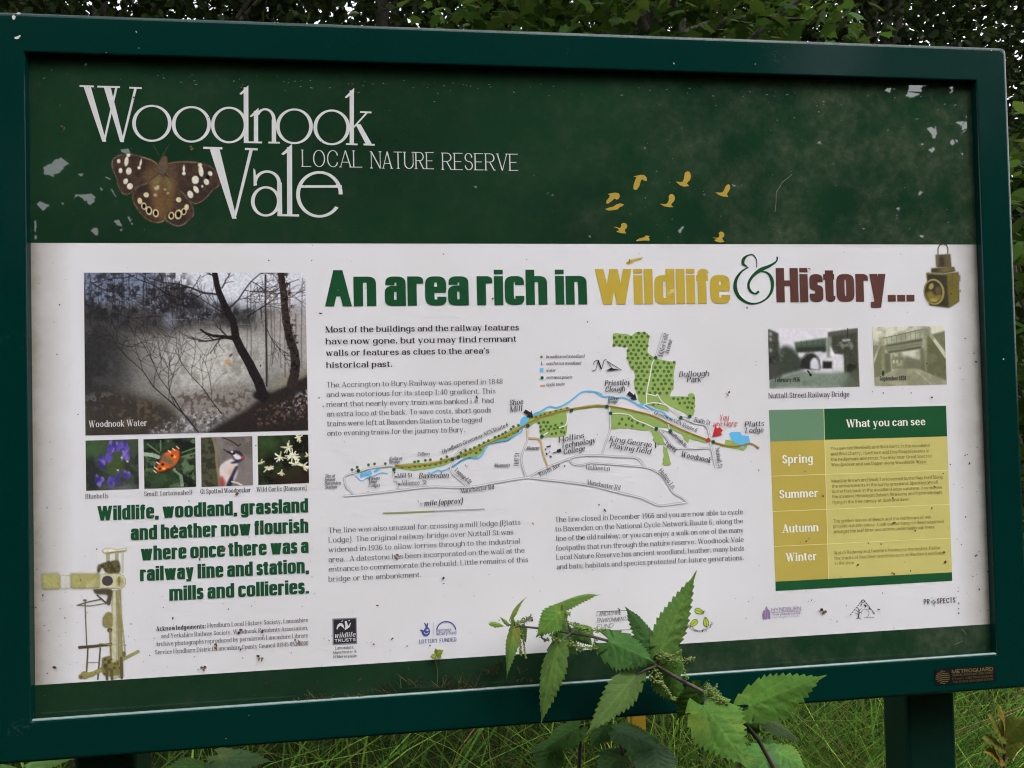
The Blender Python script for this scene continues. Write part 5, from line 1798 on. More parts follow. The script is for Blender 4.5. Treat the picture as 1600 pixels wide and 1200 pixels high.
q.poly([(844, 601.4), (851.5, 600.8), (851.5, 603.6), (844, 604.2)])
q.build("legend_dash", M_MBROWN, mapo)
q = Flat(3)
q.disc(846, 557.8, 2.2, 9)
q.line([(846, 570.5), (846, 564.5)], 2.4, .6)
q.build("legend_trees", print_mat("legend_tree_ink", alb(104, 100, 92), .05), mapo)
text("map_lettering", [("broadleaved woodland", 853, 559.8, 913), ("coniferous woodland", 853.5, 570.4, 907.5), ("water", 853.5, 581.2, 868), ("entrance points", 853.5, 592.2, 894), ("cycle route", 853.5, 603, 882)], 'italic', 3.8, M_FAINTINK, mapo, 4, 4, split=True)
text("map_lettering", [("Shoe", *zB(580, 402), zB(695, 0)[0], zB(0, 390)[1]), ("Mill", *zB(582, 458), zB(688, 0)[0], zB(0, 446)[1]),
                       ("Priestley", *zC(85, 588), zC(312, 0)[0], zC(0, 578)[1]), ("Clough", *zC(88, 642), zC(265, 0)[0], zC(0, 636)[1]),
                       ("Bullough", *zC(748, 508), zC(1015, 0)[0], zC(0, 500)[1]), ("Park", *zC(818, 556), zC(945, 0)[0], zC(0, 552)[1]),
                       ("Platts", *zC(1335, 956), zC(1505, 0)[0], zC(0, 946)[1]), ("Lodge", *zC(1340, 1010), zC(1500, 0)[0], zC(0, 1004)[1]),
                       ("Hollins", *zB(1000, 718), zB(1215, 0)[0], zB(0, 676)[1]), ("Technology", *zB(1020, 770), zB(1312, 0)[0], zB(0, 718)[1]), ("College", *zB(1040, 818), zB(1222, 0)[0], zB(0, 786)[1]),
                       ("King George V", *zD(125, 282), zD(558, 0)[0], zD(0, 346)[1]), ("Playing field", *zD(128, 340), zD(490, 0)[0], zD(0, 398)[1]),
                       ("Woodnook", *zD(760, 418), zD(1028, 0)[0], zD(0, 476)[1]), ("Baxenden", *zA(1030, 718), zA(1338, 0)[0], zA(0, 708)[1]),
                       ("mile (approx)", 663, 790.5, 722.6, 786.2)], 'italic', 6.2, M_BLACKINK, mapo, 9, split=True)
text("map_lettering", [("You", *zC(1110, 896), zC(1192, 0)[0], zC(0, 890)[1]), ("are Here", *zC(1052, 952), zC(1266, 0)[0], zC(0, 944)[1])], 'italic', 6.2, M_REDINK, mapo, 9, over=dict(a=.42), split=True)
text("map_lettering", [("Hyndburn Greenway NCN Route 6", *zB(8, 812), zB(570, 0)[0], zB(0, 578)[1])], 'italic', 4.6, M_GREYINK, mapo, 9, split=True)
text("map_lettering", [("Greenway", *zC(520, 838), zC(690, 0)[0], zC(0, 905)[1]), ("NCN Route 6", *zC(690, 910), zC(900, 0)[0], zC(0, 1000)[1])], 'italic', 4.4, M_GREYINK, mapo, 9, split=True)
text("map_lettering", [("Manchester Rd", *zB(165, 1148), zB(448, 0)[0], zB(0, 1112)[1]), ("Manchester Rd", 917, 756.5, 968.5, 765.8), ("Royds Ave", *zB(842, 1006), zB(1014, 0)[0], zB(0, 920)[1]),
                       ("Hill St", *zB(655, 918), zB(662, 0)[0], zB(0, 805)[1]), ("Hollins Ln", *zB(1230, 945), 952.8, 735.5), ("Hollins Ln", *zD(565, 548), zD(690, 0)[0], zD(0, 708)[1]),
                       ("Mill St", *zA(808, 712), zA(962, 0)[0], zA(0, 706)[1]), ("Alliance  St", *zA(845, 788), zA(1112, 0)[0], zA(0, 780)[1]), ("Bath St", *zC(885, 908), zC(1025, 0)[0], zC(0, 936)[1]),
                       ("Nuttall St", *zD(1072, 345), zD(1100, 0)[0], zD(0, 524)[1]), ("Miller Fold", *zC(602, 330), zC(655, 0)[0], zC(0, 128)[1]), ("Avenue", *zC(655, 306), zC(690, 0)[0], zC(0, 180)[1]),
                       ("Leonard St", *zA(1400, 640), zA(1555, 0)[0], zA(0, 780)[1]), ("Fold Rd", *zD(620, 318), zD(710, 0)[0], zD(0, 384)[1])], 'serif', 5.2, M_GREYINK, mapo, 9, 4, split=True)
text("map_lettering", [("Railway", *zA(722, 528), zA(860, 0)[0], zA(0, 522)[1]), ("Bridge", *zA(722, 562), zA(832, 0)[0], zA(0, 558)[1]), ("Colliery", *zA(1015, 480), zA(1145, 0)[0], zA(0, 476)[1]),
                       ("Kenyons", *zA(505, 733), zA(620, 0)[0], zA(0, 729)[1]), ("Mine", *zA(508, 770), zA(590, 0)[0], zA(0, 767)[1]), ("Lodges", *zA(505, 808), zA(622, 0)[0], zA(0, 804)[1]),
                       ("Site of", *zA(52, 710), zA(155, 0)[0], zA(0, 707)[1]), ("former", *zA(46, 748), zA(160, 0)[0], zA(0, 744)[1]), ("Baxenden", *zA(48, 784), zA(215, 0)[0], zA(0, 780)[1]), ("Station", *zA(52, 824), zA(172, 0)[0], zA(0, 820)[1]),
                       ("Railway", *zC(115, 716), zC(210, 0)[0], zC(0, 712)[1]), ("Bridge", *zC(112, 744), zC(198, 0)[0], zC(0, 740)[1]), ("Allotments", *zB(445, 927), zB(580, 0)[0], zB(0, 922)[1]), ("Allotments", *zB(720, 780), zB(832, 0)[0], zB(0, 776)[1]),
                       ("Bullough St", *zC(660, 1012), zC(800, 0)[0], zC(0, 1130)[1])], 'italic', 3.9, M_GREYINK, mapo, 9, 4, split=True)
text("map_lettering", [("1", 652, 786.2, 654.6), ("2", 656.2, 791.2, 660.2), ("/", 653.6, 791, 659)], 'serif', 3.4, M_BLACKINK, mapo, 9, 4, split=True)
q = Flat(3)
q.line([(598, 802.2), (679, 798.8)], 2.5)
q.build("map_scale_bar", print_mat("scale_green_ink", alb(132, 138, 88), .05), mapo)
q = Flat(3)
q.line([(679, 798.8), (757.5, 795.4)], 2.3)
q.build("map_scale_bar", M_MROADE, mapo)
# stray gold flecks and dead flies are left to the dirt layer below

# ------------------------------------------------------------------ dirt on the sheet: droplet specks, fly marks, white drips on the frame
rd = random.Random(77)
sp = Flat(11)
sp2 = Flat(12)


def speck(f, x, y, r, el=1.0, a=None):
    a = rd.uniform(0, 6.28) if a is None else a
    n = 7
    P = []
    for k in range(n):
        t = 2 * math.pi * k / n
        rr = r * rd.uniform(.65, 1.2)
        u, v = rr * math.cos(t) * el, rr * math.sin(t)
        P.append((x + u * math.cos(a) - v * math.sin(a), y + u * math.sin(a) + v * math.cos(a)))
    f.poly(P)


for x, y, r, el in [(420, 407, 2, 1), (487, 407, 1.5, 1), (693, 397, 1.5, 1.6), (745, 621, 2.6, 1.8), (727, 727, 1.8, 1), (505, 635, 1.8, 1), (1139, 613, 2.2, 1.4), (936, 789, 2.2, 1), (945, 797, 2, 2.4), (693, 904, 2.6, 1.5), (590, 946, 2, 2), (613, 998, 2, 2.2), (85, 1043, 3.2, 1.5),
                     (74, 1052, 1.6, 1.5), (151, 858, 2, 1.2), (126, 906, 1.4, 2), (67, 930, 1.5, 2.4), (273, 905, 1.3, 1), (270, 966, 2, 2), (312, 874, 1.8, 2.6), (300, 870, 1.5, 2), (205, 975, 1.6, 1.2), (234, 1024, 1.6, 1), (379, 1028, 1.6, 1), (320, 1042, 3, 1.2), (403, 1025, 3, 1.4),
                     (373, 989, 3, 1.2), (410, 986, 2.6, 1.3), (461, 1000, 2.2, 1.3), (376, 1015, 2.6, 1.3), (338, 1007, 2.6, 1.5), (447, 568, 1.4, 1), (1284, 953, 3.6, 1.2), (1373, 952, 1.8, 1.8), (1170, 940, 1.2, 1), (1263, 940, 1.2, 1), (1308, 971, 1.3, 2), (1448, 568, 2.0, 1.4),
                     (1525, 565, 2.6, 1), (1522, 552, 1.7, 1), (1500, 575, 1.5, 1), (1456, 621, 2.4, 1.3), (1424, 614, 1.6, 1), (1380, 614, 1.6, 1.4), (1515, 724, 2.4, 1.4), (1286, 775, 2.2, 1.2), (1490, 757, 1.2, 1), (1260, 845.5, 2.2, 1), (1264, 842, 1.4, 1), (1377, 850, 1.8, 1), (1430, 829, 1.8, 1.5),
                     (1397, 817, 1.8, 2.6), (1340, 883, 1.6, 2.6), (1397, 897, 2.4, 1.3), (1475, 863, 2.6, 1.2), (1477, 878, 3.2, 1.1), (1474, 740, 1.4, 1.4), (1456, 794, 1.6, 1.6), (1461, 761, 1.6, 2), (1394, 895, 1.4, 2), (1423, 892, 1.6, 1.4), (1502, 851, 1.8, 1), (1530, 862, 1.6, 1), (1543, 893, 2, 1),
                     (1525, 868, 1.9, 2.4), (1530, 921, 2, 1.2), (1520, 901, 1.6, 1.2), (1548, 936, 3, 1), (1497, 924, 1.5, 1), (1552, 960, 2, 1.4), (1551, 790, 1.8, 1.6), (1498, 943, 1.6, 1.6), (1498, 951, 1.4, 1.6), (1498, 958, 1.8, 1.4), (210, 1000, 1.2, 1), (98, 205, 2.2, 1.2), (834, 274, 2.4, 1.2),
                     (209, 152, 2, 1.2), (162, 203, 1.8, 1.4), (243, 164, 1.8, 1.2), (1265, 420, 1.6, 2.6), (1301, 468, 1.5, 1.5), (1319, 394, 1.1, 1), (1407, 397, 1.1, 1), (1273, 940, 1, 1), (918, 503, 1.7, 1), (273, 822, 4.0, .9), (1024, 470, 1.0, 1)]:
    speck(sp, x, y, r * .68, el)
for i in range(420):
    while True:
        x, y = rd.uniform(50, 1545), rd.uniform(100, 1100)
        wgt = .12 + .75 * max(0, (x - 1380) / 170) ** 1.4 * (y > 480) + .28 * (y > 900) * (x < 560) + .2 * (x < 110) + .15 * (y > 820)
        if rd.random() < wgt:
            break
    speck(sp, x, y, rd.choice([.4, .45, .5, .6, .7, .8]) if rd.random() < .96 else 1.3, rd.choice([1, 1, 1.6, 2.4]))
M_SPECK = print_mat("dirt_specks", (0.022, 0.016, 0.012), .5)
M_SPECK.node_tree.nodes["Principled BSDF"].inputs["Roughness"].default_value = .7
o = tag(sp.build("dirt_specks", M_SPECK, sign), kind="stuff")
# rust-brown and pale green smears
for x, y, r, el in [(768, 466, 2.6, 1), (1288, 956, 3, 1.2), (408, 1030, 4, 1.3), (318, 1046, 3.2, 1.3), (236, 806, 2.4, 1), (372, 771.5, 3.4, 1.4), (408, 824, 2, 2), (1137, 616, 2.4, 1), (985, 408, 2.0, 1.8), (833, 818, 1.6, 1), (730, 729, 1.6, 1), (350, 858, 2.4, 2), (376, 984, 4, 1.2), (412, 990, 3.6, 1.2),
                     (340, 1010, 3.6, 1.6), (466, 1003, 3, 1.6), (620, 870, 3.4, 1.5), (585, 1006, 2, 1), (298, 231, 3.6, 1), (98, 199, 3.0, 1), (1100, 956, 1.8, 1), (967, 953, 2, 1.6)]:
    for _ in range(4):
        speck(sp2, x + rd.uniform(-r, r), y + rd.uniform(-r, r), r * rd.uniform(.3, .6), el)
M_SMEAR = print_mat("rusty_smears", (0.20, 0.12, 0.06), .4)
tag(sp2.build("rusty_smears", M_SMEAR, sign), kind="stuff")
# pale scuffs and lime spots on the frame face and along the top of the header
sc_ = Flat(13)
for i in range(110):
    x = rd.uniform(60, 1500)
    y = 100 + (x - 40) * .028 + abs(rd.gauss(0, 14)) + 8
    speck(sc_, x, y, rd.uniform(.3, .8), rd.choice([1, 2.2, 3.2]), rd.uniform(-.5, .5))
for i in range(60):
    speck(sc_, rd.uniform(960, 1530), rd.uniform(180, 375), rd.uniform(.3, .6), rd.choice([1, 2.4]))
for a, b in (((1503, 983), (1510, 992)), ((1492, 1007), (1504, 1001)), ((1211, 331), (1213, 300)), ((1213, 300), (1222, 285)), ((1222, 285), (1238, 272))):
    sc_.line([a, ((a[0] + b[0]) / 2 + .6, (a[1] + b[1]) / 2), b], .9, .6)
M_SCUFF = print_mat("pale_scuffs", (0.16, 0.17, 0.13), .5)
M_SCUFF.node_tree.nodes["Principled BSDF"].inputs["Roughness"].default_value = .6
tag(sc_.build("pale_scuffs", M_SCUFF, sign), kind="stuff")
dr = Flat(0)
dr.y = -0.0004
for x, y, r, el, a in ((21, 27, 3.6, 1.6, 1.7), (29, 21, 2.6, 1.4, .2), (27, 58.5, 3.0, 1.7, -.2), (31, 56, 1.8, 1, 0), (213, 50, 1.0, 2.4, 1), (217, 75, .9, 1, 0), (166, 82, .8, 1, 0), (353, 1154, .8, 1, 0), (389, 1118, .7, 1, 0), (1568, 561, 1.3, 1, 0), (1549, 78.8, .9, 1, 0), (1180, 100, 1.0, 1, 0), (1053, 99, 1.1, 1.6, 1)):
    speck(dr, x, y, r * .85, el, a)
drm, drn, drp = new_mat("white_droppings")
drp.inputs["Base Color"].default_value = (0.6, 0.6, 0.56, 1)
drp.inputs["Roughness"].default_value = .7
tag(dr.build("white_droppings", drm, sign), kind="stuff")
from mathutils import noise as mnoise
# ------------------------------------------------------------------ surroundings
def leaf_mat(name, transl=.35, rough=.42, spec=.3):
    m, nt, p = new_mat(name)
    a = nt.nodes.new("ShaderNodeAttribute")
    a.attribute_name = "Col"
    nt.links.new(a.outputs["Color"], p.inputs["Base Color"])
    p.inputs["Roughness"].default_value = rough
    p.inputs["IOR"].default_value = 1.33
    p.inputs["Specular IOR Level"].default_value = spec
    t = nt.nodes.new("ShaderNodeBsdfTranslucent")
    g = nt.nodes.new("ShaderNodeHueSaturation")
    g.inputs["Hue"].default_value = .485
    g.inputs["Value"].default_value = 1.5
    nt.links.new(a.outputs["Color"], g.inputs["Color"])
    nt.links.new(g.outputs[0], t.inputs["Color"])
    mx = nt.nodes.new("ShaderNodeMixShader")
    mx.inputs[0].default_value = transl
    out = [n for n in nt.nodes if n.type == 'OUTPUT_MATERIAL'][0]
    nt.links.new(p.outputs[0], mx.inputs[1])
    nt.links.new(t.outputs[0], mx.inputs[2])
    nt.links.new(mx.outputs[0], out.inputs["Surface"])
    return m


M_LEAF = leaf_mat("tree_leaf", .3, .55, .14)
M_NETTLE = leaf_mat("nettle_leaf", .25, .62, .22)
M_GRASS = leaf_mat("grass_blade", .3, .6, .15)
_nt = M_NETTLE.node_tree
_g = _nt.nodes.new("ShaderNodeNewGeometry")
_n = noise_node(_nt, 150.0, 5.0, .65, _g.outputs["Position"])
_b = _nt.nodes.new("ShaderNodeBump")
_b.inputs["Strength"].default_value = .7
_b.inputs["Distance"].default_value = .0016
_nt.links.new(_n.outputs["Fac"], _b.inputs["Height"])
_nt.links.new(_b.outputs["Normal"], _nt.nodes["Principled BSDF"].inputs["Normal"])
mb_, ntb_, pb_ = new_mat("bark")
geo_ = ntb_.nodes.new("ShaderNodeNewGeometry")
nb_ = noise_node(ntb_, 22.0, 6.0, .7, geo_.outputs["Position"])
rb_ = ramp(ntb_, nb_.outputs["Fac"], [(0.3, (0.018, 0.015, 0.011)), (0.7, (0.075, 0.062, 0.045))])
ntb_.links.new(rb_.outputs["Color"], pb_.inputs["Base Color"])
pb_.inputs["Roughness"].default_value = .9
M_BARK = mb_

OVAL = np.array([(0, 0), (.22, .2), (.3, .48), (.2, .78), (0, 1), (-.2, .78), (-.3, .48), (-.22, .2)])
MAPLE = np.array([(0, 0), (.2, .02), (.46, .0), (.34, .2), (.58, .48), (.34, .46), (.26, .62), (.12, .72), (0, 1), (-.12, .72), (-.26, .62), (-.34, .46), (-.58, .48), (-.34, .2), (-.46, .0), (-.2, .02)])
BLADE = np.array([(0, 0), (.1, .15), (.14, .4), (.1, .75), (0, 1), (-.1, .75), (-.14, .4), (-.1, .15)])


def leaves(C, size, shape, droop=.5, rs=rng, up=.55, bend=.18):
    """leaf polygons at centres C -> verts (n,k,3)"""
    n = len(C)
    az = rs.uniform(0, 2 * np.pi, n)
    el = -np.abs(rs.normal(droop, .35, n)) + .1
    d = np.stack([np.cos(az) * np.cos(el), np.sin(az) * np.cos(el), np.sin(el)], -1)      # towards the tip
    nrm = rs.normal(0, 1, (n, 3)) * (1 - up) + np.array([0, 0, 1.0]) * up
    nrm -= (nrm * d).sum(-1, keepdims=True) * d
    nrm /= np.linalg.norm(nrm, axis=-1, keepdims=True) + 1e-9
    s = np.cross(d, nrm)
    sz = size * rs.uniform(.6, 1.25, n)
    u, v = shape[:, 0], shape[:, 1]
    V = C[:, None, :] + sz[:, None, None] * (s[:, None, :] * u[None, :, None] + d[:, None, :] * v[None, :, None] - nrm[:, None, :] * (bend * (v * v + np.abs(u) * .8))[None, :, None])
    return V


def crown_centres(n, c, r, clumps, rs, spread=.3, low=None):
    c, r = np.array(c, float), np.array(r, float)
    q = rs.normal(0, 1, (clumps, 3))
    q /= np.linalg.norm(q, axis=1, keepdims=True)
    q *= rs.uniform(.25, 1.0, (clumps, 1)) ** .45
    k = rs.integers(0, clumps, n)
    g = rs.normal(0, 1, (n, 3)) * rs.uniform(.5, 1.2, (clumps, 1))[k] * spread
    P = c + (q[k] + g) * r
    return P, k


def leaf_cols(n, k, rs, base, var=.35, clump_var=.35):
    ck = rs.uniform(1 - clump_var, 1 + clump_var, int(k.max()) + 1)[k]
    f = ck * rs.uniform(1 - var, 1 + var, n)
    warm = rs.uniform(0, 1, n)
    col = np.array(base)[None] * f[:, None]
    col[:, 0] *= .8 + .5 * warm
    return np.clip(col, 0, .4)


def leaf_obj(name, V, cols, mat, parent):
    n, k, _ = V.shape
    F = np.arange(n * k).reshape(n, k)
    C = np.concatenate([np.repeat(cols, k, 0), np.ones((n * k, 1))], -1)
    return fast_mesh(name, V.reshape(-1, 3), F, mat, parent, C)


def tube(pts, radii, sides=7):
    V, F = [], []
    pts = [Vector(p) for p in pts]
    for i, p in enumerate(pts):
        t = (pts[min(i + 1, len(pts) - 1)] - pts[max(i - 1, 0)]).normalized()
        a = t.cross(Vector((.31, .17, .93))).normalized()
        b = t.cross(a)
        for k in range(sides):
            q = 2 * math.pi * k / sides
            V.append(p + (a * math.cos(q) + b * math.sin(q)) * radii[i])
    for i in range(len(pts) - 1):
        for k in range(sides):
            l = (k + 1) % sides
            F.append((i * sides + k, i * sides + l, (i + 1) * sides + l, (i + 1) * sides + k))
    return V, F


def add_tube(VF, pts, radii, sides=7):
    V, F = tube(pts, radii, sides)
    o = len(VF[0])
    VF[0].extend(V)
    VF[1].extend([tuple(o + i for i in f) for f in F])


def tree(name, x, y, c, r, n, clumps, size, shape, base, label, seed, trunk_r=.12, spread=.3, group=None, keep=None, droop=.5, up=.55, cvar=.35, cat="tree"):
    rs = np.random.default_rng(seed)
    root = empty(name, (x, y, 0), label=label, cat=cat, group=group)
    VF = [[], []]
    top = Vector((c[0], c[1], c[2] + r[2] * .3))
    P0 = Vector((x, y, -.1))
    path = [P0.lerp(top, t) + Vector((rs.normal(0, .06), rs.normal(0, .06), 0)) * (t > 0) for t in np.linspace(0, 1, 7)]
    add_tube(VF, path, [trunk_r * (1.25 - .95 * t) for t in np.linspace(0, 1, 7)], 9)
    for i in range(9):
        t = rs.uniform(.25, .95)
        p = P0.lerp(top, t)
        q = rs.normal(0, 1, 3)
        q /= np.linalg.norm(q)
        e = Vector(np.array(c) + q * np.array(r) * .85)
        mid = p.lerp(e, .5) + Vector((0, 0, .12 * r[2]))
        add_tube(VF, [p, p.lerp(mid, .6), mid, mid.lerp(e, .6), e], [trunk_r * .45 * (1.1 - t * .6), trunk_r * .34, trunk_r * .24, trunk_r * .15, .004], 6)
    mesh_obj("trunk", VF[0], VF[1], M_BARK, root, smooth=True)
    C, k = crown_centres(n, c, r, clumps, rs, spread)
    C = C[C[:, 2] > .05]
    k = k[:len(C)]
    V = leaves(C, size, shape, droop, rs, up)
    cols = leaf_cols(len(C), k, rs, base, clump_var=cvar)
    if keep is not None:
        ok = keep(V)
        V, cols = V[ok], cols[ok]
    leaf_obj("crown", V, cols, M_LEAF, root)
    return root


# ---- ground: one sheet to the horizon
mg_, ntg_, pg_ = new_mat("meadow_soil")
geo_ = ntg_.nodes.new("ShaderNodeNewGeometry")
ng_ = noise_node(ntg_, 9.0, 8.0, .7, geo_.outputs["Position"])
rg_ = ramp(ntg_, ng_.outputs["Fac"], [(0.3, (0.006, 0.007, 0.004)), (0.55, (0.012, 0.017, 0.006)), (0.75, (0.028, 0.024, 0.013))])
ntg_.links.new(rg_.outputs["Color"], pg_.inputs["Base Color"])
pg_.inputs["Roughness"].default_value = 1.0
pg_.inputs["Specular IOR Level"].default_value = 0.0
gx = np.linspace(-1, 1, 61)
gx = np.sign(gx) * np.abs(gx) ** 2.2 * 150
GX, GY = np.meshgrid(gx, gx)
GZ = (vnoise(GX + 300, GY + 300, 1.3, 5, 3) - .5) * .10 - .04
idx = np.arange(61 * 61).reshape(61, 61)
tag(fast_mesh("ground", np.stack([GX, GY, GZ], -1).reshape(-1, 3), np.stack([idx[:-1, :-1], idx[:-1, 1:], idx[1:, 1:], idx[1:, :-1]], -1).reshape(-1, 4), mg_, smooth=True), kind="structure")


# ---- grass: arching blades behind and beside the posts
def grass(n, xr, yr, hr, wr, rs, lean=.9, bow=1.0, seg=6, gain=1.0):
    x, y = rs.uniform(*xr, n), rs.uniform(*yr, n)
    h = rs.uniform(*hr, n)
    a = rs.normal(.0, 1.25, n)                       # lean direction, mostly sideways
    a = np.where(rs.random(n) < .35, a + np.pi, a)
    w = rs.uniform(*wr, n)
    ln = np.abs(rs.normal(lean, .35, n))
    t = np.linspace(0, 1, seg)
    X = x[:, None] + np.cos(a)[:, None] * (ln * h)[:, None] * t ** 1.7
    Y = y[:, None] + np.sin(a)[:, None] * (ln * h)[:, None] * t ** 1.7 * .7
    Z = h[:, None] * (t * 1.25 - .42 * bow * t ** 2.6) - .03
    wx, wy = -np.sin(a)[:, None], np.cos(a)[:, None]
    ww = w[:, None] * (1 - t ** 2.2 * .93)[None] * .5
    L_ = np.stack([X - wx * ww, Y - wy * ww, Z], -1)
    R_ = np.stack([X + wx * ww, Y + wy * ww, Z + ww * .6], -1)
    V = np.stack([L_, R_], 2).reshape(n, seg * 2, 3)
    f = np.array([[2 * i, 2 * i + 1, 2 * i + 3, 2 * i + 2] for i in range(seg - 1)])
    F = (np.arange(n)[:, None, None] * seg * 2 + f[None]).reshape(-1, 4)
    b = rs.uniform(.2, 1.0, n) + 1.1 * (rs.random(n) < .14)
    b *= gain
    dry = rs.random(n) < .045
    base = np.where(dry[:, None], np.array([[.16, .13, .055]]), np.array([[.046, .100, .012]])) * b[:, None]
    base[:, 0] *= rs.uniform(.7, 1.5, n)
    C = np.repeat(base, seg * 2, 0)
    return V.reshape(-1, 3), F, np.concatenate([C, np.ones((len(C), 1))], -1)


rsg = np.random.default_rng(4)
parts = [grass(4300, (-2.6, 3.6), (.14, 3.0), (.30, .72), (.0022, .0046), rsg, gain=.72), grass(2200, (.25, 1.9), (.16, 1.2), (.55, .92), (.0022, .0046), rsg, 1.0, gain=1.5), grass(1500, (.7, 1.8), (.2, .9), (.45, .8), (.003, .0055), rsg, 1.1, gain=2.3), grass(500, (-1.2, 2.0), (.25, 1.6), (.4, .75), (.006, .010), rsg, 1.0, gain=1.1),
         grass(6500, (-5, 6), (1.8, 5.5), (.3, .7), (.003, .006), rsg, .8, gain=.55), grass(700, (-2.2, 3.2), (.18, 2.4), (.2, .5), (.006, .011), rsg, .9, gain=.7), grass(1500, (-2.5, 2.5), (-3.0, -.15), (.15, .42), (.003, .006), rsg)]
VV, FF, CC = [], [], []
o_ = 0
for v, f, c in parts:
    VV.append(v); FF.append(f + o_); CC.append(c)
    o_ += len(v)
tag(fast_mesh("grass", np.concatenate(VV), np.concatenate(FF), M_GRASS, None, np.concatenate(CC)), kind="stuff", label="long green grass growing thickly under and behind the board", cat="grass")


# ---- nettle leaves: serrated, folded along the midrib, quilted between the veins
def nettle_leaf(base, tip, width, fold=.35, sag=.15, face=None, teeth=13, nl=78, nw=12, col=(.05, .115, .03), twist=0.0, heart=.16):
    """-> V, F, colours of one leaf from base to tip (world points), width in metres; face = the way its upper side looks"""
    b, t = Vector(base), Vector(tip)
    ax = (t - b)
    Ln = ax.length
    ax.normalize()
    face = Vector(face or (0, -1, .35))
    nrm = (face - ax * face.dot(ax)).normalized()
    sd = ax.cross(nrm)
    V, C = [], []
    seed = Vector((random.uniform(0, 50), random.uniform(0, 50), random.uniform(0, 50)))
    for i in range(nl + 1):
        u = i / nl
        if u < .28:
            prof = math.sqrt(max(0.0, 1 - ((.28 - u) / .29) ** 2))
        elif u < .85:
            prof = 1 - .87 * ((u - .28) / .57) ** 1.12
        else:
            prof = .13 * max(0.0, 1 - (u - .85) / .15) ** .7
        tooth = (u * teeth + .3) % 1.0
        ser = .19 * tooth * (.4 + .6 * min(1, prof * 2)) if u < .86 else 0.0
        half = width * .5 * (prof * .88 + ser + .004)
        for j in range(-nw, nw + 1):
            s = j / nw
            sa = abs(s)
            back = heart * Ln * (sa ** 1.8) * max(0, 1 - u * 5.0)          # lobes reach back past the stalk
            uu = u * Ln - back + sa * half * .16
            P = Vector((u * Ln, s * half, 0)) / .012 + seed
            vein = (u * 6.6 - sa * 1.25 * (1 - .35 * u)) % 1.0
            lat = math.exp(-((sa - 1.25 * u) / .055) ** 2) * (u < .55)
            mid = math.exp(-(sa / .05) ** 2)
            z = -fold * sa * half + sag * Ln * u * (1 - u) - sag * Ln * .6 * u * u
            quilt = math.sin(math.pi * vein) ** .7 - .8 * lat - .5 * mid
            z += .024 * width * min(1, prof * 1.5) * (1 - sa ** 4) * (0.25 + .75 * min(1, sa * 4)) * quilt
            z += width * .030 * mnoise.noise(P) * (.3 + sa) + width * .012 * mnoise.noise(P * 3.1)
            z += width * .05 * math.sin(u * 7 + seed.x) * sa * s
            c, q = math.cos(twist * u), math.sin(twist * u)
            V.append(b + ax * uu + sd * (s * half * c - z * q) + nrm * (z * c + s * half * q))
            lt = .94 + .12 * (vein < .09) * (sa < .85) + .26 * mid + .20 * lat - .16 * (vein > .9) + .22 * mnoise.noise(P * .55) + .10 * mnoise.noise(P * 2.3) + random.uniform(-.05, .05)
            yl = max(0.0, mnoise.noise(P * .45 + Vector((9, 3, 1))) - .28) * 1.3
            rim = .35 * (sa > .94) * (mnoise.noise(P * .8) > .25)
            C.append((col[0] * lt * (1 + yl + rim), col[1] * lt * (1 + .15 * yl - .2 * rim), col[2] * lt, 1))
    m = 2 * nw + 1
    F = [(i * m + j, i * m + j + 1, (i + 1) * m + j + 1, (i + 1) * m + j) for i in range(nl) for j in range(2 * nw)]
    return V, F, C


def leaf_part(parent, pb, pt, wpx, yb, yt, **k):
    a, b = at(pb[0], pb[1], yb), at(pt[0], pt[1], yt)
    d = ((a + b) / 2 - CO).length
    V, F, C = nettle_leaf(a, b, wpx * 1.0 * d / FPX, **k)
    return mesh_obj("leaf", V, F, M_NETTLE, parent, smooth=True, colors=C)


zn = lambda x, y: (760 + x / 2.909, 860 + y / 2.909)
ms_, nts_, ps_ = new_mat("nettle_stem")
ps_.inputs["Base Color"].default_value = (.052, .036, .030, 1)
ps_.inputs["Roughness"].default_value = .6
mf_, ntf_, pf_ = new_mat("nettle_catkin")
geo_ = ntf_.nodes.new("ShaderNodeNewGeometry")
nf_ = noise_node(ntf_, 300, 2, .5, geo_.outputs["Position"])
rf_ = ramp(ntf_, nf_.outputs["Fac"], [(0.35, (0.085, 0.13, 0.022)), (0.65, (0.20, 0.26, 0.055))])
ntf_.links.new(rf_.outputs["Color"], pf_.inputs["Base Color"])
pf_.inputs["Roughness"].default_value = .7

nettle = empty("nettle_plant", (.34, -.16, 0), label="tall stinging nettle leaning across the foot of the board, hung with seed strings", cat="nettle")
STEM = [(1250, 1290, -.10), (1212, 1205, -.10), (*zn(1235, 860), -.10), (*zn(1140, 745), -.105), (*zn(1000, 650), -.09), (*zn(885, 590), -.082), (*zn(775, 525), -.075), (*zn(660, 462), -.068), (*zn(550, 410), -.06), (*zn(465, 388), -.055), (*zn(385, 375), -.05), (*zn(300, 362), -.046), (*zn(220, 352), -.042), (*zn(150, 345), -.038), (*zn(100, 338), -.035)]
sp_ = [at(*q) for q in STEM]
g0 = sp_[0]
VF = [[], []]
lowpts = [Vector((g0.x + .05, g0.y - .03, -.05)), Vector((g0.x + .04, g0.y - .03, .3)), Vector((g0.x + .02, g0.y - .015, g0.z * .7))]
add_tube(VF, lowpts + sp_, [.0034, .0031, .0029] + list(np.linspace(.0027, .0010, len(sp_))), 8)


def petiole(a, b, r=.0011):
    p, q = at(*a), at(*b)
    add_tube(VF, [p, p.lerp(q, .5) + Vector((0, -.002, .002)), q], [r * 1.3, r, r * .8], 6)


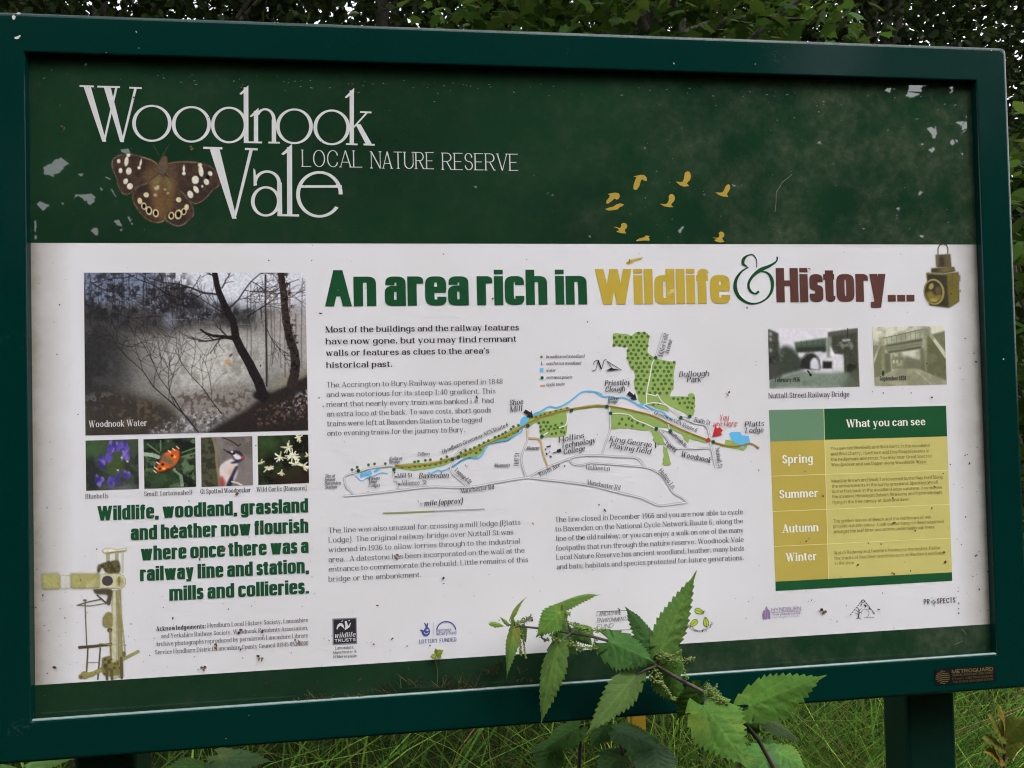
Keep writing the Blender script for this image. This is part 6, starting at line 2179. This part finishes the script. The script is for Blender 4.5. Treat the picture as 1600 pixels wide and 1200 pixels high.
petiole((*zn(550, 410), -.06), (*zn(556, 420), -.064))
petiole((*zn(775, 525), -.075), (*zn(680, 566), -.085))
petiole((*zn(780, 520), -.075), (*zn(787, 462), -.075))
petiole((*zn(1000, 650), -.09), (*zn(990, 702), -.105))
petiole((*zn(1140, 745), -.105), (*zn(1195, 712), -.12))
petiole((*zn(385, 375), -.05), (*zn(328, 432), -.058))
petiole((*zn(385, 375), -.05), (*zn(340, 270), -.04))
petiole((*zn(165, 347), -.04), (*zn(128, 350), -.045))
petiole((*zn(130, 342), -.038), (*zn(116, 308), -.036))
mesh_obj("stem", VF[0], VF[1], ms_, nettle, smooth=True)
GA, GB, GC, GD = (.064, .160, .034), (.050, .130, .030), (.032, .086, .020), (.070, .125, .050)
NL = [  # base, tip, width, y base, y tip, options
    (zn(788, 462), zn(956, 90), 46, -.074, -.085, dict(fold=.45, sag=.02, col=(0.108, 0.212, 0.046), face=(-.35, -1, .25))),
    (zn(775, 458), zn(638, 248), 40, -.066, -.05, dict(fold=.5, col=GC, face=(.5, -1, .2))),
    (zn(556, 412), zn(772, 508), 62, -.066, -.10, dict(fold=.55, sag=.06, col=GB, face=(.1, -.9, .55), heart=.3)),
    (zn(678, 566), zn(452, 838), 46, -.085, -.12, dict(fold=.3, col=(0.075, 0.132, 0.033), face=(-.5, -1, .25))),
    (zn(326, 428), zn(236, 802), 40, -.058, -.085, dict(fold=.55, col=(0.075, 0.140, 0.029), face=(-.6, -1, .1))),
    (zn(126, 348), zn(85, 588), 21, -.045, -.055, dict(fold=.7, col=(0.101, 0.197, 0.042), face=(-.5, -1, .2))),
    (zn(338, 275), zn(226, 392), 40, -.045, -.062, dict(fold=.3, sag=.1, col=(0.081, 0.176, 0.028), face=(-.1, -1, .5))),
    (zn(318, 250), zn(512, 181), 23, -.038, -.045, dict(fold=.8, sag=.25, col=(0.108, 0.197, 0.042), face=(0, -.6, 1))),
    (zn(112, 312), zn(172, 204), 8, -.036, -.036, dict(fold=.8, sag=.5, col=(0.116, 0.212, 0.037), face=(-.6, -.8, .3), teeth=6)),
    (zn(330, 366), zn(425, 478), 40, -.03, -.025, dict(fold=.3, col=GA, face=(.2, -1, .4))),
    (zn(400, 352), zn(492, 436), 26, -.032, -.03, dict(fold=.3, col=GB, face=(.3, -1, .3))),
    (zn(20, 330), zn(92, 344), 9, -.034, -.034, dict(fold=.8, col=(0.146, 0.240, 0.046), face=(0, -.8, .7), teeth=5)),
    (zn(100, 340), zn(60, 300), 6, -.034, -.034, dict(fold=.8, col=(0.146, 0.240, 0.046), face=(0, -1, .2), teeth=5)),
    (zn(988, 700), zn(1192, 992), 80, -.105, -.16, dict(fold=.28, sag=.05, col=(0.085, 0.186, 0.031), face=(-.25, -1, .42), heart=.2)),
    (zn(1192, 706), zn(1548, 562), 60, -.12, -.15, dict(fold=.4, sag=.10, col=(0.075, 0.176, 0.027), face=(.15, -.9, .75), heart=.2)),
    (zn(800, 510), zn(905, 728), 58, -.045, -.03, dict(fold=.3, col=(0.044, 0.102, 0.017), face=(.3, -1, .1))),
    (zn(975, 618), zn(868, 790), 44, -.05, -.035, dict(fold=.3, col=(0.034, 0.078, 0.012), face=(.3, -1, .0))),
    (zn(1248, 765), zn(1458, 868), 26, -.10, -.06, dict(fold=.5, col=(0.057, 0.093, 0.037), face=(.1, -.7, .8))),
    (zn(822, 470), zn(918, 560), 44, -.06, -.05, dict(fold=.3, col=(0.052, 0.123, 0.019), face=(.1, -1, .3))),
    (zn(790, 500), zn(690, 400), 44, -.06, -.05, dict(fold=.4, col=(0.068, 0.151, 0.028), face=(.3, -1, .3))),
    (zn(470, 395), zn(418, 330), 26, -.048, -.04, dict(fold=.4, col=(0.083, 0.181, 0.033), face=(.1, -1, .4))),
    (zn(1010, 660), zn(1110, 720), 34, -.08, -.07, dict(fold=.4, col=(0.057, 0.131, 0.025), face=(.1, -1, .4))),
    (zn(1140, 750), zn(1260, 830), 36, -.085, -.08, dict(fold=.4, col=(0.048, 0.111, 0.022), face=(.1, -.9, .6))),
    (zn(160, 350), zn(182, 420), 20, -.03, -.028, dict(fold=.5, col=GB, face=(.3, -1, .2), teeth=8))]
for pb, pt, w_, yb, yt, kw in NL:
    leaf_part(nettle, pb, pt, w_, yb, yt, **kw)


# seed strings: knobbly threads of tiny round fruits
def catkin(p0, p1, y0, y1, n, thick, sagpx=6):
    V, F = [], []
    ico = [Vector(v) for v in ((0, 0, 1), (.9, 0, .2), (.28, .85, .2), (-.72, .53, .2), (-.72, -.53, .2), (.28, -.85, .2), (0, 0, -1))]
    fc = [(0, 1, 2), (0, 2, 3), (0, 3, 4), (0, 4, 5), (0, 5, 1), (6, 2, 1), (6, 3, 2), (6, 4, 3), (6, 5, 4), (6, 1, 5)]
    pts = []
    for i in range(n):
        t = random.random()
        px = p0[0] + (p1[0] - p0[0]) * t
        py = p0[1] + (p1[1] - p0[1]) * t + sagpx * 4 * t * (1 - t)
        s = thick * (1 - .45 * t)
        c = at(px + random.gauss(0, s), py + random.gauss(0, s), y0 + (y1 - y0) * t + random.gauss(0, .0025))
        r = random.uniform(.0006, .0013)
        o = len(V)
        V += [c + q * r for q in ico]
        F += [tuple(o + k for k in f) for f in fc]
    th = [at(p0[0] + (p1[0] - p0[0]) * t, p0[1] + (p1[1] - p0[1]) * t + sagpx * 4 * t * (1 - t), y0 + (y1 - y0) * t) for t in np.linspace(0, 1, 7)]
    a, b = tube(th, [.0006] * 7, 5)
    o = len(V)
    return V + a, F + [tuple(o + k for k in f) for f in b]


for p0, p1, y0, y1, n, th in [((785, 478), (945, 490), -.08, -.09, 210, 3.6), ((800, 470), (880, 455), -.08, -.085, 80, 2.4), ((770, 545), (862, 682), -.08, -.09, 170, 2.4), ((745, 560), (800, 600), -.08, -.09, 60, 3.0), ((1005, 620), (1098, 690), -.098, -.11, 240, 4.2), ((1010, 630), (1050, 608), -.098, -.1, 60, 2),
                              ((350, 318), (545, 362), -.052, -.06, 240, 2.8), ((290, 385), (515, 446), -.052, -.06, 220, 3.0), ((380, 400), (440, 450), -.05, -.055, 70, 2.6), ((150, 360), (158, 478), -.042, -.046, 80, 1.8), ((165, 370), (180, 488), -.042, -.045, 70, 1.2), ((150, 320), (205, 290), -.04, -.042, 60, 1.8), ((170, 335), (110, 300), -.04, -.042, 40, 1.4),
                              ((380, 290), (345, 240), -.045, -.042, 40, 1.8), ((235, 365), (285, 405), -.045, -.05, 60, 2.2), ((1130, 745), (1180, 830), -.108, -.11, 110, 3.0), ((495, 400), (480, 440), -.056, -.058, 40, 2.0), ((900, 540), (915, 575), -.085, -.09, 40, 2.2), ((1120, 720), (1165, 740), -.106, -.108, 60, 2.2)]:
    V, F = catkin(zn(*p0), zn(*p1), y0, y1, n, th)
    mesh_obj("catkin", V, F, mf_, nettle)


# ---- lower nettles behind and beneath the board
def low_nettle(name, root_xy, specs, label, stem_pts):
    r0 = empty(name, (root_xy[0], root_xy[1], 0), label=label, cat="nettle", group="low nettles under the board")
    VF = [[], []]
    add_tube(VF, [Vector((root_xy[0], root_xy[1], -.05))] + [at(*q) for q in stem_pts], [.004] + [.003] * len(stem_pts), 7)
    mesh_obj("stem", VF[0], VF[1], ms_, r0, smooth=True)
    for pb, pt, w_, yb, yt, kw in specs:
        leaf_part(r0, pb, pt, w_, yb, yt, **kw)


low_nettle("nettle_plant", (.10, .10), [
    (zn(588, 818), zn(802, 892), 40, .10, .07, dict(fold=.35, sag=.12, col=(0.090, 0.181, 0.078), face=(0, -.6, 1))),
    (zn(760, 900), zn(800, 1060), 66, .08, .05, dict(fold=.3, col=(0.098, 0.179, 0.087), face=(0, -.7, .8))),
    (zn(610, 930), zn(500, 1040), 46, .10, .08, dict(fold=.3, col=(0.070, 0.160, 0.050), face=(0, -.7, .8))),
    (zn(570, 826), zn(770, 838), 34, .30, .28, dict(fold=.3, col=(0.057, 0.125, 0.026), face=(0, -.8, .7))),
    (zn(640, 905), zn(800, 850), 40, .26, .24, dict(fold=.3, col=(0.057, 0.125, 0.032), face=(0, -.8, .7))),
    (zn(545, 790), zn(470, 900), 30, .12, .1, dict(fold=.4, col=(0.059, 0.149, 0.034), face=(-.3, -.8, .6)))],
    "grey-green low nettle just below the bottom rail, left of the leaning nettle's big leaf", [(*zn(640, 1040), .10), (*zn(600, 830), .11)])
low_nettle("nettle_plant", (.42, -.02), [
    (zn(1290, 905), zn(1462, 985), 60, -.02, -.05, dict(fold=.35, col=(0.090, 0.213, 0.044), face=(.1, -.7, .9))),
    (zn(1300, 920), zn(1200, 1040), 62, -.02, -.05, dict(fold=.3, col=(0.082, 0.200, 0.044), face=(-.2, -.8, .7))),
    (zn(1340, 900), zn(1420, 1060), 52, -.02, -.06, dict(fold=.3, col=(0.078, 0.166, 0.057), face=(.2, -.8, .7))),
    (zn(1310, 900), zn(1180, 900), 40, 0, .03, dict(fold=.35, col=(0.051, 0.128, 0.027), face=(0, -.7, .9)))],
    "bright low nettle at the bottom edge between the big leaf and the right post", [(*zn(1330, 1060), -.02), (*zn(1310, 900), -.01)])
low_nettle("nettle_plant", (-.12, .16), [
    (zn(420, 800), zn(245, 905), 44, .16, .14, dict(fold=.35, sag=.1, col=(0.078, 0.181, 0.037), face=(-.1, -.6, 1))),
    (zn(300, 880), zn(240, 1010), 50, .16, .13, dict(fold=.35, col=(0.067, 0.152, 0.034), face=(-.1, -.7, .9)))],
    "dim low nettle under the middle of the bottom rail, beside the dark stalk", [(*zn(420, 1000), .16), (*zn(430, 800), .16)])
low_nettle("nettle_plant", (-.52, .30), [
    ((330, 1190), (430, 1186), 40, .3, .24, dict(fold=.25, sag=.1, col=(0.078, 0.149, 0.050), face=(0, -.6, 1))),
    ((340, 1180), (415, 1212), 38, .3, .24, dict(fold=.25, col=(0.078, 0.158, 0.050), face=(.1, -.6, 1))),
    ((325, 1200), (255, 1196), 40, .3, .26, dict(fold=.25, col=(0.070, 0.158, 0.037), face=(-.1, -.6, 1)))],
    "broad-leaved low nettle under the bottom rail near the left post", [(330, 1220, .3), (334, 1190, .3)])
low_nettle("nettle_plant", (-.76, .26), [
    ((40, 1198), (115, 1180), 30, .28, .24, dict(fold=.3, col=(0.117, 0.234, 0.050), face=(0, -.6, 1))),
    ((25, 1205), (-30, 1198), 30, .28, .24, dict(fold=.3, col=(0.107, 0.213, 0.047), face=(0, -.6, 1)))],
    "low nettle at the bottom left corner, left of the left post", [(35, 1225, .28), (38, 1200, .28)])

# pale toothed leaf sprays and a yellowing weed by the right post
wd = empty("yellowing_weed", (at(1572, 1160, .32).x, .32, 0), label="yellowing weed with blotched leaves in the grass right of the right post", cat="weed")
VF = [[], []]
wb = at(1568, 1230, .32)
add_tube(VF, [Vector((wb.x, wb.y, -.05)), Vector((wb.x, wb.y, wb.z * .6)), wb, at(1570, 1120, .32)], [.004, .0035, .003, .0015], 7)
mesh_obj("stem", VF[0], VF[1], ms_, wd, smooth=True)
for pb, pt, w_, c in (((1568, 1150), (1545, 1112), 34, (.13, .135, .02)), ((1570, 1140), (1566, 1100), 30, (.19, .15, .02)), ((1572, 1150), (1602, 1120), 34, (.10, .13, .022)), ((1566, 1165), (1536, 1150), 26, (.12, .13, .02)), ((1570, 1170), (1600, 1160), 26, (.11, .13, .02)),
                      ((1566, 1185), (1540, 1172), 24, (.20, .14, .022)), ((1562, 1190), (1556, 1160), 22, (.14, .13, .02))):
    leaf_part(wd, pb, pt, w_, .32, .29, fold=.3, col=c, face=(0, -.7, .9), teeth=7, nl=40, nw=6)

# yellow marker post glimpsed under the rail
my_, nty_, py_ = new_mat("yellow_plastic")
py_.inputs["Base Color"].default_value = (.42, .27, .02, 1)
py_.inputs["Roughness"].default_value = .45
yp = .55
a_, b_ = at(983, 1140, yp), at(1007, 1140, yp)
zt_ = at(995, 1103, yp).z
mkr = empty("marker_post", ((a_.x + b_.x) / 2, yp, 0), label="small marker post with a yellow head in the dark grass behind the bottom rail", cat="marker post")
zl_ = at(995, 1145, yp).z


def post_block(name, w, z0, z1, mat, dome):
    bm = bmesh.new()
    bmesh.ops.create_cube(bm, size=1)
    bmesh.ops.scale(bm, vec=(w, w * .8, z1 - z0), verts=bm.verts)
    bmesh.ops.translate(bm, vec=((a_.x + b_.x) / 2, yp, (z0 + z1) / 2), verts=bm.verts)
    bmesh.ops.bevel(bm, geom=[e for e in bm.edges], offset=.003, segments=2, affect='EDGES')
    if dome:
        bmesh.ops.create_cone(bm, cap_ends=True, segments=14, radius1=w * .48, radius2=w * .1, depth=.012, matrix=Matrix.Translation(((a_.x + b_.x) / 2, yp, z1 + .004)))
    me = bpy.data.meshes.new(name)
    bm.to_mesh(me)
    bm.free()
    me.materials.append(mat)
    o = bpy.data.objects.new(name, me)
    COL.objects.link(o)
    o.parent = mkr
    o.matrix_parent_inverse = Matrix.Translation(-root_loc(mkr))


post_block("head", b_.x - a_.x, zl_, zt_, my_, True)
post_block("stake", (b_.x - a_.x) * .7, -.1, zl_ - .001, M_BARK, False)

# dry moss and a sprout growing on the ledge at the foot of the sheet
rm = random.Random(31)
VF = [[], []]
MC = []


def moss(px, py, w, h, n, y=.006):
    for _ in range(int(n * .5)):
        x = px + rm.gauss(0, w * .5)
        a = rm.uniform(-1.1, 1.1)
        L_ = h * rm.uniform(.3, 1.0)
        p = [(x + math.sin(a) * L_ * t + rm.uniform(-1, 1), py - (x - px) * .07 - math.cos(a) * L_ * t * .9 - (0 if t else -1)) for t in (0, .35, .7, 1)]
        k0 = len(VF[0])
        add_tube(VF, [at(q[0], q[1], y - rm.uniform(0, .004)) for q in p], [.0006, .00055, .0005, .0002], 4)
        c = rm.choice([(.050, .038, .012), (.040, .040, .012), (.075, .075, .025), (.030, .022, .009)])
        MC.extend([(*c, 1)] * (len(VF[0]) - k0))


for a in [(600, 1083, 22, 26, 26), (640, 1073, 16, 34, 20), (690, 1074, 14, 22, 22), (700, 1058, 10, 12, 10), (724, 1075, 30, 34, 36), (735, 1078, 26, 12, 40), (770, 1052, 16, 24, 28), (780, 1040, 8, 14, 10), (815, 1052, 8, 20, 8), (830, 1064, 10, 8, 8), (505, 1092, 14, 12, 26), (470, 1097, 20, 10, 22), (560, 1088, 20, 14, 16),
          (555, 1064, 8, 8, 5), (640, 1046, 6, 5, 4), (420, 1068, 8, 6, 6), (488, 1090, 10, 20, 10), (805, 1065, 14, 10, 10)]:
    moss(*a)
mm = leaf_mat("dry_moss", .1, .8)
o = mesh_obj("moss", VF[0], VF[1], mm, None, colors=MC)
tag(o, "tufts of dry brown moss along the inner ledge of the bottom rail", "moss", kind="stuff")
spr = empty("sprout", tuple(at(683, 1068, .004)), label="tiny yellow-green sprout growing up the foot of the white sheet", cat="sprout")
VF = [[], []]
add_tube(VF, [at(683, 1070, .006), at(684, 1050, .007), at(680, 1028, .007), at(683, 1020, .006)], [.0004] * 4, 5)
mst, nst, pst = new_mat("sprout_stem")
pst.inputs["Base Color"].default_value = (.09, .10, .03, 1)
mesh_obj("stem", VF[0], VF[1], mst, spr)
for pb, pt, w_ in (((682, 1022), (693, 1016), 10), ((681, 1025), (672, 1026), 8), ((683, 1021), (680, 1013), 7), ((684, 1024), (690, 1029), 7)):
    leaf_part(spr, pb, pt, w_, .006, .003, fold=.3, col=(.19, .24, .03), face=(0, -1, .5), teeth=3, nl=16, nw=4)
# ------------------------------------------------------------------ trees behind the board
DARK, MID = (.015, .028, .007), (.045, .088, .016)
tree("sycamore_tree", 1.9, 3.4, (1.15, 3.0, 3.35), (1.15, .7, .85), 3600, 44, .078, MAPLE, (.038, .080, .013), "leafy sycamore bough with pale lobed leaves above the middle of the top rail", 21, .10, .26, droop=.35, up=.7)
BACK = [
    ("oak_tree", -3.6, 7.5, (-3.3, 7.4, 6.0), (2.5, 1.5, 3.0), 24000, 90, .095, "dense dark tree showing above the left end of the top rail"),
    ("oak_tree", -.6, 8.2, (-.5, 8.0, 6.2), (2.4, 1.5, 3.0), 17000, 80, .095, "dark tree with bright sky chinks above the title lettering"),
    ("oak_tree", 2.6, 8.0, (2.5, 7.8, 6.1), (2.3, 1.5, 3.0), 17000, 80, .095, "dark tree standing behind the sycamore bough"),
    ("oak_tree", 5.2, 7.4, (5.2, 7.2, 5.8), (2.3, 1.5, 3.0), 16000, 80, .095, "dark tree full of sky chinks above the right end of the top rail"),
    ("oak_tree", 8.2, 7.6, (7.8, 7.3, 5.0), (2.2, 1.5, 3.2), 16000, 80, .095, "dark tree seen past the top right corner of the board")]
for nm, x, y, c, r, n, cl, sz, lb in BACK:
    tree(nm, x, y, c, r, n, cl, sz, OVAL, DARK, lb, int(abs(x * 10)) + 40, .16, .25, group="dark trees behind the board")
SHR = [
    ("elder_bush", 3.1, 2.5, (3.0, 2.5, 1.9), (.75, .6, .8), 1500, 26, .11, MID, "leafy green bush beside the upper right edge of the board"),
    ("elder_bush", 3.7, 3.3, (3.8, 3.3, 1.0), (1.0, .7, 1.0), 1900, 26, .11, MID, "leafy green bush beside the lower right edge of the board"),
    ("elder_bush", 4.6, 4.6, (4.7, 4.7, 2.0), (1.2, .8, 1.5), 2200, 28, .12, DARK, "dark bush behind the green bushes right of the board")]
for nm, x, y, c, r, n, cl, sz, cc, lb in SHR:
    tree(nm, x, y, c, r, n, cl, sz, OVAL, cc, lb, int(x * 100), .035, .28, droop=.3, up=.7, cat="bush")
# understorey closing the view below the crowns
UND = [(-4.2, 6.2), (-2.0, 6.6), (.3, 6.4), (2.4, 6.3), (4.4, 6.4), (6.6, 6.2)]
rsu = np.random.default_rng(8)
VV, CC = [], []
for x, y in UND:
    C, k = crown_centres(1500, (x, y, 1.2), (1.5, .8, 1.3), 22, rsu, .3)
    VV.append(leaves(C, .14, OVAL, .4, rsu))
    CC.append(leaf_cols(len(C), k, rsu, DARK))
tag(leaf_obj("undergrowth", np.concatenate(VV), np.concatenate(CC), M_LEAF, None), "dark tangled undergrowth below the far trees", "undergrowth", kind="stuff")

# ------------------------------------------------------------------ the wood at the photographer's back, which the glossy sheet mirrors; its gaps are cut to place the sky patches
GAPS = [[(60, 270), (84, 250), (107, 240), (102, 262), (92, 276), (66, 276)], [(45, 345), (65, 343), (60, 357), (45, 362)], [(45, 365), (58, 364), (52, 378), (45, 378)], [(56, 316), (74, 312), (72, 328), (58, 334)], [(127, 306), (142, 299), (150, 302), (146, 312), (130, 316)],
        [(160, 262), (164, 258), (168, 266), (162, 272)], [(188, 240), (198, 232), (206, 234), (200, 242), (192, 244)], [(165, 304), (184, 297), (182, 302), (168, 308)], [(140, 360), (156, 356), (162, 362), (146, 366)], [(178, 344), (196, 340), (204, 348), (192, 356), (180, 352)],
        [(1420, 128), (1436, 127), (1442, 140), (1436, 152), (1424, 156), (1416, 144)], [(1384, 140), (1394, 138), (1392, 146), (1384, 146)], [(1446, 158), (1454, 154), (1453, 160)], [(1510, 160), (1522, 154), (1522, 166), (1512, 166)], [(1506, 188), (1520, 190), (1512, 204), (1505, 200)],
        [(1442, 204), (1458, 196), (1462, 208), (1446, 212)], [(1432, 220), (1452, 215), (1450, 223), (1434, 224)], [(1484, 222), (1494, 220), (1490, 227)], [(1512, 242), (1523, 238), (1524, 260), (1514, 250)], [(1436, 300), (1446, 302), (1442, 308)], [(1436, 368), (1446, 362), (1446, 372), (1437, 372)],
        [(1442, 236), (1460, 232), (1456, 238)], [(1250, 70), (1330, 76), (1324, 118), (1256, 112)]]
# gap outlines shrunk, small ones added; each sets a mirrored sky patch
GAPS = [[(sum(a for a, _ in g) / len(g) + (x - sum(a for a, _ in g) / len(g)) * .72, sum(b for _, b in g) / len(g) + (y - sum(b for _, b in g) / len(g)) * .72) for x, y in g] for g in GAPS]
rsx = random.Random(2)
for cx, cy, rx, ry, n in ((80, 300, 34, 60, 12), (150, 300, 66, 55, 24), (1480, 210, 44, 60, 14), (1440, 230, 20, 80, 8)):
    for _ in range(n):
        x, y, s = cx + rsx.gauss(0, rx * .6), cy + rsx.gauss(0, ry * .6), rsx.uniform(.9, 2.6)
        GAPS.append([(x + s * math.cos(a) * rsx.uniform(.6, 1.5), y + s * math.sin(a) * rsx.uniform(.5, 1)) for a in (0, 1.2, 2.4, 3.6, 4.9)])


def keep_gaps(V):
    n, k, _ = V.shape
    P = V.reshape(-1, 3).copy()
    P[:, 1] = 2 * D - P[:, 1]
    x, y, d = proj_np(P)
    x = np.where(d > 0, x, -9999).reshape(n, k)
    y = y.reshape(n, k)
    c = np.concatenate([x, x.mean(1, keepdims=True), (x + x.mean(1, keepdims=True)) / 2], 1), np.concatenate([y, y.mean(1, keepdims=True), (y + y.mean(1, keepdims=True)) / 2], 1)
    bad = np.zeros(n, bool)
    for g_ in GAPS:
        ins = np.zeros(c[0].shape, bool)
        for (x0, y0), (x1, y1) in zip(g_, g_[1:] + g_[:1]):
            if y0 == y1:
                continue
            ins ^= ((y0 > c[1]) != (y1 > c[1])) & (c[0] < (x1 - x0) * (c[1] - y0) / (y1 - y0) + x0)
        bad |= ins.any(1)
    return ~bad


for i, (x, y, c, r, n) in enumerate([(-6.0, -7.0, (-5.6, -7.0, 3.8), (2.2, 1.6, 4.0), 7500), (-2.6, -7.8, (-2.6, -7.8, 4.1), (2.4, 1.6, 4.4), 9500), (.8, -7.6, (.6, -7.8, 4.0), (2.4, 1.6, 4.3), 9800), (4.0, -7.4, (4.0, -7.4, 4.1), (2.4, 1.6, 4.4), 9500), (7.4, -6.8, (7.2, -6.8, 3.8), (2.2, 1.6, 4.0), 7500)]):
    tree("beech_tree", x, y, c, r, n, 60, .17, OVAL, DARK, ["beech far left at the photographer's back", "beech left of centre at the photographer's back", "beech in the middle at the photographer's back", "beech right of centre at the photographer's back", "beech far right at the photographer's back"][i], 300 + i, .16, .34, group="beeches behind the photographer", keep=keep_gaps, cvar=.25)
VV, CC = [], []
for n, y, s, sd in ((12000, -10.5, .26, 99), (14000, -12.5, .34, 95), (13000, -14.5, .46, 91), (9000, -16.5, .55, 92)):
    rsw = np.random.default_rng(sd)
    C, k = crown_centres(n, (.8, y, 4.2), (12 - y * .2, 1.0, 6.0), 260, rsw, .22)
    C, k = C[C[:, 2] > 0], k[C[:, 2] > 0]
    V = leaves(C, s, OVAL, .4, rsw)
    cl = leaf_cols(len(C), k, rsw, DARK, .3, .2)
    ok = keep_gaps(V)
    VV.append(V[ok])
    CC.append(cl[ok])
tag(leaf_obj("wood", np.concatenate(VV), np.concatenate(CC), M_LEAF, None), "leafy wood edge at the photographer's back", "wood", kind="stuff")

# the wood's further edge beyond the dark trees, and an unseen leaf layer added to cut sky light
rsw = np.random.default_rng(71)
C, k = crown_centres(42000, (1.5, 12.5, 5.2), (15, 1.4, 6), 300, rsw, .16)
C, k = C[C[:, 2] > 0], k[C[:, 2] > 0]
tag(leaf_obj("wood", leaves(C, .24, OVAL, .4, rsw), leaf_cols(len(C), k, rsw, DARK, .3, .2), M_LEAF, None), "far dark wood edge beyond the trees behind the board", "wood", kind="stuff")
rsw = np.random.default_rng(72)
n = 9500
C = np.stack([rsw.uniform(-15, 15, n), rsw.uniform(-9, 12, n), rsw.uniform(9.5, 12, n)], -1)
tag(leaf_obj("canopy", leaves(C, .45, OVAL, .3, rsw), leaf_cols(n, rsw.integers(0, 200, n), rsw, (.04, .075, .016), .3, .2), M_LEAF, None), "unseen leaf layer added overhead to dim the sky light", "canopy", kind="stuff")
